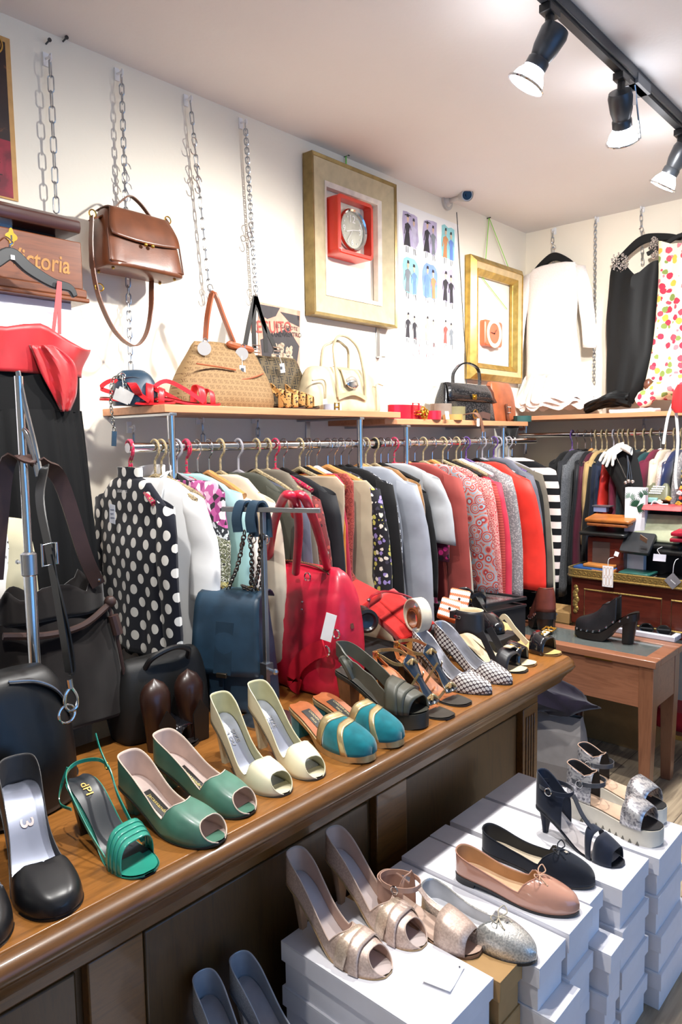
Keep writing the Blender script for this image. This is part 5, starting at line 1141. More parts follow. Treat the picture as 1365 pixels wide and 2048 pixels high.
# --- coiled belts on the shelves
def coil(name, label, c, R1, w, m, turns=1.3, th=.003, axis='z', rz=0, buckle=None, bm=None, group='coiled belts on the shelves', tail=None, sx=1., bsz=.02, ang=-90, loc_rot=None):
    o = thing(name, label, 'belt', c, rot=loc_rot or (0, 0, rz), group=group); b = MB(); P = []
    N = int(28*turns)
    for i in range(N+1):
        a = 2*PI*turns*i/N+R(ang); rr = R1-(.006*i/28); P.append(Vector((rr*math.cos(a)*sx, rr*math.sin(a), w/2)))
    if tail: P += [Vector(q) for q in tail]
    b.ribbon(P, (0, 0, 1), w, th); b.build('strap', m, o)
    if buckle:
        b = MB(); a = R(buckle); p = Vector((R1*math.cos(a)*sx*1.04, R1*math.sin(a)*1.04, w/2)); t_ = Vector((-math.sin(a), math.cos(a), 0)); b.tube([p+t_*(x*bsz)+Vector((0, 0, z*w*.62)) for x, z in ((-1, -1), (1, -1), (1, 1), (-1, 1))], .0032, 8, closed=True); b.cyl(p+t_*-bsz, p+t_*bsz*.9, .0022, 6); b.build('buckle', bm or GOLD, o)
    return o
p = PX(665, 822, -1.765); coil('belt', 'pale grey blue belt with gold studs coiled before the cream handbag', (p.x-.0, p.y, SH), .035, .022, plain('#a9afbd', .4), 1.2, sx=1, buckle=-20, bsz=.008)
p = PX(815, 826, -1.80); coil('belt', 'wide glossy red belt with square red buckle on the second shelf', (p.x-.02, p.y+.01, SH2), .105, .058, plain('#a8182a', .25, coat=.4, var=.05), 1.1, buckle=8, bm=plain('#c01f30', .25, coat=.4), bsz=.026, sx=.42)
p = PX(862, 828, -1.78); coil('belt', 'narrow red belt coiled right of the wide red one', (p.x, p.y, SH2), .045, .036, plain('#b01c2e', .25, coat=.4), 1.2)
p = PX(846, 828, -1.76); o = thing('bracelet', 'gold knotted bracelet heap in front of the red belts', 'bracelet', (p.x, p.y, SH2)); b = MB()
for k in range(7): b.torus((.012*math.sin(k*2.3), .016*math.cos(k*1.7), .012+.004*k), .014, .0035, 'xyz'[k % 3], 14, 6)
b.build('gold_links', GOLD, o)
p = PX(882, 824, -1.86); coil('belt', 'taupe belt with large fabric covered buckle standing on the second shelf', (p.x, p.y, SH2), .05, .075, plain('#7a6c60', .7), 1.15, buckle=0, bm=plain('#6a5c52', .7), bsz=.022)
p = PX(915, 824, -1.86); coil('belt', 'olive belt coil behind the taupe buckle', (p.x-.02, p.y, SH2), .055, .066, plain('#77714f', .6), 1.15)
p = PX(905, 829, -1.78); coil('belt', 'tan leather belt coil with white tag beneath the taupe buckle', (p.x, p.y, SH2), .045, .024, plain('#a98246', .5), 1.2)
o = thing('paper_tag', 'white price tag stuck to the tan belt coil', 'tag', (PX(896, 829, -1.735).x, PX(896, 829, -1.735).y, SH2+.001), rot=(0, R(-8), 0)); b = MB(); b.bb((-.0005, -.013, 0), (.0005, .013, .034)); b.build('card', WHITEP, o)
p = PX(955, 824, -1.80); o = coil('belt', 'dark brown wide belt with brass ring buckle lying along the shelf edge', (p.x, p.y, SH2), .03, .03, leather('#4a3530', .45), 1.0, sx=.7, tail=[(.0, .05, .03), (.01, .1, .02)])
b = MB(); b.torus((.025, -.055, .03), .019, .003, 'x', 20, 8); b.build('ring_buckle', BRASS, o)
q = PX(955, 832, -1.74); o = thing('belt', 'narrow brown belt end with silver buckle dangling over the shelf edge', 'belt', q); b = MB(); b.ribbon(spline([(-.05, -.03, .008), (.0, -.02, .012), (.014, 0, -.01), (.014, .02, -.05), (.012, .03, -.075)], 5), (0, 1, .2), .022, .003); b.build('strap', leather('#6b4a3a', .45), o); b = MB(); b.tube([Vector((.014, .032+x*.012, -.085+z*.014)) for x, z in ((-1, -1), (1, -1), (1, 1), (-1, 1))], .0026, 6, closed=True); b.build('buckle', CHROME, o); tag_card(o, (.016, -.018, -.012), WHITEP, .02, .034, nrm=(1, 0, 0))
# --- black crocodile bag
t = NT('croc', .22, coat=.4); v = t.voro(t.map(t.obj, (1, 1, 1.6)), 75, .75); t.color('#15171b'); t.bump(t.math('MINIMUM', v, .45), .9, .004); croc = t.mat
y0, y1 = PX(889, 826, -1.88).y, PX(990, 826, -1.88).y; w_ = (y1-y0)/2; ht = PX(940, 770, -1.88).z-SH2
kb = thing('handbag', 'black crocodile handbag with single top handle and brass lock on the second shelf', 'handbag', (-1.91, (y0+y1)/2, SH2), rot=(0, 0, PI/2))
body(kb, 'body', croc, dense([(.001, w_*1.0, .05), (.01, w_*1.02, .054), (ht*.6, w_*.95, .042), (ht, w_*.86, .02)], 12), 6, 48, .001, 8, 2)
b = MB(); rg = [[Vector((u*w_*k_, y, z)) for u in [j/10*2-1 for j in range(11)]] for y, z, k_ in ((.015, ht+.004, .84), (-.02, ht+.006, .86), (-.038, ht*.85, .9), (-.05, ht*.55, .95))]; b.loft(rg, closed=False); b.build('flap', croc, kb, solid=.003)
b = MB(); hz = PX(945, 728, -1.9).z-SH2; b.ribbon(spline([(-w_*.55, -.01, ht+.004), (-w_*.52, -.01, ht+(hz-ht)*.5), (-w_*.25, -.01, hz-.008), (w_*.1, -.01, hz), (w_*.42, -.01, hz-.02), (w_*.5, -.01, ht+(hz-ht)*.4), (w_*.5, -.01, ht+.004)], 6), (0, 1, 0), .014, .008); b.build('handle', croc, kb)
b = MB(); b.bb((-.018, -.054, ht*.60), (.018, -.049, ht*.74)); b.cyl((0, -.058, ht*.67), (0, -.05, ht*.67), .007, 10); b.build('lock', GOLD, kb, bevel=.001)
# --- tan saddle bag
y0, y1 = PX(988, 832, -1.86).y, PX(1034, 836, -1.86).y; w_ = (y1-y0)/2+.012; ht = PX(1010, 765, -1.88).z-SH2
tb2 = thing('saddle_bag', 'tan brown saddle bag with dangling strap at the right end of second shelf', 'handbag', (-1.90, (y0+y1)/2, SH2), rot=(0, 0, PI/2)); tnl = leather('#9c5230', .42, .12)
body(tb2, 'body', tnl, dense([(.001, w_*.95, .04), (.015, w_*1.0, .045), (ht*.6, w_*.92, .04), (ht*.95, w_*.75, .02), (ht, w_*.65, .012)], 12), 4, 40, .004, 12, 4)
b = MB(); b.ribbon([(-.01, -.05, ht*.45), (0, -.055, .02), (.01, -.06, -.01)], (1, 0, 0), .022, .004); b.ribbon(spline([(.0, -.06, .0), (.05, -.09, -.035), (.11, -.09, -.03), (.13, -.06, -.005)], 5), (0, 0, 1), .014, .003); b.build('strap', leather('#6b3a26', .45), tb2)
b = MB(); b.tube([Vector((x*.016, -.06, ht*.3+z*.014)) for x, z in ((-1, -1), (1, -1), (1, 1), (-1, 1))], .003, 6, closed=True); b.build('buckle', CHROME, tb2)
p = PX(1045, 838, -1.80); coil('belt', 'dark teal cloth belt coiled at the corner end of the shelf', (p.x, p.y, SH2), .05, .03, plain('#1f4a48', .7), 1.1, sx=.9)
p = PX(1022, 856, -1.76); o = thing('scarf', 'black cloth triangle hanging beneath the end of the second shelf', 'scarf', (p.x, p.y, S2Z-.013)); b = MB(); b.grid(lambda u, v: Vector((.012*math.sin(u*9)*v, (u-.5)*.17*(1-v*.9)+.01*v, -.085*v)), 12, 6); b.build('cloth', cloth('#141414'), o, solid=.002)
# ================================================================== STANDS AND BAGS ON THE COUNTER
# left stand
st = thing('display_stand', 'tall chrome bag stand at the left edge carrying dark bags', 'stand', (-1.46, PX(57, 1108, -1.46).y, ZT))
zt = PX(30, 752, -1.46).z-ZT; zc = PX(57, 1108, -1.46).z-ZT
MB().lathe([(.0, 0), (.075, 0), (.075, .006), (.012, .012), (.012, .02)], 28).build('base', STEEL, st)
MB().cyl((0, 0, .015), (0, 0, zc), .0125, 16).build('lower_pole', CHROME, st); MB().cyl((0, 0, zc-.02), (0, 0, zt), .0085, 14).build('upper_pole', CHROME, st)
b = MB(); b.lathe([(.0135, zc-.045), (.016, zc-.042), (.016, zc), (.010, zc+.004)], 18, cap=False); b.cyl((-.014, 0, zc-.02), (-.04, -.005, zc-.02), .003, 8); b.ball((-.042, -.005, zc-.02), .005, 8); b.build('clamp_collar', STEEL, st)
b = MB(); b.tube(spline([(0, 0, zt-.10), (.014, .006, zt-.12), (.024, .012, zt-.16), (.03, .016, zt-.20)], 5), .006, 8); b.tube(spline([(0, 0, zt), (.0, 0, zt+.006), (.01, .006, zt-.06), (.026, .014, zt-.14), (.034, .018, zt-.20), (.030, .016, zt-.23)], 5), .005, 8); b.build('hook_arm', CHROME, st)
hookp = Vector((-1.46+.03, st.location.y+.014, ZT+zt-.17))
# dark brown suede tote
bsu = suede('#120c0b'); bst = leather('#38241f', .5)
A = PX(-40, 1250, -1.52); B_ = PX(262, 1300, -1.52); zb0 = PX(250, 1425, -1.52).z; ztp = PX(215, 1165, -1.52).z
bt = thing('suede_tote', 'large dark brown suede tote hanging from the left stand', 'handbag', (-1.54, (A.y+B_.y)/2-.01, max(ZT+.002, zb0+.01)), rot=(0, 0, PI/2+R(-4))); w_ = (B_.y-A.y)/2*.93; hh = ztp-zb0
body(bt, 'body', bsu, dense([(.0, w_*.98, .05), (.02, w_*1.0, .056), (hh*.4, w_*.93, .05), (hh*.72, w_*.80, .035), (hh*.8, w_*.77, .03)], 16), 4, 56, .014, 9, 7)
b = MB()
def gath(u, v):
    a = 2*PI*u; c_, s_ = math.cos(a), math.sin(a); wv = 1+.06*math.sin(a*9)
    return Vector((math.copysign(abs(c_)**.6, c_)*w_*.76*(1-.03*v), math.copysign(abs(s_)**.6, s_)*.034*wv, hh*.78+v*hh*.2+.012*math.sin(a*7)*v+(.02 if c_ > .5 else 0)*v))
b.grid(gath, 60, 6); b.build('gathered_rim', bsu, bt, solid=.003)
Lt = lambda p: Matrix.Rotation(-(PI/2+R(-4)), 3, 'Z') @ (Vector(p)-bt.location)
b = MB(); b.tube(spline([(-w_*.75, -.04, hh*.74), (-w_*.2, -.05, hh*.70), (w_*.3, -.05, hh*.72), (w_*.76, -.03, hh*.82)], 6), .008, 8); b.ball((w_*.78, -.03, hh*.84), .014, 10); b.tube(spline([(w_*.76, -.03, hh*.8), (w_*.84, -.04, hh*.55), (w_*.9, -.045, hh*.3)], 5), .004, 6); b.cyl((w_*.80, -.035, hh*.74), (w_*.85, -.04, hh*.60), .012, 10); b.build('drawstring', bst, bt)
for sx, pts in ((1, [(197, 1170), (170, 1110), (120, 960), (60, 830)]), (-1, [(-10, 1160), (0, 1040), (18, 920), (40, 830)])):
    b = MB(); P = [PX(u_, v_, -1.50+.05*i/3) for i, (u_, v_) in enumerate(pts)]; P[-1] = hookp.copy(); b.ribbon(spline([Lt(q) for q in P], 6), (1, 0, 0), .032, .004); b.build('shoulder_strap', bst, bt)
    b = MB()
    for k in range(2): b.ball(Lt(P[0])+Vector((-.004*sx*k, -.004, .012+.02*k)), .005, 8)
    b.build('strap_studs', CHROME, bt)
# black shoulder bag on the counter, with zip, clasp and hanging strap
blb = leather('#0f0f10', .42, .1, 260)
a, c = PX(-70, 1440, -1.35), PX(140, 1440, -1.35); ztop = PX(60, 1335, -1.36).z
kb2 = thing('shoulder_bag', 'black leather shoulder bag with curved zip at the left edge of the counter', 'handbag', (-1.368, (a.y+c.y)/2, ZT), rot=(0, 0, PI/2+R(6))); w_ = (c.y-a.y)/2; hh = ztop-ZT
body(kb2, 'body', blb, dense([(.001, w_*.98, .06), (.02, w_*1.02, .07), (hh*.45, w_*1.03, .072), (hh*.8, w_*.92, .055), (hh*.95, w_*.72, .035), (hh, w_*.55, .018)], 16), 3, 48, .007, 9, 9)
b = MB(); P = spline([(-w_*.3, -.035, hh*.97), (w_*.2, -.045, hh*.93), (w_*.6, -.052, hh*.82), (w_*.85, -.05, hh*.62)], 8); b.ribbon(P, (0, 1, .6), .012, .003); b.build('zip_tape', plain('#2a2a2c', .6), kb2)
b = MB()
for i in range(len(P)-1):
    for k in range(3): b.ball(P[i].lerp(P[i+1], k/3)+Vector((0, -.002, .001)), .0022, 5)
b.build('zip_teeth', STEEL, kb2)
Lk = lambda p: Matrix.Rotation(-(PI/2+R(6)), 3, 'Z') @ (Vector(p)-kb2.location)
b = MB(); P = [hookp+Vector((.01, .01, -.01)), PX(80, 1000, -1.36), PX(99, 1105, -1.31), PX(122, 1240, -1.28), PX(138, 1345, -1.27)]; b.ribbon(spline([Lk(q) for q in P], 6), (0, 1, .1), .022, .003); P2 = [PX(99, 1110, -1.305), PX(130, 1230, -1.27), PX(147, 1330, -1.27), PX(140, 1352, -1.27)]; b.ribbon(spline([Lk(q) for q in P2], 6), (0, 1, .1), .010, .003); b.build('hanging_strap', blb, kb2)
b = MB(); c_ = Lk(PX(97, 1108, -1.30)); b.tube([c_+Vector((x*.015, -.004, z*.02)) for x, z in ((-1, -1), (1, -1), (1, 1), (-1, 1))], .003, 8, closed=True); b.build('strap_buckle', CHROME, kb2)
b = MB(); q = PX(138, 1358, -1.27); b.cyl(Lk(q), Lk(PX(141, 1375, -1.27)), .006, 10); P = [Lk(PX(u_, v_, -1.27)) for u_, v_ in ((141, 1376), (131, 1390), (130, 1412), (140, 1422), (153, 1414), (154, 1394), (147, 1380))]; b.tube(spline(P, 4, True), .0032, 8, closed=True); b.torus(Lk(PX(134, 1428, -1.27)), .017, .0026, 'y', 20, 8); b.build('snap_hook', CHROME, kb2)
# right T stand
pz = PZ(547, 1445, ZT); SX, SY = pz.x-.02, pz.y
ts = thing('display_stand', 'chrome t shaped bag stand between the blue and red handbags', 'stand', (SX, SY, ZT)); e0, e1 = PY(445, 1019, SY-.05), PY(641, 1013, SY+.06)
d_ray = ray(545, 1017); k_ = SX/d_ray.x; zbar = (EYE+d_ray*k_).z-ZT
hb = [Vector((e0.x-SX, e0.y-SY, zbar)), Vector((e1.x-SX, e1.y-SY, zbar))]
MB().lathe([(0, 0), (.07, 0), (.07, .006), (.01, .012)], 24).build('base', STEEL, ts); MB().bb((-.006, -.006, .01), (.006, .006, zbar)).build('pole', STEEL, ts, bevel=.001)
b = MB(); b.ribbon(hb, (0, 0, 1), .012, .012); b.build('cross_bar', STEEL, ts, bevel=.001)
b = MB(); b.bb((-.012, -.012, .12), (.012, .012, .15)); b.cyl((.01, 0, .135), (.035, -.004, .135), .004, 8); b.ball((.037, -.004, .135), .008, 8); b.build('clamp', STEEL, ts)
# blue satchel
nvb = leather('#233a4c', .45, .15, 180); q = PZ(487, 1412, ZT); yawb = R(24)
bs_ = thing('flap_bag', 'dark blue leather flap bag with chain strap on the counter', 'handbag', (q.x-.015, q.y+.0, ZT), yawb); hh = .305; w_ = .094
body(bs_, 'body', nvb, dense([(.001, w_*1.02, .055), (.02, w_*1.05, .066), (hh*.4, w_*1.0, .062), (hh*.75, w_*.90, .055), (hh*.95, w_*.86, .045), (hh, w_*.84, .035)], 16), 5, 52, .008, 9, 12)
b = MB(); rg = []
for i in range(17):
    t_ = i/16; y = cinterp([(0, .05), (.12, .02), (.26, -.045), (.5, -.067), (1, -.078)], t_); z = cinterp([(0, hh-.01), (.12, hh+.012), (.26, hh+.004), (.5, hh*.8), (1, hh*.36)], t_); hw = lerp(w_*.93, w_*1.06, t_); yy = []
    for j in range(13): u = j/12*2-1; yy.append(Vector((u*hw, y-.006*(1-u*u)*t_, z-.004*(1-u*u)*(t_ > .9))))
    rg.append(yy)
b.loft(rg, closed=False); b.build('flap', nvb, bs_, solid=.004)
b = MB(); b.ribbon([(0, -.070, hh*.8), (-.004, -.079, hh*.5), (-.006, -.084, hh*.36)], (1, 0, 0), .05, .003) ; b.ribbon([(-.03, -.07, hh*.34), (-.028, -.073, .01)], (1, 0, 0), .04, .003); b.build('centre_band', leather('#1b3040', .5), bs_)
b = MB(); b.bb((-.02, -.092, hh*.335), (.01, -.08, hh*.375)); b.build('turn_lock', plain('#4a4238', .35, metal=.8, var=0), bs_, bevel=.002)
for sx in (-1, 1): b = MB(); b.torus((sx*w_*.55, -.012, hh+.012), .013, .0026, 'y', 16, 6, sc=(1.3, .8)); b.build('eyelet', metalm('#b09a6a', .3), bs_)
Ls = lambda p: Matrix.Rotation(-yawb, 3, 'Z') @ (Vector(p)-bs_.location)
cm = metalm('#6f6a66', .3); b = MB(); barx = lambda u_: Vector((SX, SY, ZT))+hb[0].lerp(hb[1], u_)
tops = [PX(490, 1062, barx(.22).x+.02), PX(500, 1060, barx(.22).x), PX(522, 1070, barx(.36).x+.02)]
for top_, bot in ((tops[0], (-w_*.2, -.01, hh+.012)), (tops[1], (w_*.45, 0, hh+.012)), (tops[2], (w_*.6, -.012, hh+.012)), (tops[2]+Vector((0, .01, 0)), (w_*.7, .01, hh+.012))):
    Q = spline([Ls(top_), Ls(top_).lerp(Vector(bot), .5)+Vector((.004, 0, -.01)), Vector(bot)], 4)
    for i in range(len(Q)-1): links(b, Q[i], Q[i+1], .017, .0052, .0018)
for sx in (-1, 1): Q = spline([(sx*w_*.55, -.02, hh+.014), (sx*w_*.5-.03, 0, hh+.02), (sx*w_*.3, .02, hh+.012)], 3); [links(b, Q[i], Q[i+1], .014, .0045, .002) for i in range(len(Q)-1)]
b.build('chain_strap', cm, bs_)
for f_ in (.23, .37):
    b = MB(); c_ = barx(f_); b.ribbon(spline([Ls(c_+Vector(q_)) for q_ in ((-.006, -.016, -.055), (-.008, -.018, -.02), (-.004, -.008, .014), (.004, .010, .014), (.008, .02, -.02), (.012, .02, -.07))], 5), (Ls(c_+Vector((.1, .03, 0)))-Ls(c_)), .026, .006); b.build('strap_pad', nvb, bs_)
    b = MB(); b.torus(Ls(c_+Vector((.012, .012, -.075))), .011, .002, 'y', 14, 6); b.build('strap_ring', CHROME, bs_)
# red handbag
rdl = leather('#bf1d38', .36, .16, 160, coat=.1); q = PZ(640, 1392, ZT); yawr = R(-3)
rb_ = thing('handbag', 'large red leather handbag with two looped handles on the counter behind the mules', 'handbag', (q.x-.145, q.y+.07, ZT), yawr)
xl, xr = PY(533, 1150, q.y).x, PY(735, 1300, q.y).x; w_ = (xr-xl)/2*1.16; hh = PY(575, 1125, q.y+.05).z-ZT
body(rb_, 'body', rdl, dense([(.001, w_*.93, .07), (.02, w_*1.0, .082), (hh*.4, w_*1.0, .082), (hh*.75, w_*.97, .072), (hh*.93, w_*.86, .045), (hh, w_*.74, .018)], 18), 3.6, 60, .010, 8, 21)
b = MB(); b.grid(lambda u, v: Vector(((u*2-1)*w_*lerp(.72, .80, v), -.076+.012*v**2-.006*(1-(u*2-1)**4), lerp(.03, hh*.55, v))), 14, 8); b.build('front_pocket', rdl, rb_, solid=.005, recalc=True)
b = MB(); P = spline([(-w_*.74, -.02, hh*.98), (0, -.018, hh+.006), (w_*.6, -.02, hh*.985), (w_*.9, -.012, hh*.82), (w_*1.0, -.005, hh*.55)], 8); b.ribbon(P, (0, 1, 0), .012, .003); b.build('zip_tape', plain('#5a2a22', .6), rb_)
b = MB()
for i in range(len(P)-1):
    for k in range(2): b.ball(P[i].lerp(P[i+1], k/2)+Vector((0, 0, .002)), .002, 5)
b.build('zip_teeth', BRASS, rb_)
b = MB(); b.ribbon([(w_*.62, -.03, hh*.97), (w_*.68, -.05, hh*.80), (w_*.70, -.062, hh*.66)], (1, .3, 0), .022, .004); b.build('zip_pull', rdl, rb_)
for sx in (-1, 1):
    b = MB(); b.ribbon([(sx*w_*.42, -.052, hh*.90), (sx*w_*.43, -.074, hh*.66)], (1, 0, 0), .026, .005); b.build('handle_tab', rdl, rb_)
    b = MB()
    for k in range(2): b.ball((sx*w_*.43, -.073-.002*k, hh*(.74-.06*k)), .0036, 8)
    b.build('rivets', CHROME, rb_); b = MB(); b.torus((sx*w_*.42, -.05, hh*.93), .012, .0024, 'y', 16, 6); b.build('handle_ring', CHROME, rb_)
Lr = lambda p: Matrix.Rotation(-yawr, 3, 'Z') @ (Vector(p)-rb_.location)
yh = SY+.02
for pts, dy in (([(538, 1120), (548, 1050), (566, 1000), (578, 990), (592, 1005), (598, 1060), (592, 1145)], -.02), ([(650, 1010), (600, 992), (590, 990), (610, 996), (640, 1060), (662, 1135)], .03)):
    if dy > 0: pts = [(590, 1030), (584, 1000), (596, 990), (612, 1000), (635, 1060), (655, 1135)]
    P = [PY(u_, v_, lerp(rb_.location.y-.05+dy, yh+dy*.4, math.sin(PI*i/(len(pts)-1)))) for i, (u_, v_) in enumerate(pts)]
    b = MB(); b.tube(spline([Lr(p_) for p_ in P], 6), .0115, 12); b.build('handle', rdl, rb_)
b = MB(); P = spline([Lr(PY(u_, v_, rb_.location.y-.10)) for u_, v_ in ((650, 1296), (625, 1305), (596, 1330), (586, 1362), (600, 1375))], 6); b.ribbon(P, (0, 0, 1), .045, .005); b.build('shoulder_strap', leather('#c41f33', .4), rb_)
c_ = Lr(PY(652, 1302, rb_.location.y-.095)); MB().torus(c_, .014, .0026, 'y', 18, 6).build('strap_ring', CHROME, rb_); MB().torus(c_+Vector((.03, .01, .05)), .012, .0026, 'y', 18, 6).build('strap_ring', CHROME, rb_)
tag_card(rb_, Lr(PY(664, 1228, rb_.location.y-.105)), WHITEP, .03, .075, tilt=-.25, nrm=(.5, -1, 0))
# ------------------------------------------------------------------ small things behind the right hand shoes
def clutch(name, label, c, size, m, rot, cat='purse', group=None, flap=None, fm=None):
    o = thing(name, label, cat, c, rot=rot, group=group); w, d, h = size
    b = MB(); rg = []
    for z, k in ((0, .96), (h*.15, 1), (h*.85, 1), (h, .96)): rg.append([Vector((math.copysign(abs(math.cos(a))**.25, math.cos(a))*w/2*k, math.copysign(abs(math.sin(a))**.25, math.sin(a))*d/2*k, z+.15*h*math.sin(3*a))) for a in [2*PI*(j+.5)/32 for j in range(32)]])
    b.loft(rg); b.build('body', m, o)
    if flap:
        b = MB(); b.grid(lambda u, v: Vector(((u-.5)*w*(1-.25*v*flap), d/2-v*d*.62, h+.003+.002*math.sin(PI*v))), 12, 8); b.build('flap', fm or m, o, solid=.003)
    return o
rs = suede('#b5201c'); q = PZ(800, 1262, ZT)
clutch('suede_purse', 'red suede purse lying tilted behind the strappy sandals', PX(795, 1240, -1.38), (.22, .13, .028), rs, (R(14), R(20), R(-14)), flap=.3)
clutch('suede_purse', 'second red suede purse edge sticking out right beside the red handbag', PX(720, 1198, -1.45), (.13, .10, .025), rs, (R(20), R(10), R(-10)))
o = thing('belt', 'red patent strap with silver stud across the suede purse', 'belt', PX(752, 1186, -1.36)); b = MB(); b.ribbon(spline([PX(u_, v_, -1.36)-PX(752, 1186, -1.36) for u_, v_ in ((737, 1226), (738, 1205), (748, 1190), (775, 1183), (820, 1194), (848, 1214))], 5), (1, -.9, .0), .018, .003); b.build('strap', plain('#9c1626', .3, coat=.3), o); b = MB(); b.ball(PX(738, 1200, -1.355)-PX(752, 1186, -1.36), .006, 8); b.build('stud', CHROME, o)
p = PX(728, 1238, -1.32); o = thing('belt', 'wide black leather belt rolled up like a cylinder right of the red handbag', 'belt', (p.x, p.y, p.z), rot=(0, R(90), R(-30))); b = MB(); b.lathe([(.001, -.032), (.03, -.034), (.034, -.03), (.034, -.013), (.031, -.012), (.034, -.011), (.034, .010), (.031, .011), (.034, .012), (.034, .03), (.026, .034), (.02, .028), (.001, .026)], 28, cap=False); b.build('rolled_strap', leather('#17181b', .3, .05, coat=.2), o)
o = thing('stand_block', 'black display block under the rolled belts behind the shoes', 'display block', (-1.40, 1.66, ZT)); MB().bb((-.09, -.09, 0), (.08, .09, .075)).build('block', plain('#17171a', .6), o, bevel=.003)
clutch('suede_purse', 'purple suede purse lying under the rolled black belt', PZ(770, 1285, ZT)+Vector((-.04, .0, .012)), (.14, .10, .03), suede('#5a2270'), (R(6), 0, R(20)))
p = PX(845, 1228, -1.26); coil('belt', 'wide cream leather belt rolled and standing on edge behind the spotted pumps', (p.x, p.y, p.z), .052, .036, plain('#d8cdb6', .45), 1.1, .004, group='rolled belts on the counter', loc_rot=(R(90), 0, R(-20)))
p = PX(838, 1232, -1.265); coil('belt', 'brown leather belt rolled up inside the cream one', (p.x, p.y+.01, p.z-.006), .034, .030, leather('#8a5230', .45), 1.6, .004, group='rolled belts on the counter', loc_rot=(R(90), 0, R(-20)))
# printed gift boxes
t = NT('ikat', .5); x = t.xyz(t.obj); zz = t.math('ADD', t.math('MULTIPLY', x[2], 1/.022), t.math('MULTIPLY', t.math('ABSOLUTE', t.math('SUBTRACT', t.math('FRACT', t.math('MULTIPLY', x[0], 1/.006)), .5)), .35))
t.color(t.mix(t.math('LESS_THAN', t.math('FRACT', zz), .45), '#efe9e2', '#d06a3c')); m_ikat = t.mat
for (u_, v_), r_, la in (((915, 1203), (R(-25), R(10), R(30)), 'orange and white patterned purse behind the cuffed sandal, upper one'), ((893, 1222), (R(-30), R(16), R(28)), 'orange and white patterned purse behind the cuffed sandal, lower one')):
    p = PX(u_, v_, -1.33); o = thing('patterned_purse', la, 'purse', (p.x, p.y, p.z-.03), rot=r_, group='patterned purses'); b = MB(); b.bb((-.034, -.02, 0), (.034, .02, .07)); b.build('body', m_ikat, o, bevel=.006); b = MB(); b.ball((.0, -.021, .035), .005, 8); b.build('snap', DARKM, o)
# black framed glass display case behind the shoes
fz = ZT+.085; fr = plain('#1d1e20', .35, var=0)
c0 = PZ(785, 1196, fz); c1 = PZ(905, 1176, fz); c2 = PZ(1052, 1196, fz); sh_ = Vector((.0, -.0, 0))
cs = [Vector((q.x, q.y, fz)) for q in (c0, c1, c2)]; cs.append(cs[0]+cs[2]-cs[1])
dc = thing('glass_display_case', 'low black framed glass display case behind the shoes at the foot of the garments', 'display case', (0, 0, 0))
b = MB()
for i in range(4): b.ribbon([cs[i], cs[(i+1) % 4]], (0, 0, 1), .011, .013); b.ribbon([cs[i]-Vector((0, 0, .028)), cs[(i+1) % 4]-Vector((0, 0, .028))], (0, 0, 1), .008, .012)
b.build('frame', fr, dc)
gm_ = NT('case_glass', .03); gm_.b.inputs['Transmission Weight'].default_value = .9; gm_.color('#cdd2d2')
b = MB(); b.prism([q-Vector((0, 0, .006)) for q in cs], (0, 0, .003)); b.build('glass_lid', gm_.mat, dc, smooth=False)
b = MB(); b.prism([Vector((q.x, q.y, ZT-.25)) for q in cs], (0, 0, fz-.03-ZT+.25)); b.build('case_body', plain('#141416', .6), dc, smooth=False)
# black handbag standing in the shadow behind the brown shoes
p0, p1 = PX(232, 1440, -1.50), PX(405, 1420, -1.50); o = thing('handbag', 'black leather handbag in the shadow behind the two brown shoes', 'handbag', (-1.50, (p0.y+p1.y)/2, ZT), rot=(0, 0, PI/2)); w_ = (p1.y-p0.y)/2
body(o, 'body', leather('#0a0a0a', .6), dense([(.001, w_*.97, .05), (.02, w_, .058), (.10, w_*.98, .055), (.17, w_*.88, .04), (.19, w_*.8, .02)], 12), 4, 40, .006, 9, 41)
b = MB(); b.tube(spline([(-w_*.5, -.03, .17), (-w_*.4, -.05, .20), (0, -.06, .215), (w_*.4, -.05, .20), (w_*.5, -.03, .17)], 6), .007, 8); b.build('handle', leather('#121213', .5), o)
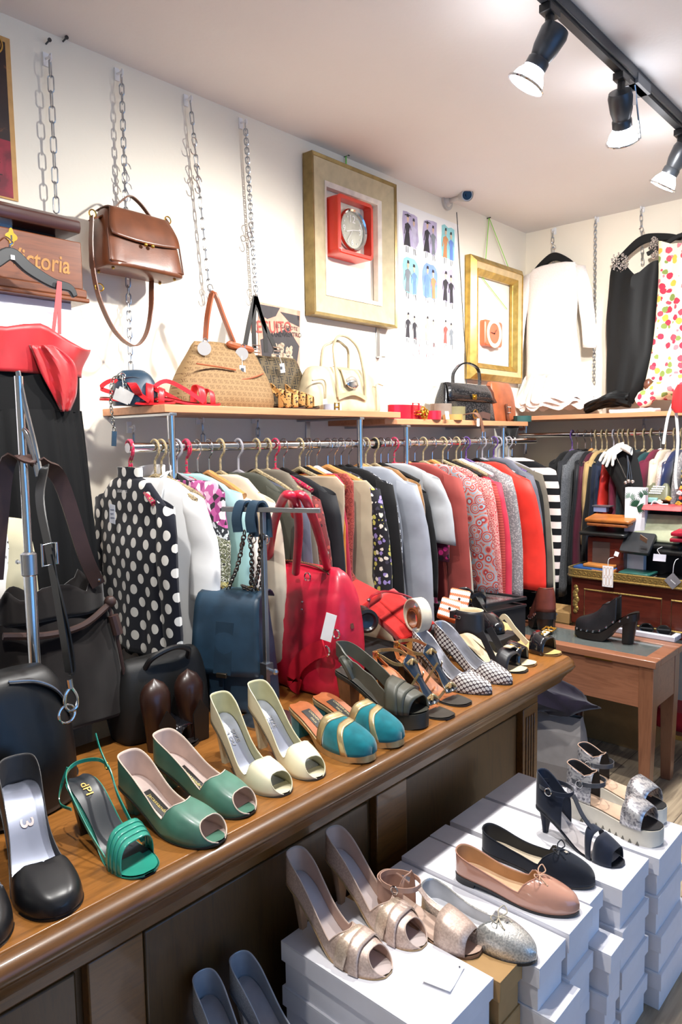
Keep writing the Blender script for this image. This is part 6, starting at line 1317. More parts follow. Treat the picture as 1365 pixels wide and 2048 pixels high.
# ================================================================== CLOTHES
hang_m = {'black': BLACKP, 'wood': wood('#a8703c', '#c48c52', 30, 'x', .4, .2), 'wire': STEEL, 'rope': speckle([(.35, '#a8946c'), (.5, '#5c544a'), (.6, '#b8a684')], 260, 2), 'silver': plain('#8f8c92', .5), 'beads': speckle([(.3, '#a11d3a'), (.5, '#c23a5a'), (.62, '#2f6b52'), (.7, '#d8b04a')], 130, 1, True, .25), 'white': WHITEP, 'purple': speckle([(.4, '#4a2a6b'), (.6, '#8d84a0')], 200, 1)}
hang_w = {'black': 'black plastic', 'wood': 'wooden', 'wire': 'thin wire', 'rope': 'cord wrapped', 'silver': 'silver fabric covered', 'beads': 'pink beaded', 'white': 'white plastic', 'purple': 'purple wrapped'}
_hc = {}
def hanger(kind, loc, rz, label, hw=.165, group='clothes hangers on the rails', drop=.0):
    if kind not in _hc:
        o = thing('clothes_hanger', label, 'hanger', loc, rz, group); r_ = .0105 if kind in ('wood',) else .008 if kind in ('black', 'white') else .0022 if kind == 'wire' else .0075
        b = MB(); P = spline([(0, 0, -.085), (0, 0, -.045), (.004, 0, -.032), (.018, 0, -.016), (.0195, 0, .004), (.008, 0, .0195), (-.008, 0, .0185), (-.018, 0, .004)], 4)
        b.tube(P, .0021 if kind in ('wood', 'black', 'wire', 'white') else .0036, 7); b.build('hook', hang_m[kind] if kind in ('rope', 'silver', 'beads', 'purple') else CHROME, o)
        b = MB(); P = spline([(-hw, 0, -.142), (-hw*.6, 0, -.114), (-hw*.18, 0, -.09), (0, 0, -.080), (hw*.18, 0, -.09), (hw*.6, 0, -.114), (hw, 0, -.142)], 5)
        b.M = Matrix.Scale(1.6 if kind in ('wood', 'black', 'white') else 1, 4, (0, 0, 1)) if False else Matrix(); b.tube(P, r_, 8)
        if kind in ('wire', 'silver', 'rope'): b.tube([(-hw, 0, -.142), (0, 0, -.15), (hw, 0, -.142)], .002 if kind == 'wire' else .004, 6)
        b.build('arms', hang_m[kind], o); _hc[kind] = o; return o
    c = copy_tree(_hc[kind]); c.location = loc; c.rotation_euler = (0, 0, rz); c['label'] = label; return c
def garment(name, label, cat, loc, rz, m, L=.6, sh=.19, hem=.2, waist=.17, thick=.022, sl=None, slm=None, slr=.05, slo=.05, cuff=.036, seed=0, fold=.008, collar=None, neck=.065, top=-.078, group=None, strap=False, lin=None, drop=.122, body_m=None, lean=0., slw=1.):
    o = thing(name, label, cat, loc, rz, group); rnd = random.Random(seed*7+3); ph = [rnd.uniform(0, 6) for _ in range(4)]
    if strap: prof = [(top-.012, sh*.70, .012), (top-.04, sh*.86, .014), (top-.10, sh*.86, .017), (top-.18, waist*1.02, .022), (-.42, waist, thick), (-L, hem, thick*1.15)]
    else: prof = [(top, neck, .014), (top-.012, neck*1.7, .018), (-drop+.008, sh*.80, .020), (-drop-.012, sh*.95, .02), (-drop-.05, sh*.98, .020), (-.26, sh*.93, thick*.95), (-.42, waist, thick), (-L, hem, thick*1.15)]
    lv = []
    for i in range(len(prof)-1):
        n = 2 if i < 3 and not strap else 5
        for k in range(n): lv.append(tuple(lerp(prof[i][c], prof[i+1][c], k/n) for c in range(3)))
    lv.append(prof[-1]); b = MB(); rg = []
    for z, w, d in lv:
        f = sstep((-z-.2)/.3); ring = []
        for k in range(36):
            a = 2*PI*k/36; c, s_ = math.cos(a), math.sin(a); x = math.copysign(abs(c)**.75, c)*w; y = math.copysign(abs(s_)**.8, s_)*d
            y += f*fold*(math.sin(x*38+ph[0])+.6*math.sin(x*71+ph[1]+z*4)); x += f*.012*math.sin(z*9+ph[2])+lean*f
            ring.append(Vector((x, y, z+(.008*math.sin(x*20+ph[3]) if z == lv[-1][0] else 0))))
        rg.append(ring)
    b.loft(rg, cap=False); b.build('body', body_m or m, o, solid=.0015)
    if sl:
        for sd in (1, -1):
            b = MB(); rg = []; ns = 12; sw = rnd.uniform(-.008, .008)
            for i in range(ns+1):
                t_ = i/ns; z = lerp(-drop-.035, -drop-sl, t_); cx = sh*.93+slo*(t_**.8)+.010*math.sin(PI*t_); rx = lerp(slr, cuff, t_**.7)*slw; ry = lerp(.018, .019, t_); cy = -.006*t_+sw*t_+.004*math.sin(t_*7+ph[1])
                if i == 0: rx *= .75; z += .028
                tl = .28*(1-t_)**2 if i < 3 else .06
                rg.append([Vector((sd*(cx+rx*math.cos(a)*(1-.0)), cy+ry*math.sin(a)*(1+.25*math.sin(t_*17+ph[0])*.4), z-tl*rx*math.cos(a)+.004*math.sin(t_*23+ph[2]+a))) for a in [2*PI*k/16 for k in range(16)]])
            b.loft(rg, cap=False); b.build('sleeve', slm or m, o, solid=.0015)
    if collar:
        b = MB()
        if collar == 'lapel':
            for sd in (1, -1): b.ribbon(spline([(sd*.045, .012, top+.012), (sd*.06, -.014, top-.005), (sd*.045, -.026, top-.08), (sd*.012, -.030, top-.19)], 5), (sd*1, -.2, .2), [.02, .03, .045, .05]+[.05]*8+[.04, .02, .012, .01], .003)
            b.ribbon(spline([(.05, .0, top+.014), (.03, .02, top+.02), (-.03, .02, top+.02), (-.05, 0, top+.014)], 5), (0, 0, 1), .03, .004)
        elif collar == 'stand':
            b.ribbon([(neck*math.cos(a), .016*math.sin(a), top+.010) for a in [2*PI*k/24 for k in range(24)]], (0, 0, 1), .035, .003, closed=True)
        else:
            b.tube([(neck*math.cos(a)*1.05, .016*math.sin(a), top) for a in [2*PI*k/24 for k in range(24)]], .005, 6, closed=True)
        b.build('collar', lin or m, o)
    return o
# ---- fabrics
t = NT('mosaic_print', .75, sheen=.1); zz = t.xyz(t.obj)[2]; zz = t.math('ADD', zz, t.math('MULTIPLY', t.math('ABSOLUTE', t.xyz(t.obj)[0]), .35))
d = t.voro(t.obj, 75, .9); mos = t.ramp(t.math('FRACT', t.math('MULTIPLY', d, 2.6)), [(0, '#d8d8c4'), (.3, '#2a2d2a'), (.5, '#8d9168'), (.75, '#1f2022')], True)
vn = t.node('ShaderNodeTexVoronoi'); t.set(vn.inputs['Vector'], t.obj); vn.inputs['Scale'].default_value = 60; pk = t.ramp(t.xyz(vn.outputs['Color'])[0], [(0, '#c05a9a'), (.35, '#e0b4cf'), (.55, '#1d1a20'), (.75, '#a03c80'), (.9, '#f0e4ea')], True)
yl = t.ramp(t.math('FRACT', t.math('MULTIPLY', t.voro(t.obj, 48, .1), 3.)), [(0, '#b8a44a'), (.4, '#3a3828'), (.6, '#cfc58a')], True)
wv = t.ramp(t.noise(t.obj, 90, 2), [(.45, '#20242c'), (.55, '#cfd4d6')], True)
def band(col_, lo, hi, base):
    f = t.math('MULTIPLY', t.math('GREATER_THAN', zz, lo), t.math('LESS_THAN', zz, hi)); return t.mix(f, base, col_)
c_ = band(pk, -.14, .1, mos); c_ = band(wv, -.17, -.14, c_); c_ = band(yl, -.33, -.285, c_); c_ = band(pk, -.44, -.34, c_); c_ = band(wv, -.48, -.45, c_); t.color(c_); m_mosaic = t.mat
F = {}
def fab(k):
    if k not in F:
        F[k] = {'polka': lambda: dots('#12141f', '#e6e2da', .044, .30), 'white': lambda: cloth('#eeeeee', .8, .01), 'mosaic': lambda: m_mosaic, 'mint': lambda: cloth('#a8d0cf'), 'black': lambda: cloth('#151516', .85), 'black2': lambda: cloth('#1b1c20', .6),
            'cream': lambda: cloth('#dccfba'), 'creamw': lambda: cloth('#e6ddd0'), 'olive': lambda: cloth('#4c4d42', .7), 'slate': lambda: cloth('#5d5f6e'), 'taupe': lambda: cloth('#7b7265'), 'maroonp': lambda: floral('#6d2f30', [(0, '#a34a40'), (.5, '#3a1d22'), (.8, '#8d8a80')], 70, .4),
            'beige': lambda: cloth('#cdb69b', .6), 'orange': lambda: cloth('#d98a35'), 'redpink': lambda: cloth('#c2304a'), 'rustlace': lambda: rings([(0, '#8d3c34'), (.5, '#a35146'), (.7, '#6d2a26')], 60, 2.5), 'sand': lambda: cloth('#c3b599', .5), 'lilacp': lambda: floral('#1d1c22', [(0, '#b9b45a'), (.35, '#8d7fb8'), (.6, '#d8d2c4'), (.8, '#3c3a48')], 55, .42, .8, .012),
            'speck': lambda: speckle([(.4, '#1d1f26'), (.52, '#c9ccd4'), (.6, '#4a5060'), (.68, '#e0e0e2')], 55, 4), 'ltgrey': lambda: cloth('#a9adb8', .7), 'coralp': lambda: floral('#d9a593', [(0, '#c84f48'), (.5, '#e0d2c4')], 90, .4), 'camel': lambda: suede('#7d5a35'), 'silver': lambda: cloth('#b4b6ba'), 'magenta': lambda: floral('#5d1530', [(0, '#c22a70'), (.5, '#2a0d1c')], 45, .45),
            'rust': lambda: cloth('#9d4640', .75), 'paisley': lambda: rings([(0, '#8f2f30'), (.18, '#a8675e'), (.36, '#7d919e'), (.55, '#a87a70'), (.72, '#963a36'), (.86, '#8499a2')], 26, 2.2), 'taupe2': lambda: cloth('#857a6c', .75), 'corallace': lambda: rings([(0, '#c9938b'), (.4, '#ad3038'), (.75, '#bd807a')], 78, 2.6), 'knit': lambda: stripes('#aa463f', '#8d332f', .011, 2, .55), 'pink': lambda: cloth('#d93a50', .6),
            'tweed': lambda: speckle([(.4, '#757274'), (.55, '#a5a09e'), (.65, '#4a474b')], 140, 3), 'scarlet': lambda: cloth('#e0352a', .5), 'charcoal': lambda: cloth('#2a2b2f', .8), 'steel': lambda: cloth('#6b6d78', .6), 'taupe3': lambda: cloth('#6f675b'), 'cream2': lambda: cloth('#ddd5bd', .7), 'stripe': lambda: stripes('#e4d3cc', '#131316', .062, 2, .5), 'greycoat': lambda: speckle([(.4, '#46484c'), (.6, '#5d5f63')], 200, 2, False), 'burg': lambda: cloth('#4f1a2c', .7), 'burg2': lambda: cloth('#6d2238'), 'navy': lambda: cloth('#171f30'),
            'navysat': lambda: plain('#1a2448', .3, sheen=.2), 'tealdk': lambda: cloth('#1c2e33'), 'sequin': lambda: sparkle('#b8a9a4', '#ead9d2', 260, .3, .4, .6), 'redsat': lambda: plain('#c8322a', .4), 'goldb': lambda: cloth('#b89a68'), 'teal2': lambda: cloth('#21474c'), 'multi': lambda: floral('#1b1a1f', [(0, '#c4402e'), (.35, '#3c6d8a'), (.6, '#c9a040'), (.8, '#d8d2c4')], 50, .42), 'navy2': lambda: cloth('#20293f')}[k]()
    return F[k]
XE = RX+.20
LR = [ # u, fabric, name, label, cat, hanger, kwargs
 (398, 'white', 'blouse', 'white short sleeved blouse right behind the polka dot blouse', 'blouse', 'rope', dict(L=.64, sl=.29, slr=.054, cuff=.058, slo=.035, collar='lapel', ox=-.02)),
 (438, 'mosaic', 'dress', 'sleeveless mosaic print dress in black, olive and pink beside the white blouse', 'dress', 'black', dict(L=.95, strap=True, hem=.30, thick=.03, sh=.235, waist=.215, ox=.035)),
 (462, 'mint', 'blouse', 'pale mint blouse right of the mosaic print dress', 'blouse', 'beads', dict(L=.66, sl=.5, slo=.06)),
 (484, 'black', 'jacket', 'black garment between the mint blouse and the first cream knit', 'jacket', 'black', dict(L=.6, sl=.5)),
 (507, 'creamw', 'cardigan', 'off white knit cardigan, left one of two behind the blue strap', 'cardigan', 'wood', dict(L=.6, sl=.5, slo=.04)),
 (530, 'cream', 'cardigan', 'cream knit cardigan left of the olive garment', 'cardigan', 'rope', dict(L=.62, sl=.5)),
 (566, 'olive', 'jacket', 'dark olive draped jacket above the red handles', 'jacket', 'silver', dict(L=.66, sl=.58, slr=.062, thick=.03)),
 (602, 'slate', 'shirt', 'slate grey shirt right of the olive jacket', 'shirt', 'rope', dict(L=.62, sl=.54)),
 (624, 'taupe', 'jacket', 'taupe grey jacket right of the slate shirt', 'jacket', 'rope', dict(L=.64, sl=.55)),
 (640, 'maroonp', 'blouse', 'maroon patterned blouse showing as a sliver beside the taupe jacket', 'blouse', 'beads', dict(L=.55, sl=.3)),
 (656, 'black2', 'dress', 'long black garment left of the beige sleeveless dress', 'dress', 'black', dict(L=.66, sl=.55, slo=.06)),
 (688, 'beige', 'dress', 'beige satin sleeveless dress with piped neckline', 'dress', 'rope', dict(L=.75, strap=True, hem=.22, sh=.21, ox=.02)),
 (700, 'orange', 'top', 'orange top peeking out right of the beige dress', 'top', 'black', dict(L=.52, strap=True, hem=.235)),
 (706, 'redpink', 'dress', 'raspberry red garment peeking out below the orange top', 'dress', 'wood', dict(L=.7, strap=True, hem=.24)),
 (722, 'rustlace', 'top', 'rust red lace top with thin strap', 'top', 'white', dict(L=.5, strap=True, hem=.22, sh=.2)),
 (744, 'sand', 'top', 'sand coloured satin sleeveless top right of the rust lace', 'top', 'wood', dict(L=.66, strap=True, hem=.255, sh=.205, ox=.02)),
 (757, 'lilacp', 'dress', 'lilac, yellow and black abstract print dress', 'dress', 'black', dict(L=.7, sl=.5)),
 (770, 'black', 'jacket', 'black jacket between the abstract print and the speckled dress', 'jacket', 'black', dict(L=.66, sl=.56)),
 (785, 'speck', 'dress', 'black and white speckled dress left of the pale grey jacket', 'dress', 'black', dict(L=.6, sl=.5)),
 (808, 'ltgrey', 'jacket', 'pale blue grey jacket with long flared sleeve', 'jacket', 'wood', dict(L=.60, sl=.54, slr=.062, slo=.06, cuff=.062, thick=.028, ox=.03)),
 (818, 'coralp', 'blouse', 'coral printed blouse sliver behind the pale grey jacket', 'blouse', 'rope', dict(L=.55, sl=.3)),
 (836, 'camel', 'coat', 'camel brown suede coat', 'coat', 'rope', dict(L=.68, sl=.58, slr=.056)),
 (848, 'black', 'dress', 'black garment between the camel coat and silver grey top', 'dress', 'black', dict(L=.6, sl=.4)),
 (862, 'silver', 'top', 'silver grey short sleeved top right of the camel coat', 'top', 'black', dict(L=.66, sl=.26, cuff=.056, slo=.05)),
 (874, 'magenta', 'dress', 'dark magenta print dress showing as a sliver left of the rust blouse', 'dress', 'beads', dict(L=.68, sl=.3)),
 (898, 'rust', 'blouse', 'rust red long sleeved blouse on a wooden hanger', 'blouse', 'wood', dict(L=.72, sl=.60, slr=.062, slo=.05, cuff=.05, ox=.025)),
 (914, 'cream', 'jacket', 'cream flared jacket right of the rust blouse', 'jacket', 'black', dict(L=.62, sl=.55, cuff=.06, slo=.055)),
 (930, 'paisley', 'jacket', 'coral and pale blue paisley jacket', 'jacket', 'rope', dict(L=.52, sl=.46, cuff=.060, slo=.085, slr=.062, ox=.03)),
 (948, 'taupe2', 'jacket', 'taupe tailored jacket right of the paisley one', 'jacket', 'wood', dict(L=.66, sl=.56, slo=.06, collar='lapel')),
 (968, 'corallace', 'jacket', 'coral and white lace patterned jacket', 'jacket', 'rope', dict(L=.64, sl=.56, slo=.07, slr=.056)),
 (978, 'black', 'cardigan', 'black cardigan between lace jacket and coral knit', 'cardigan', 'black', dict(L=.62, sl=.55, slo=.06)),
 (994, 'knit', 'sweater', 'coral ribbed knit sweater', 'sweater', 'rope', dict(L=.60, sl=.54, slo=.06, slr=.058)),
 (1004, 'pink', 'dress', 'bright coral pink dress right of the ribbed sweater', 'dress', 'white', dict(L=.72, sl=.55, slo=.06)),
 (1013, 'tweed', 'jacket', 'grey tweed jacket showing as a strip left of the scarlet coat', 'jacket', 'purple', dict(L=.66, sl=.54, slo=.06)),
 (1034, 'scarlet', 'coat', 'scarlet red jacket, the brightest on the left rail', 'coat', 'black', dict(L=.56, sl=.50, slr=.066, slo=.06, cuff=.07, thick=.026, ox=.03)),
 (1044, 'charcoal', 'jacket', 'charcoal leather jacket right of the scarlet one', 'jacket', 'silver', dict(L=.6, sl=.52, slo=.06)),
 (1056, 'steel', 'jacket', 'steel grey jacket between charcoal and taupe', 'jacket', 'black', dict(L=.55, sl=.48, slo=.06)),
 (1066, 'black', 'jacket', 'black jacket second from the corner end of left rail', 'jacket', 'purple', dict(L=.6, sl=.5)),
 (1074, 'taupe3', 'coat', 'dark taupe coat near the corner end of the left rail', 'coat', 'silver', dict(L=.62, sl=.54, slo=.06)),
 (1084, 'cream2', 'coat', 'long cream coat at the corner end of the left rail', 'coat', 'silver', dict(L=.68, sl=.56, slo=.06, cuff=.055)),
 (1094, 'stripe', 'top', 'black and pink striped top in the corner of the two rails', 'top', 'silver', dict(L=.64, sl=.56, slo=.03, slr=.055, ox=.02)),
 (1101, 'black', 'coat', 'long black coat behind the striped top in the corner', 'coat', 'black', dict(L=.95, sl=.58)),
]
pk_ = garment('blouse', 'navy blouse with large white polka dots at the near end of the rail', 'blouse', (RX, 1.075, RZ-.002), R(-6), fab('polka'), L=.56, sh=.20, hem=.205, waist=.19, thick=.032, sl=.50, slo=.01, slr=.055, seed=1, collar='stand', drop=.132, fold=.006, group='garments on the left clothes rail')
tag_card(pk_, (-.02, -.045, -.15), plain('#dfe3ee', .6), .035, .052, tilt=-.08); b = MB(); [b.ribbon([(-.032, -.0465, -.165-.011*k_), (-.008-.004*(k_ % 2), -.0465, -.164-.011*k_)], (0, 0, 1), .0022, .0004) for k_ in range(3)]; b.build('tag_print', plain('#6a7390', .6), pk_, smooth=False); b = MB(); text_on(b, 'LEGRENTOS', (.0, -.024, -.115), (1, 0, 0), (0, 0, 1), .011, .001); b.build('neck_label', WHITEP, pk_, smooth=False)
hanger('beads', (RX, 1.075, RZ), R(-6), 'pink beaded hanger carrying the polka dot blouse')
for i, (u_, fk, nm, la, cat, hk, kw) in enumerate(LR):
    y = PX(u_, 952, XE).y; rnd = random.Random(i); rz = R(rnd.uniform(-5, 7)); dz = rnd.uniform(-.034, .003)
    kw = dict(kw); ox_ = kw.pop('ox', rnd.uniform(-.012, .012)); kw.setdefault('seed', i+2); kw.setdefault('drop', rnd.uniform(.114, .136)); kw.setdefault('sh', rnd.uniform(.18, .2)); kw.setdefault('thick', .021)
    garment(nm, la, cat, (RX+ox_, y, RZ+dz), rz, fab(fk), group='garments on the left clothes rail', **kw)
    hanger(hk, (RX, y, RZ), rz, f'{hang_w[hk]} hanger carrying the {" ".join(la.split()[:6])}')
# extra empty hangers and bead-wrapped ones at the near end
for k, (u_, hk, la) in enumerate(((262, 'beads', 'empty pink beaded hanger at the very end of the left rail'), (322, 'rope', 'empty cord wrapped hanger lying over the polka dot blouse'), (352, 'silver', 'silver wrapped empty hanger left of the white blouse'), (372, 'beads', 'second empty pink beaded hanger near the white blouse'))):
    y = PX(u_, 895, RX).y; hanger(hk, (RX, y, RZ), R((-14, 10, 20, -12)[k]), la)
BR = [
 (1109, 'black', 'jacket', 'black jacket at the left end of the far rail', 'jacket', 'purple', dict(L=.9, sl=.55)),
 (1120, 'charcoal', 'coat', 'charcoal black hooded coat left of the grey coat', 'coat', 'black', dict(L=.72, sl=.6)),
 (1136, 'greycoat', 'coat', 'grey wool coat on the far rail', 'coat', 'black', dict(L=.74, sl=.66, slr=.06)),
 (1149, 'black2', 'coat', 'black coat between the grey coat and the burgundy one', 'coat', 'wood', dict(L=.76, sl=.6)),
 (1157, 'burg', 'coat', 'burgundy coat on the far rail', 'coat', 'rope', dict(L=.76, sl=.62)),
 (1170, 'goldb', 'blouse', 'beige draped blouse right of the burgundy coat', 'blouse', 'rope', dict(L=.5, sl=.4, slo=.02)),
 (1180, 'black', 'coat', 'black coat left of the navy coats', 'coat', 'rope', dict(L=.76, sl=.6)),
 (1194, 'navy', 'coat', 'navy coat, left one of two beneath the white glove', 'coat', 'silver', dict(L=.76, sl=.6)),
 (1205, 'navy2', 'coat', 'blue black coat, right one of two beneath the white glove', 'coat', 'rope', dict(L=.76, sl=.6)),
 (1214, 'redsat', 'dress', 'red satin garment showing as a bright sliver by the display bust', 'dress', 'rope', dict(L=.66, sl=.5)),
 (1224, 'burg2', 'blouse', 'wine red blouse beside the red satin sliver', 'blouse', 'rope', dict(L=.56, sl=.5)),
 (1238, 'tealdk', 'coat', 'dark teal coat behind the display bust', 'coat', 'rope', dict(L=.76, sl=.6)),
 (1256, 'black', 'coat', 'black coat directly behind the display bust', 'coat', 'rope', dict(L=.7, sl=.6)),
 (1272, 'teal2', 'jacket', 'petrol jacket with rounded shoulder right of the bust', 'jacket', 'rope', dict(L=.6, sl=.5, slr=.07)),
 (1290, 'burg2', 'jacket', 'wine coloured jacket left of the beige one', 'jacket', 'white', dict(L=.6, sl=.5)),
 (1300, 'cream', 'cardigan', 'beige cardigan left of the sequin top', 'cardigan', 'rope', dict(L=.6, sl=.5)),
 (1318, 'sequin', 'top', 'sparkling sequin top on the far rail', 'top', 'rope', dict(L=.6, sl=.4, slr=.06)),
 (1334, 'navysat', 'jacket', 'shiny navy satin jacket right of the sequin top', 'jacket', 'rope', dict(L=.6, sl=.5, slr=.06)),
 (1350, 'tweed', 'jacket', 'grey tweed jacket near the right edge', 'jacket', 'rope', dict(L=.6, sl=.5)),
 (1362, 'multi', 'blouse', 'colourful print blouse at the right edge', 'blouse', 'rope', dict(L=.6, sl=.5)),
 (1380, 'black', 'coat', 'black coat at the right end of the far rail', 'coat', 'black', dict(L=.7, sl=.6)),
]
for i, (u_, fk, nm, la, cat, hk, kw) in enumerate(BR):
    x = PY(u_, 952, BRY-.2).x; rnd = random.Random(100+i); rz = R(-90+rnd.uniform(-5, 5)); kw = dict(kw); kw.setdefault('seed', 60+i); kw.setdefault('sh', .19); kw.setdefault('thick', .019)
    garment(nm, la, cat, (x, BRY, BRZ-rnd.uniform(-.002, .014)), rz, fab(fk), group='garments on the far clothes rail', **kw)
    hanger(hk, (x, BRY, BRZ), rz, f'{hang_w[hk]} hanger carrying the {" ".join(la.split()[:6])}')
# ------------------------------------------------------------------ red and black dress on the left
XD = -1.735; hk_ = PX(22, 508, XD); dy = PX(24, 560, XD).y
hg = thing('clothes_hanger', 'black plastic hanger hooked on the sewing machine case carrying the red and black dress', 'hanger', (XD, dy, hk_.z))
b = MB(); zc_ = PX(28, 470, XD).z-hk_.z; b.tube(spline([(0, 0, 0), (0, 0, .02), (-.0, .006, zc_*.6), (-.03, .004, zc_), (-.055, 0, zc_-.005)], 5), .0022, 6); b.build('hook', CHROME, hg)
b = MB(); hr = [(0, PX(u_, v_, XD).y-dy, PX(u_, v_, XD).z-hk_.z) for u_, v_ in ((58, 538), (104, 566), (138, 576), (150, 594))]; P = spline([(0, -q_[1], q_[2]) for q_ in hr[::-1]]+[(0, 0, 0)]+hr, 6); b.ribbon(P, (0, 0, 1), [.014+.016*math.sin(PI*i/(len(P)-1)) for i in range(len(P))], .012); b.build('arms', plain('#1f1f20', .45, var=0), hg, bevel=.003)
MB().bb((.007, -.003, -.014), (.008, .006, -.004)).build('size_label', WHITEP, hg, smooth=False)
redc = plain('#9d0b14', .45, sheen=.2, bump=.05, bs=300); blkc = plain('#0b0b0c', .8, spec=.2, var=.04)
z1 = PX(170, 690, XD).z; z2 = PX(150, 755, XD).z; z3 = PX(150, 822, XD).z; yr1, yr2, yr3 = PX(180, 688, XD).y-dy, PX(162, 755, XD).y-dy, PX(160, 822, XD).y-dy
dr = thing('dress', 'strapless style red and black dress with gathered skirt hanging at the left', 'dress', (XD, dy, 0)); zt_ = PX(60, 655, XD).z
b = MB(); rg = []
for i in range(11):
    t_ = i/10; z = lerp(z1+.012, z2, t_); w = lerp(yr1, yr2, sstep(t_)); ring = []
    for k in range(64):
        a = 2*PI*k/64; y = math.copysign(abs(math.cos(a))**.7, math.cos(a))*w; x = math.sin(a)*lerp(.045, .04, t_)*(1+.10*math.sin(y*70)*math.sin(PI*t_))+.006*math.sin(y*55+t_*3)
        ring.append(Vector((x, y, z+(.018*math.cos(y*13+.5)+.012*math.sin(y*31))*(1-t_)**2+.006*math.sin(y*40)*t_*(1-t_))))
    rg.append(ring)
b.loft(rg, cap=False); b.build('bodice', redc, dr, solid=.002)
b = MB(); rg = []
for i in range(7):
    t_ = i/6; w = lerp(yr2*.97, yr3*.99, t_); rg.append([Vector((math.sin(a)*.036, math.copysign(abs(math.cos(a))**.7, math.cos(a))*w, lerp(z2+.015, z3-.004, t_))) for a in [2*PI*k/48 for k in range(48)]])
b.loft(rg, cap=False); b.build('waistband', blkc, dr)
b = MB(); rg = []; zb_ = .72; yb_ = PX(228, 1250, XD+.04).y-dy
for i in range(15):
    t_ = i/14; z = lerp(z3, zb_, t_); w = lerp(yr3, yb_, t_**.9); ring = []
    for k in range(120):
        a = 2*PI*k/120; g_ = math.sin(a*26)*.5+math.sin(a*15+1)*.5; d = lerp(.038, .115, t_**.8); rr = 1+g_*.05*sstep(t_*3)
        ring.append(Vector((math.sin(a)*d*rr+.004*g_, math.copysign(abs(math.cos(a))**.8, math.cos(a))*w*(1+.012*g_), z)))
    rg.append(ring)
b.loft(rg, cap=False); b.build('skirt', blkc, dr)
b = MB(); P = [PX(60, 680, XD+.05), PX(92, 735, XD+.05), PX(120, 775, XD+.048), PX(132, 822, XD+.046)]; P = [Vector((p.x-XD, p.y-dy, p.z)) for p in P]
ea = spline([(58, 690, 0), (82, 745, 0), (106, 790, 0), (121, 824, 0)], 6); eb = spline([(108, 690, 0), (150, 728, 0), (154, 785, 0), (141, 822, 0)], 6)
def sash_(u, v): q = ea[round(u*18)].lerp(eb[round(u*18)], v); p = PX(q.x, q.y, XD+.05+.006*math.sin(v*12+u*5)+.008*math.sin(PI*v)); return Vector((p.x-XD, p.y-dy, p.z))
b.grid(sash_, 18, 12); b.build('sash', redc, dr, solid=.002)
for pts in ([(118, 563), (112, 620), (106, 668)], [(120, 563), (119, 620), (119, 668)]):
    b = MB(); P = [PX(u_, v_, XD+.012+.02*i/2) for i, (u_, v_) in enumerate(pts)]; b.ribbon([Vector((p.x-XD, p.y-dy, p.z)) for p in P], (0, 1, 0), .009, .0015); b.build('strap', redc, dr)
# printed white garment far left
q = PX(46, 1080, -1.62); garment('jacket', 'cream jacket with black and white print panel at the left edge, behind the tote', 'jacket', (-1.62, q.y-.20, 1.36), R(90), floral('#e9e6e2', [(0, '#2c2c30'), (.5, '#8d8a8c')], 60, .3, .8, .01), L=.62, sl=.55, slm=cloth('#d9cfae'), slo=.0, seed=77, sh=.19)
hanger('black', (-1.62, q.y-.20, 1.375), R(90), 'black plastic hanger carrying the printed jacket at the left edge')
# ------------------------------------------------------------------ white dress, black dress and floral dress on the far wall
def bhanger(loc, rz, label, hw=.15):
    o = thing('clothes_hanger', label, 'hanger', loc, rot=rz); b = MB(); P = spline([(-hw, 0, -.075), (-hw*.7, 0, -.045), (-hw*.25, 0, -.012), (0, 0, -.004), (hw*.25, 0, -.012), (hw*.7, 0, -.045), (hw, 0, -.075)], 6); b.ribbon(P, (0, 0, 1), [.018+.024*math.sin(PI*i/(len(P)-1)) for i in range(len(P))], .02); b.build('arms', plain('#0f0f10', .9, var=0), o, bevel=.004)
    b = MB(); b.tube(spline([(0, 0, .008), (0, 0, .03), (.012, 0, .04), (.008, 0, .055), (-.008, 0, .055)], 4), .0024, 6); b.build('hook', CHROME, o); return o
YD = YB-.075
c_ = PY(1108, 512, YD); bhanger(c_, (0, 0, R(-4)), 'black velvet hanger carrying the white dress on the far wall', .125)
wl = PY(1062, 565, YD).x; wr_ = PY(1160, 560, YD).x
wd = garment('dress', 'white long sleeved sparkling dress with frilled tulle hem on the far wall', 'dress', (c_.x+.005, YD-.012, c_.z+.03), 0, sparkle('#efe6e2', '#f7f1ee', 200, .55, .05, .15), L=PY(1110, 430, YD).z-PY(1110, 690, YD).z, sh=.155, hem=.165, waist=.145, thick=.03, sl=.44, slo=.07, slr=.045, cuff=.038, seed=31, drop=.10, neck=.075, top=-.075, fold=.004)
tul = NT('tulle', .8, spec=.2); tul.color(tul.ramp(tul.noise(tul.obj, 30, 3), [(.3, '#eadfda'), (.7, '#f6efec')])); tul.bump(tul.noise(tul.obj, 45, 4), .6, .01)
lh = PY(1110, 430, YD).z-PY(1110, 690, YD).z; zfl = BSZ+.0125-(c_.z+.03)
for k in range(3):
    b = MB(); rg = []
    for i in range(10):
        t_ = i/9; z = lerp(-lh+.03-.02*k, max(zfl+.004, -lh-.13-.02*k), t_); w = lerp(.15, .24+.02*k, t_**.7)-(.05 if k == 2 else 0)
        if t_ > .8: w *= .96
        rg.append([Vector((math.copysign(abs(math.cos(a))**.8, math.cos(a))*w*(1+.05*math.sin(a*9+k))+.03*t_, math.sin(a)*lerp(.035, .06-.005*k, t_)*(1+.22*math.sin(a*13+k*2+t_*2)), z+.012*math.sin(a*8+k)*(t_ < .85)+(.014*math.sin(a*11+k)+.010 if t_ > .8 else 0))) for a in [2*PI*j/72 for j in range(72)]])
    b.loft(rg, cap=False); b.build('tulle_frill', tul.mat, wd)
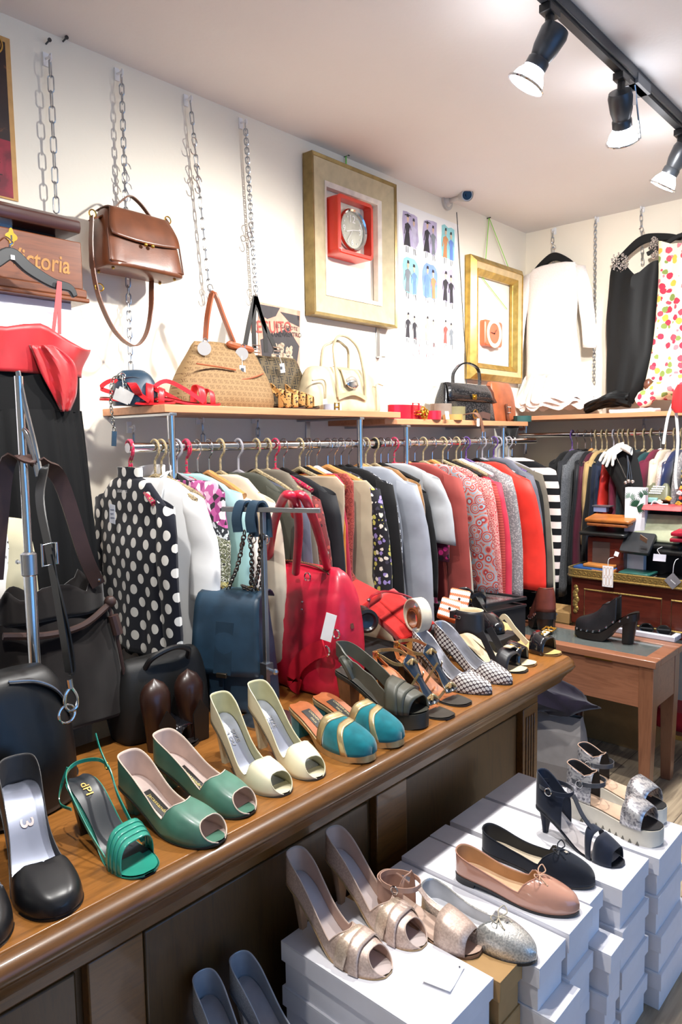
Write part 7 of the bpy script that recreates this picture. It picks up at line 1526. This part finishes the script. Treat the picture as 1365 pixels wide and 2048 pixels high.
c_ = PY(1287, 478, YD-.02); bhanger(c_, (0, R(-14), R(0)), 'black velvet hanger carrying the black beaded dress', .17)
bk = thing('dress', 'long black sleeveless dress with silver beaded shoulders, hem pooling on the shelf', 'dress', (c_.x, YD-.03, 0)); bm_ = plain('#121314', .6, var=.05, spec=.25)
L2 = lambda u, v, y=YD-.03: PY(u, v, y)-Vector((c_.x, YD-.03, 0))
edge = [(520, 1230, 1322), (545, 1222, 1320), (580, 1219, 1317), (640, 1214, 1312), (700, 1215, 1308), (740, 1214, 1300), (780, 1214, 1285), (806, 1216, 1268)]
b = MB(); rg = []
for i in range(29):
    t_ = i/28*(len(edge)-1); v_ = cinterp([(j, e[0]) for j, e in enumerate(edge)], t_); ul = cinterp([(j, e[1]) for j, e in enumerate(edge)], t_); ur = cinterp([(j, e[2]) for j, e in enumerate(edge)], t_)
    a_, d_ = L2(ul, v_), L2(ur, v_); ring = []
    for k in range(40):
        a = 2*PI*k/40; f = (1-math.copysign(abs(math.cos(a))**.8, math.cos(a)))/2; p = a_.lerp(d_, f); dip = 0
        if i < 7: dip = -.075*math.exp(-((f-.5)/.26)**2)*(1-i/7)
        fo = .008*math.sin(f*14+i*.12)+.012*math.exp(-((f-.62-.012*(i-14))/.08)**2)
        ring.append(Vector((p.x, -math.sin(a)*(.03+fo*.6)-.0, p.z+dip)))
    rg.append(ring)
b.loft(rg, cap=False); b.build('gown', bm_, bk)
random.seed(8); bead = metalm('#b9b6b4', .2); b = MB()
for (u0, v0, ru, rv) in ((1240, 524, 17, 20), (1310, 496, 10, 22)):
    for k in range(110):
        a, r_ = random.uniform(0, 6.28), math.sqrt(random.random()); p = L2(u0+ru*r_*math.cos(a), v0+rv*r_*math.sin(a), YD-.068+.01*r_); b.ball(p, random.uniform(.003, .0055), 6)
o_ = b.build('beaded_shoulders', sparkle('#6d6a6c', '#e4e2e0', 150, .2, .8, .3), bk); o_['kind'] = 'stuff'
for k in range(3):
    b = MB(); P = [PY(1262, 800, YD-.05), PY(1228, 804-5*k, YD-.07-.025*k), PY(1196, 812-4*k, YD-.08-.03*k), PY(1172, 820-3*k, YD-.09-.02*k)]; P = [Vector((p.x-c_.x, p.y-(YD-.03), max(BSZ+.034, p.z))) for p in P]; Q = spline(P, 7); rg = []
    for i, p in enumerate(Q):
        r0 = .030-.014*i/len(Q); rg.append([p+Vector((.006*math.sin(3*a), math.cos(a)*1.3, math.sin(a)*.9))*r0*(1+.28*math.sin(3*a+i*.25+k)+.16*math.sin(7*a-i*.5)) for a in [2*PI*q/28 for q in range(28)]])
    b.loft(rg); b.build('pooled_hem', bm_, bk)
# floral dress
flm = floral('#e9dfc0', [(0, '#b8324a'), (.22, '#d87a84'), (.4, '#7d8f4a'), (.58, '#c9b04a'), (.72, '#e9dfc0'), (.86, '#c9485a')], 30, .46, .75, .012)
c3 = PY(1365, 470, YD-.06); fd = thing('dress', 'cream floral dress with red roses at the right edge, skirt gathered on the shelf', 'dress', (c3.x, YD-.085, 0)); L3 = lambda u, v, y=YD-.085: PY(u, v, y)-Vector((c3.x, YD-.085, 0))
edge = [(482, 1318, 1410), (510, 1318, 1425), (560, 1318, 1430), (640, 1312, 1425), (700, 1305, 1425), (770, 1290, 1430), (800, 1282, 1435)]
b = MB(); rg = []
for i in range(25):
    t_ = i/24*(len(edge)-1); v_ = cinterp([(j, e[0]) for j, e in enumerate(edge)], t_); a_, d_ = L3(cinterp([(j, e[1]) for j, e in enumerate(edge)], t_), v_), L3(cinterp([(j, e[2]) for j, e in enumerate(edge)], t_), v_); ring = []
    for k in range(40):
        a = 2*PI*k/40; f = (1-math.copysign(abs(math.cos(a))**.8, math.cos(a)))/2; p = a_.lerp(d_, f); ring.append(Vector((p.x, -math.sin(a)*(.024+.010*math.sin(f*16+i*.1)), p.z-(.05*(f-.0) if i == 0 else 0))))
    rg.append(ring)
b.loft(rg, cap=False); b.build('gown', flm, fd)
b = MB(); P = [PY(1400, 760, YD-.12), PY(1350, 770, YD-.14), PY(1310, 785, YD-.15), PY(1278, 806, YD-.15)]; P = [Vector((p.x-c3.x, p.y-(YD-.085), max(BSZ+.05, p.z))) for p in P]; Q = spline(P, 6); b.tube(Q, [.055-.022*i/len(Q)+.006*math.sin(i*1.3) for i in range(len(Q))], 14); b.build('gathered_skirt', flm, fd)
o = thing('clothes_hanger', 'black hanger whose end pokes out above the floral dress', 'hanger', c3); b = MB(); b.ribbon(spline([(-.16, 0, -.06), (-.08, 0, -.03), (0, 0, 0), (.08, 0, -.03), (.16, 0, -.06)], 5), (0, 0, 1), .02, .014); b.build('arms', plain('#151515', .8, var=0), o, bevel=.003)
q = PY(1270, 820, BSY+.06); o = thing('folded_cloth', 'folded white cloth on the far shelf under the floral dress', 'cloth', (q.x, q.y, BSZ+.0125)); b = MB(); rg = []
for z, k in ((0, .98), (.004, 1), (.012, 1), (.016, .97)): rg.append([Vector((math.copysign(abs(math.cos(a))**.2, math.cos(a))*.11*k, math.copysign(abs(math.sin(a))**.2, math.sin(a))*.05*k, z+.002*math.sin(4*a))) for a in [2*PI*(j+.5)/32 for j in range(32)]])
b.loft(rg); b.build('cloth', cloth('#e9dde4', .8, .02), o)
for (u_, v_), la in (((1298, 770), 'small brown shoe standing on its heel beside the floral dress, upper one'), ((1290, 798), 'small brown shoe beneath the other on the far shelf')):
    q = PY(u_, v_, YD-.14); o = thing('brown_shoe', la, 'shoe', (q.x, q.y, q.z), group='brown shoes on the far shelf'); b = MB(); b.ball((0, 0, 0), .025, 14, sc=(.9, .9, 1.25)); b.ball((.0, .02, -.02), .024, 12); b.build('upper', leather('#5a3224', .35, .1, 200), o); b = MB(); b.ball((.012, .006, -.004), .022, 10, sc=(.6, .9, 1.2)); b.build('sole', BLACKP, o)
# red garment with white straps at the right edge
q = PY(1362, 800, 3.05); o = thing('bag', 'red bag with long white straps hanging at the right edge', 'bag', q); b = MB(); b.loft([[Vector((math.cos(a)*w, math.sin(a)*.02, z)) for a in [2*PI*k/20 for k in range(20)]] for z, w in ((-.05, .02), (-.03, .035), (.03, .03), (.06, .012))]); b.build('body', plain('#c8242a', .5), o)
b = MB()
for pts in ([(1358, 780), (1350, 800), (1338, 830), (1332, 860), (1328, 888)], [(1352, 775), (1353, 820), (1357, 880), (1352, 950), (1354, 978)]): b.ribbon(spline([PY(u_, v_, 3.05)-q for u_, v_ in pts], 5), (1, 0, 0), .011, .003)
b.build('white_straps', plain('#ecebe8', .5), o)
# ================================================================== THINGS ON THE GILT DESK AND THE GLASS TABLE
DZ = GZ-.0195
def on_desk(u, v, dy=0.): q = PZ(u, v, DZ); return Vector((q.x, max(GY0+.03, q.y+dy), DZ))
def at_y(u, v, y): return PY(u, v, y)
def wallet(name, label, u0, u1, v, y, d, h, m, tilt=0., rz=0., cat='wallet', group='wallets and clutches on the gilt desk', flap=0, fm=None, z=None):
    a, c = PY(u0, v, y), PY(u1, v, y); o = thing(name, label, cat, ((a.x+c.x)/2, y+d/2, a.z if z is None else z), rot=(tilt, 0, rz), group=group); w = c.x-a.x
    b = MB(); rg = []
    for zz_, k in ((0, .97), (h*.2, 1), (h*.8, 1), (h, .97)): rg.append([Vector((math.copysign(abs(math.cos(q))**.18, math.cos(q))*w/2*k, math.copysign(abs(math.sin(q))**.18, math.sin(q))*d/2*k, zz_+h*.06*math.sin(3*q))) for q in [2*PI*(j+.5)/36 for j in range(36)]])
    b.loft(rg); b.build('body', m, o)
    if flap:
        b = MB(); b.grid(lambda s_, v_: Vector(((s_-.5)*w*.98*(1-(abs(s_-.5)*0)), -d/2*.98+v_*d*.6*(1-abs(s_-.5)*.9*flap), h+.0025+.001*math.sin(PI*v_))), 14, 6); b.build('flap', fm or m, o, solid=.002)
    return o
y1 = GY0+.03
lo = leather
wallet('leather_pouch', 'orange tan leather pouch, uppermost of the left pile on the gilt desk', 1168, 1262, 1040, GY0+.08, .12, .014, lo('#a8642c', .4), tilt=R(8), rz=R(-2), flap=.0)
wallet('leather_pouch', 'second orange tan leather pouch just under the top one', 1172, 1256, 1048, GY0+.08, .12, .012, lo('#96562a', .42), tilt=R(7))
wallet('leather_clutch', 'black leather clutch under the orange pouches', 1157, 1250, 1066, GY0+.075, .12, .014, lo('#1e201f', .4), tilt=R(8), rz=R(2))
q = PY(1212, 1096, GY0+.11); o = thing('display_box', 'dark wooden display box holding up the pile of pouches', 'box', (q.x, GY0+.18, DZ)); zt_ = PY(1205, 1070, GY0+.10).z-.012-DZ; b = MB(); b.bb((-.085, -.07, 0), (.085, .07, max(.03, zt_))); b.build('box_body', mah, o, bevel=.004); b = MB(); b.bb((-.06, -.0715, .02), (.02, -.07, max(.028, zt_-.02))); b.build('front_label', plain('#4a3c38', .6), o)
wallet('wallet', 'tan wallet lying on the blue one', 1166, 1224, 1090, GY0+.045, .07, .012, lo('#b8783c', .4), z=DZ+.0165+.015, rz=R(-4))
wallet('wallet', 'bright blue wallet at the left end of the desk', 1146, 1224, 1096, GY0+.035, .08, .014, lo('#2f5590', .4), z=DZ+.016, rz=R(-3))
wallet('card_case', 'flat brown card case beneath the blue wallet', 1142, 1215, 1112, GY0+.03, .09, .008, lo('#6d3c28', .4), z=DZ+.001)
wallet('coin_purse', 'tan coin purse with gold frame at the front edge of the desk', 1182, 1226, 1112, GY0+.022, .06, .020, lo('#a8682f', .42), z=DZ+.006, rz=R(5), tilt=R(6))
o = thing('small_pouch', 'cream and gold edged pouch under the tan coin purse', 'purse', (PY(1195, 1115, GY0+.02).x, GY0+.03, DZ+.001)); b = MB(); b.loft([[Vector((.036*math.cos(a), .02*math.sin(a), z)) for a in [2*PI*k/24 for k in range(24)]] for z in (0, .004)]); b.build('body', plain('#d8cf9a', .5), o)
wallet('wallet', 'pale pink envelope wallet at the front of the desk', 1232, 1296, 1124, GY0+.022, .07, .014, lo('#d8b5a4', .45), z=DZ+.001, flap=.9, fm=lo('#e0c2b4', .45), tilt=R(4))
wallet('leather_clutch', 'black folded clutch with beige swing tag in the middle of the desk', 1238, 1302, 1090, GY0+.05, .11, .02, lo('#23262a', .38), tilt=R(48), rz=R(-8))
q = PY(1288, 1078, GY0+.045); o = thing('swing_tag', 'beige swing tag lying on the black folded clutch', 'tag', q, rot=(R(50), R(30), R(0)), group='tags on the gilt desk'); b = MB(); b.bb((-.017, -.0006, -.022), (.017, .0006, .022)); b.build('card', plain('#b39a80', .7), o)
wallet('notebook', 'teal edged notebook beneath the black folded clutch', 1236, 1300, 1112, GY0+.03, .12, .010, lo('#23574f', .45), z=DZ+.017)
wallet('notebook', 'pale grey flat purse under the teal notebook', 1244, 1300, 1116, GY0+.03, .11, .010, plain('#a9a6a0', .5), z=DZ+.003)
wallet('leather_clutch', 'sage green envelope clutch leaning at the back of the desk', 1262, 1358, 1058, GY0+.10, .13, .014, lo('#9aa083', .45), tilt=R(64), rz=R(-3), flap=.9, fm=lo('#a3a88c', .45))
wallet('leather_clutch', 'black clutch supporting the sage green one', 1296, 1362, 1092, GY0+.09, .13, .016, lo('#1d1f20', .4), tilt=R(8))
wallet('leather_clutch', 'black clutch at the right edge of the desk front', 1312, 1400, 1106, GY0+.05, .13, .016, lo('#191a1b', .4), tilt=R(5))
wallet('leather_clutch', 'lowest black clutch on the right of the desk', 1312, 1410, 1122, GY0+.05, .14, .018, lo('#141516', .4), z=DZ+.001)
wallet('wallet', 'raspberry red wallet at the right edge, upper one', 1342, 1400, 1070, GY0+.06, .09, .014, lo('#b01c38', .4), rz=R(-6), tilt=R(6))
wallet('wallet', 'raspberry red wallet at the right edge, lower one', 1338, 1398, 1082, GY0+.06, .09, .014, lo('#a01832', .4), rz=R(4), tilt=R(4))
q = PY(1320, 1116, GY0+.02); o = thing('swing_tag', 'lilac grey blank tag standing on the desk front', 'tag', q, rot=(R(-20), 0, R(6)), group='tags on the gilt desk'); b = MB(); b.bb((-.025, -.0006, -.014), (.025, .0006, .016)); b.build('card', plain('#b5b3be', .6), o); b = MB(); b.tube(spline([(0, 0, .016), (-.012, 0, .035), (.004, .01, .05)], 5), .001, 5); b.build('string', WHITEP, o)
q = PY(1234, 1108, GY0+.02); o = thing('swing_tag', 'tiny white tag beside the tan coin purse', 'tag', q, rot=(R(-10), R(15), 0), group='tags on the gilt desk'); b = MB(); b.bb((-.009, -.0006, -.010), (.009, .0006, .010)); b.build('card', WHITEP, o)
q = PY(1357, 1122, GY0+.02); o = thing('ribbon_bow', 'pale blue ribbon bow at the right end of the desk front', 'ribbon', (q.x, q.y, DZ+.008)); b = MB()
for sd in (1, -1): b.ribbon(spline([(0, 0, 0), (sd*.02, .004, .010), (sd*.035, 0, .0), (sd*.02, -.004, -.004), (0, 0, 0)], 5), (0, 1, 0), .012, .002)
b.build('loops', plain('#8d9fbf', .5), o)
# hanging tags over the front of the desk
q = PY(1217, 1132, GY0-.006); o = thing('swing_tag', 'white tag with gold scale pattern hanging over the desk front', 'tag', q, group='tags hanging from the gilt desk'); hgt = q.z-PY(1217, 1174, GY0-.006).z
b = MB(); b.bb((-.0235, -.001, -hgt), (.0235, 0, 0)); b.build('card', WHITEP, o); b = MB(); b.tube(spline([(0, 0, -.004), (0, -.001, .02), (.004, .004, .033), (.012, .03, .036)], 5), .0013, 5); b.build('string', WHITEP, o); b = MB()
for i in range(3):
    for j in range(2):
        cx, cz = -.0145+.0145*i, -hgt*(.27+.46*j); b.tube([(cx+.0062*math.copysign(abs(math.cos(a))**.6, math.cos(a)), -.0014, cz+.019*math.sin(a)) for a in [2*PI*k/16 for k in range(16)]], .0007, 4, closed=True)
b.build('gold_scales', plain('#c49a7a', .5), o)
q = PY(1347, 1145, GY0-.006); o = thing('swing_tag', 'grey diamond tag with white print hanging at the right of desk front', 'tag', q, group='tags hanging from the gilt desk'); s_ = (PY(1364, 1160, GY0-.006).x-q.x)*1.0
b = MB(); b.prism([(0, 0, 0), (s_, 0, -s_*1.05), (0, 0, -s_*2.1), (-s_, 0, -s_*1.05)], (0, -.001, 0)); b.build('card', plain('#77757a', .6), o); b = MB(); [b.ribbon([(-.007+.005*k_, -.0014, -s_*1.0-.004*k_+.004), (-.0045+.005*k_, -.0014, -s_*1.0-.004*k_-.002)], (1, 0, .4), .0026, .0004) for k_ in range(4)]; b.build('print', WHITEP, o, smooth=False); b = MB(); b.tube(spline([(0, 0, 0), (.002, 0, .03), (.006, .01, .05), (.01, .03, .054)], 5), .0013, 5); b.build('string', WHITEP, o)
# palm leaf card box
q = PY(1250, 1026, 3.235); q2 = PY(1292, 976, 3.235); o = thing('gift_box', 'small white box printed with green palm leaves', 'box', (q.x, 3.235, DZ)); w = q2.x-q.x; zb_ = q.z-DZ; h = q2.z-q.z
b = MB(); b.bb((0, 0, 0), (w, .035, zb_+h)); b.build('box_body', plain('#e6e4ea', .6, var=.01), o, bevel=.001); grn = plain('#27573f', .6)
b = MB()
def leaf(cx, cz, s, ang, ribs=7):
    for sd in (1, -1):
        for i in range(ribs):
            t_ = i/(ribs-1); a = R(ang)+sd*R(20+95*t_); l = s*(1-.35*abs(t_-.4)); p0 = Vector((cx, -.0006, cz)); d = Vector((math.cos(a), 0, math.sin(a))); n = Vector((-d.z, 0, d.x)); b.add([p0, p0+d*l*.6+n*s*.075, p0+d*l, p0+d*l*.6-n*s*.075], [(0, 1, 2, 3)])
leaf(w*.60, zb_+h*.26, w*.5, 50, 9); leaf(w*.92, zb_+h*.74, w*.34, 120, 6); b.build('leaf_print', grn, o, smooth=False, recalc=False)
b = MB(); leaf(w*.25, zb_+h*.62, w*.34, 75, 6); b.build('leaf_print', plain('#7d9a8a', .6), o, smooth=False, recalc=False)
# raised black display tiers behind
p = PY(1290, 1035, 3.30); o = thing('display_riser', 'black stepped display riser at the back of the gilt desk', 'display stand', (p.x, 3.30, DZ)); zz_ = max(.05, PY(1320, 1008, 3.28).z-DZ-.004)
b = MB(); b.bb((0, 0, 0), (.36, .09, zz_)); b.build('riser', plain('#161617', .7), o, bevel=.003)
q = PY(1290, 1030, 3.26); q2 = PY(1372, 1012, 3.26); o = thing('jewellery_tray', 'coral red tray with white handle on the desk at the right', 'tray', (q.x, 3.21, 0)); w = q2.x-q.x
b = MB(); zt_ = q2.z; zb_ = zt_-.022; b.loft([[Vector((x_*w, y_, z_)) for x_, y_ in ((0, 0), (1, 0), (.95, .12), (.08, .12))] for z_ in (zb_, )]+[[Vector((x_*w, y_+.02, z_)) for x_, y_ in ((.02, 0), (.98, 0), (.93, .10), (.1, .10))] for z_ in (zt_,)]); b.build('tray_body', plain('#b8484a', .5), o, bevel=.004)
b = MB(); b.tube(spline([(w*.22, .02, zt_), (w*.3, .02, zt_+.018), (w*.42, .03, zt_+.006), (w*.6, .04, zt_+.004)], 5), .003, 6); b.build('white_cord', WHITEP, o)
# olive woven purse, shells and brooches on the riser
q = PY(1312, 1000, 3.32); o = thing('purse', 'olive green purse with white woven panel on the riser', 'purse', (q.x, q.y, q.z-.004), rot=(R(-24), 0, R(-6))); b = MB(); b.loft([[Vector((math.copysign(abs(math.cos(a))**.3, math.cos(a))*w_, math.copysign(abs(math.sin(a))**.4, math.sin(a))*d_, z)) for a in [2*PI*(k+.5)/28 for k in range(28)]] for z, w_, d_ in ((0, .062, .02), (.03, .060, .022), (.065, .05, .016), (.082, .04, .01))]); b.build('body', leather('#5f6048', .45), o)
b = MB()
for i in range(6):
    for j in range(4): b.ball((-.022+.009*i+.003*j, -.024+.002*j, .028+.011*j), .0055, 6, sc=(1, .4, .7))
b.build('woven_panel', WHITEP, o)
q = PY(1302, 1000, 3.29); o = thing('gift_box', 'tiny turquoise box beside the palm leaf box', 'box', (q.x-.012, q.y, q.z-.012)); MB().bb((0, 0, 0), (.04, .03, .022)).build('box_body', plain('#8fc9c4', .5), o, bevel=.002)
for (u_, v_), c, la in (((1320, 1004), '#e8dcc8', 'cream shell brooch on the black riser'), ((1338, 997), '#d8b050', 'golden yellow shell brooch beside the olive purse'), ((1358, 1007), '#d0a840', 'yellow brooch at the right edge of the riser'), ((1360, 986), '#efefef', 'white pointed ornament at the right edge')):
    q = PY(u_, v_, 3.285); o = thing('brooch', la, 'brooch', q, group='brooches on the riser'); b = MB()
    for k in range(4): b.ball((.006*math.cos(k*1.7), 0, .005*math.sin(k*1.7)), .0075, 8, sc=(1.2, .6, .8))
    b.build('shell', plain(c, .35, var=.1), o)
q = PY(1200, 1020, 3.28); o = thing('glass_box', 'small clear box with blue content behind the orange pouches', 'box', (q.x, q.y, q.z-.01)); b = MB(); b.bb((-.03, 0, 0), (.03, .04, .026)); b.build('box_body', plain('#7f8fb8', .2), o, bevel=.002); b = MB(); b.bb((-.034, -.004, .026), (.05, .044, .031)); b.build('lid', plain('#5c5a60', .3), o)
# ---- display bust with glove and necklaces
yb0 = 3.325; o = thing('display_bust', 'black velvet jewellery bust leaning on the gilt desk, wearing necklaces', 'display bust', (PY(1265, 1000, yb0).x, yb0, 0)); ox = o.location.x
prof = [(1035, 1252, 1292), (1000, 1244, 1290), (960, 1226, 1286), (930, 1208, 1280), (910, 1204, 1274), (895, 1232, 1270)]
b = MB(); rg = []
for v_, ul, ur in prof:
    a_, c_ = PY(ul, v_, yb0), PY(ur, v_, yb0); rg.append([Vector((lerp(a_.x, c_.x, (1-math.cos(a))/2)-ox, -math.sin(a)*.028, max(DZ, lerp(a_.z, c_.z, (1-math.cos(a))/2)))) for a in [2*PI*k/24 for k in range(24)]])
b.loft(rg); b.build('bust', plain('#111112', .95, var=0), o)
gl_ = plain('#ece9df', .7, sheen=.2, var=.02); gv = thing('glove', 'white glove with spread fingers draped on the black bust', 'glove', (ox, yb0-.04, 0)); G_ = lambda u, v, d=0.: Vector((PY(u, v, yb0-.04).x-ox, -d, PY(u, v, yb0-.04).z))
b = MB(); b.loft([[G_(u_+w_*math.cos(a), v_+h_*math.sin(a), .012*math.sin(a+.8)) for a in [2*PI*k/16 for k in range(16)]] for u_, v_, w_, h_ in ((1246, 893, 4, 9), (1236, 897, 9, 10), (1226, 904, 13, 8), (1219, 911, 13, 6))]); b.build('palm', gl_, gv)
for pts, r_ in (([(1214, 905), (1207, 913), (1203, 921)], .0085), ([(1219, 908), (1213, 920), (1209, 927)], .0085), ([(1225, 909), (1220, 922), (1216, 932)], .0085), ([(1230, 908), (1229, 920), (1228, 930)], .008), ([(1232, 903), (1233, 912), (1232, 918)], .0075)):
    b = MB(); Q = spline([G_(u_, v_, .012) for u_, v_ in pts], 5); b.tube(Q, [r_*(1-.25*i/len(Q)) for i in range(len(Q))], 10); b.ball(Q[-1], r_*.76, 10); b.build('finger', gl_, gv)
b = MB(); b.loft([[G_(u_, v_+h_*math.cos(a), .016*math.sin(a)) for a in [2*PI*k/16 for k in range(16)]] for u_, v_, h_ in ((1244, 894, 6), (1254, 897, 8), (1264, 903, 8))], cap=False); b.build('cuff', gl_, gv, solid=.002)
nk = thing('necklace', 'silver necklaces with round charms hanging on the black bust', 'necklace', (ox, yb0-.045, 0)); b = MB()
for pts in ([(1235, 915), (1245, 935), (1254, 955)], [(1256, 910), (1258, 935), (1256, 962)], [(1257, 912), (1262, 930), (1266, 960)], [(1258, 912), (1260, 940), (1262, 958)]): b.tube(spline([G_(u_, v_, .002) for u_, v_ in pts], 5), .0014, 5)
b.build('chains', metalm('#a89c90', .3), nk); b = MB()
for u_, v_ in ((1254, 965), (1260, 962), (1268, 963)): b.ball(G_(u_, v_, .006), .0085, 12)
b.build('charms', sparkle('#8d7d74', '#d8cbc4', 300, .25, .7, .3), nk)
# ---- tray with sunglasses on the glass table
a_, c_ = PZ(1112, 1262, TZ), PZ(1320, 1283, TZ); o = thing('display_tray', 'white rimmed tray with dark sunglasses on the glass table', 'tray', (0, 0, TZ)); tx0, tx1 = -1.35, -.93; ty0, ty1 = c_.y+.02, c_.y+.19
tm = plain('#c9cbd4', .35, var=.02); b = MB()
for A_, B2 in (((tx0, ty0), (tx1, ty0+.022)), ((tx0, ty1-.022), (tx1, ty1)), ((tx0, ty0+.022), (tx0+.022, ty1-.022)), ((tx1-.022, ty0+.022), (tx1, ty1-.022))): b.bb((A_[0], A_[1], 0), (B2[0], B2[1], .022))
b.build('rim', tm, o, bevel=.003); MB().bb((tx0+.02, ty0+.02, .001), (tx1-.02, ty1-.02, .006)).build('tray_lining', plain('#8d9aa0', .7), o)
for k, (x_, y_, rz, la) in enumerate(((-1.03, (ty0+ty1)/2, 8, 'dark sunglasses with metal temples at the right of the tray'), (-1.17, (ty0+ty1)/2+.01, -6, 'black sunglasses in the middle of the tray, behind the clog'))):
    g_ = thing('sunglasses', la, 'sunglasses', (x_, y_, TZ+.0065), R(rz), 'sunglasses in the tray'); b = MB()
    for sd in (1, -1): b.tube([(sd*.034+.027*math.cos(a), -.035+.006*math.sin(a)**2, .022+.02*math.sin(a)) for a in [2*PI*j/24 for j in range(24)]], .0028, 7, closed=True)
    b.tube([(-.008, -.035, .028), (0, -.037, .031), (.008, -.035, .028)], .0025, 6); b.build('frame', plain('#191414', .2, coat=.5, var=0), g_)
    for sd in (1, -1): MB().prism([(sd*.034+.0265*math.cos(a), -.034, .022+.0195*math.sin(a)) for a in [2*PI*j/24 for j in range(24)]], (0, .0015, 0)).build('lens', plain('#0d0c0d', .05, coat=.3, var=0), g_)
    for sd in (1, -1): b = MB(); b.ribbon(spline([(sd*.062, -.034, .026), (sd*.062, .02, .022), (sd*.058, .06, .008)], 5), (0, 0, 1), .006, .0025); b.build('temple', GOLD if k == 0 else plain('#1a1616', .3, var=0), g_)
# ---- under the tables
pb = thing('paper_bag', 'pale grey paper bag standing on the floor behind the counter end', 'bag', (-1.30, 2.62, 0), R(8)); pgm = plain('#8d8886', .8, var=.04)
b = MB(); b.loft([[Vector((x_*w_, y_*d_+sft, z)) for x_, y_ in ((-1, -1), (1, -1), (1, 0), (1, 1), (-1, 1), (-1, 0))] for z, w_, d_, sft in ((0, .17, .07, 0), (.12, .172, .068, .004), (.24, .16, .04, .01), (.30, .15, .016, .02))], cap=False); b.build('bag_body', pgm, pb, smooth=False, solid=.002)
pp = thing('cloth_bag', 'dark purple cloth bag bunched on the paper bag under the display table', 'bag', (-1.31, 2.66, .29)); b = MB(); rg = []
for i in range(9):
    t_ = i/8; rg.append([Vector((math.cos(a)*.19*math.sin(PI*(.12+.8*t_))*(1+.12*math.sin(a*5+t_*4))+.03*math.sin(t_*5), math.sin(a)*.10*(1+.1*math.sin(a*7)), .02+t_*.10+.012*math.sin(a*4+t_*6))) for a in [2*PI*k/40 for k in range(40)]])
b.loft(rg); b.build('cloth', suede('#120b1c'), pp)
for (x_, y_, w_, d_, h_), la in (((-1.53, 3.22, .2, .16, .585), 'tall brown cardboard box standing left of the gilt desk leg'), ((-1.22, 3.26, .3, .16, .47), 'wide cardboard box on the floor beneath the gilt desk')):
    o = thing('cardboard_box', la, 'box', (x_, y_, 0), group='cardboard boxes under the gilt desk'); b = MB(); b.bb((-w_/2, -d_/2, 0), (w_/2, d_/2, h_-.012)); b.build('box_body', kraftd, o, bevel=.002); b = MB(); b.bb((-w_/2-.002, -d_/2-.002, h_-.05), (w_/2+.002, d_/2+.002, h_)); b.build('lid', kraft, o, bevel=.002); b = MB(); text_on(b, 'SAT V', (w_*.2, -d_/2, h_-.075), (1, 0, 0), (0, 0, 1), .03, .001); b.build('printed_text', plain('#4a3a26', .7), o, smooth=False)
q = PY(1350, 1395, GY0+.12); o = thing('folded_garment', 'red folded garment on the lower brass edged shelf at the right edge', 'garment', (q.x+.02, GY0+.16, .1405)); b = MB(); b.loft([[Vector((math.copysign(abs(math.cos(a))**.3, math.cos(a))*.09*k_, math.copysign(abs(math.sin(a))**.3, math.sin(a))*.09*k_, z)) for a in [2*PI*(k+.5)/28 for k in range(28)]] for z, k_ in ((0, .97), (.02, 1), (.06, .98), (.08, .9))]); b.build('cloth', cloth('#b3242e'), o)
# ================================================================== SUB-PARTS: small pieces that belong to a part
SUBS = {'zip_teeth': ['zip_tape'], 'strap_studs': ['shoulder_strap'], 'keyhole': ['key_escutcheon'], 'numerals': ['dial'], 'hands': ['dial', 'dial_ring'], 'tag_string': ['price_tag', 'swing_tag'], 'tag_print': ['price_tag'], 'tag_logo': ['price_tag'],
    'lettering': ['insole_label', 'insole'], 'leaf_print': ['box_body'], 'rivets': ['handle_tab'], 'star_charm': ['bow'], 'eyelets': ['cuff_tab'], 'clasp_rim': ['oval_clasp'], 'lens': ['camera_barrel', 'frame'], 'temple': ['frame'], 'toe_insole': ['insole'],
    'brass_hinge': ['top_frame'], 'gilt_moulding': ['carcass'], 'gilt_mount': ['carcass'], 'front_label': ['box_body'], 'edge_binding': ['upper', 'heel_counter'], 'punched_hole': ['card'], 'gold_scales': ['card'], 'print': ['card'], 'snap': ['body'], 'stud': ['platform_sole', 'strap'],
    'turn_lock': ['flap'], 'twist_clasp': ['flap'], 'lock': ['flap'], 'sole_notches': ['platform_sole'], 'collar': ['body'], 'neck_label': ['body'], 'buckle': ['ankle_strap', 'buckle_strap', 'slingback_strap', 'strap', 'toe_band'], 'strap_buckle': ['hanging_strap'], 'snap_hook': ['hanging_strap'], 'ring_buckle': ['strap'], 'handle_ring': ['handle'], 'rings': ['shoulder_strap'], 'printed_text': ['box_body'], 'size_label': ['arms'], 'bulb': ['lamp_housing'], 'woven_panel': ['body'], 'gold_knot': ['t_bar'], 'strap_ring': ['strap_pad', 'shoulder_strap'], 'knot': ['heel_strap'], 'clamp': ['pole'], 'clamp_collar': ['lower_pole'], 'piping': ['body'], 'side_seam': ['body'], 'foot': ['body'], 'gathered_rim': ['body'], 'strap_end': ['slingback_strap']}
def base(o): return o.name.split('.')[0]
def mid(o):
    n = len(o.data.vertices); s = Vector()
    for v in o.data.vertices: s += v.co
    return s/max(1, n)
for root in [o for o in C.objects if o.parent is None and 'category' in o.keys()]:
    kids = [c for c in root.children if c.type == 'MESH']; moves = []
    for c in kids:
        if base(c) in SUBS:
            hosts = []
            for h in SUBS[base(c)]:
                hosts = [k for k in kids if base(k) == h and k is not c]
                if hosts: break
            if hosts and not c.children:
                m = mid(c); moves.append((c, min(hosts, key=lambda k: (mid(k)-m).length)))
    hosts_ = {h for _, h in moves}; moved = {c for c, _ in moves}
    for c, h in moves:
        if h in moved: continue
        c.parent = h
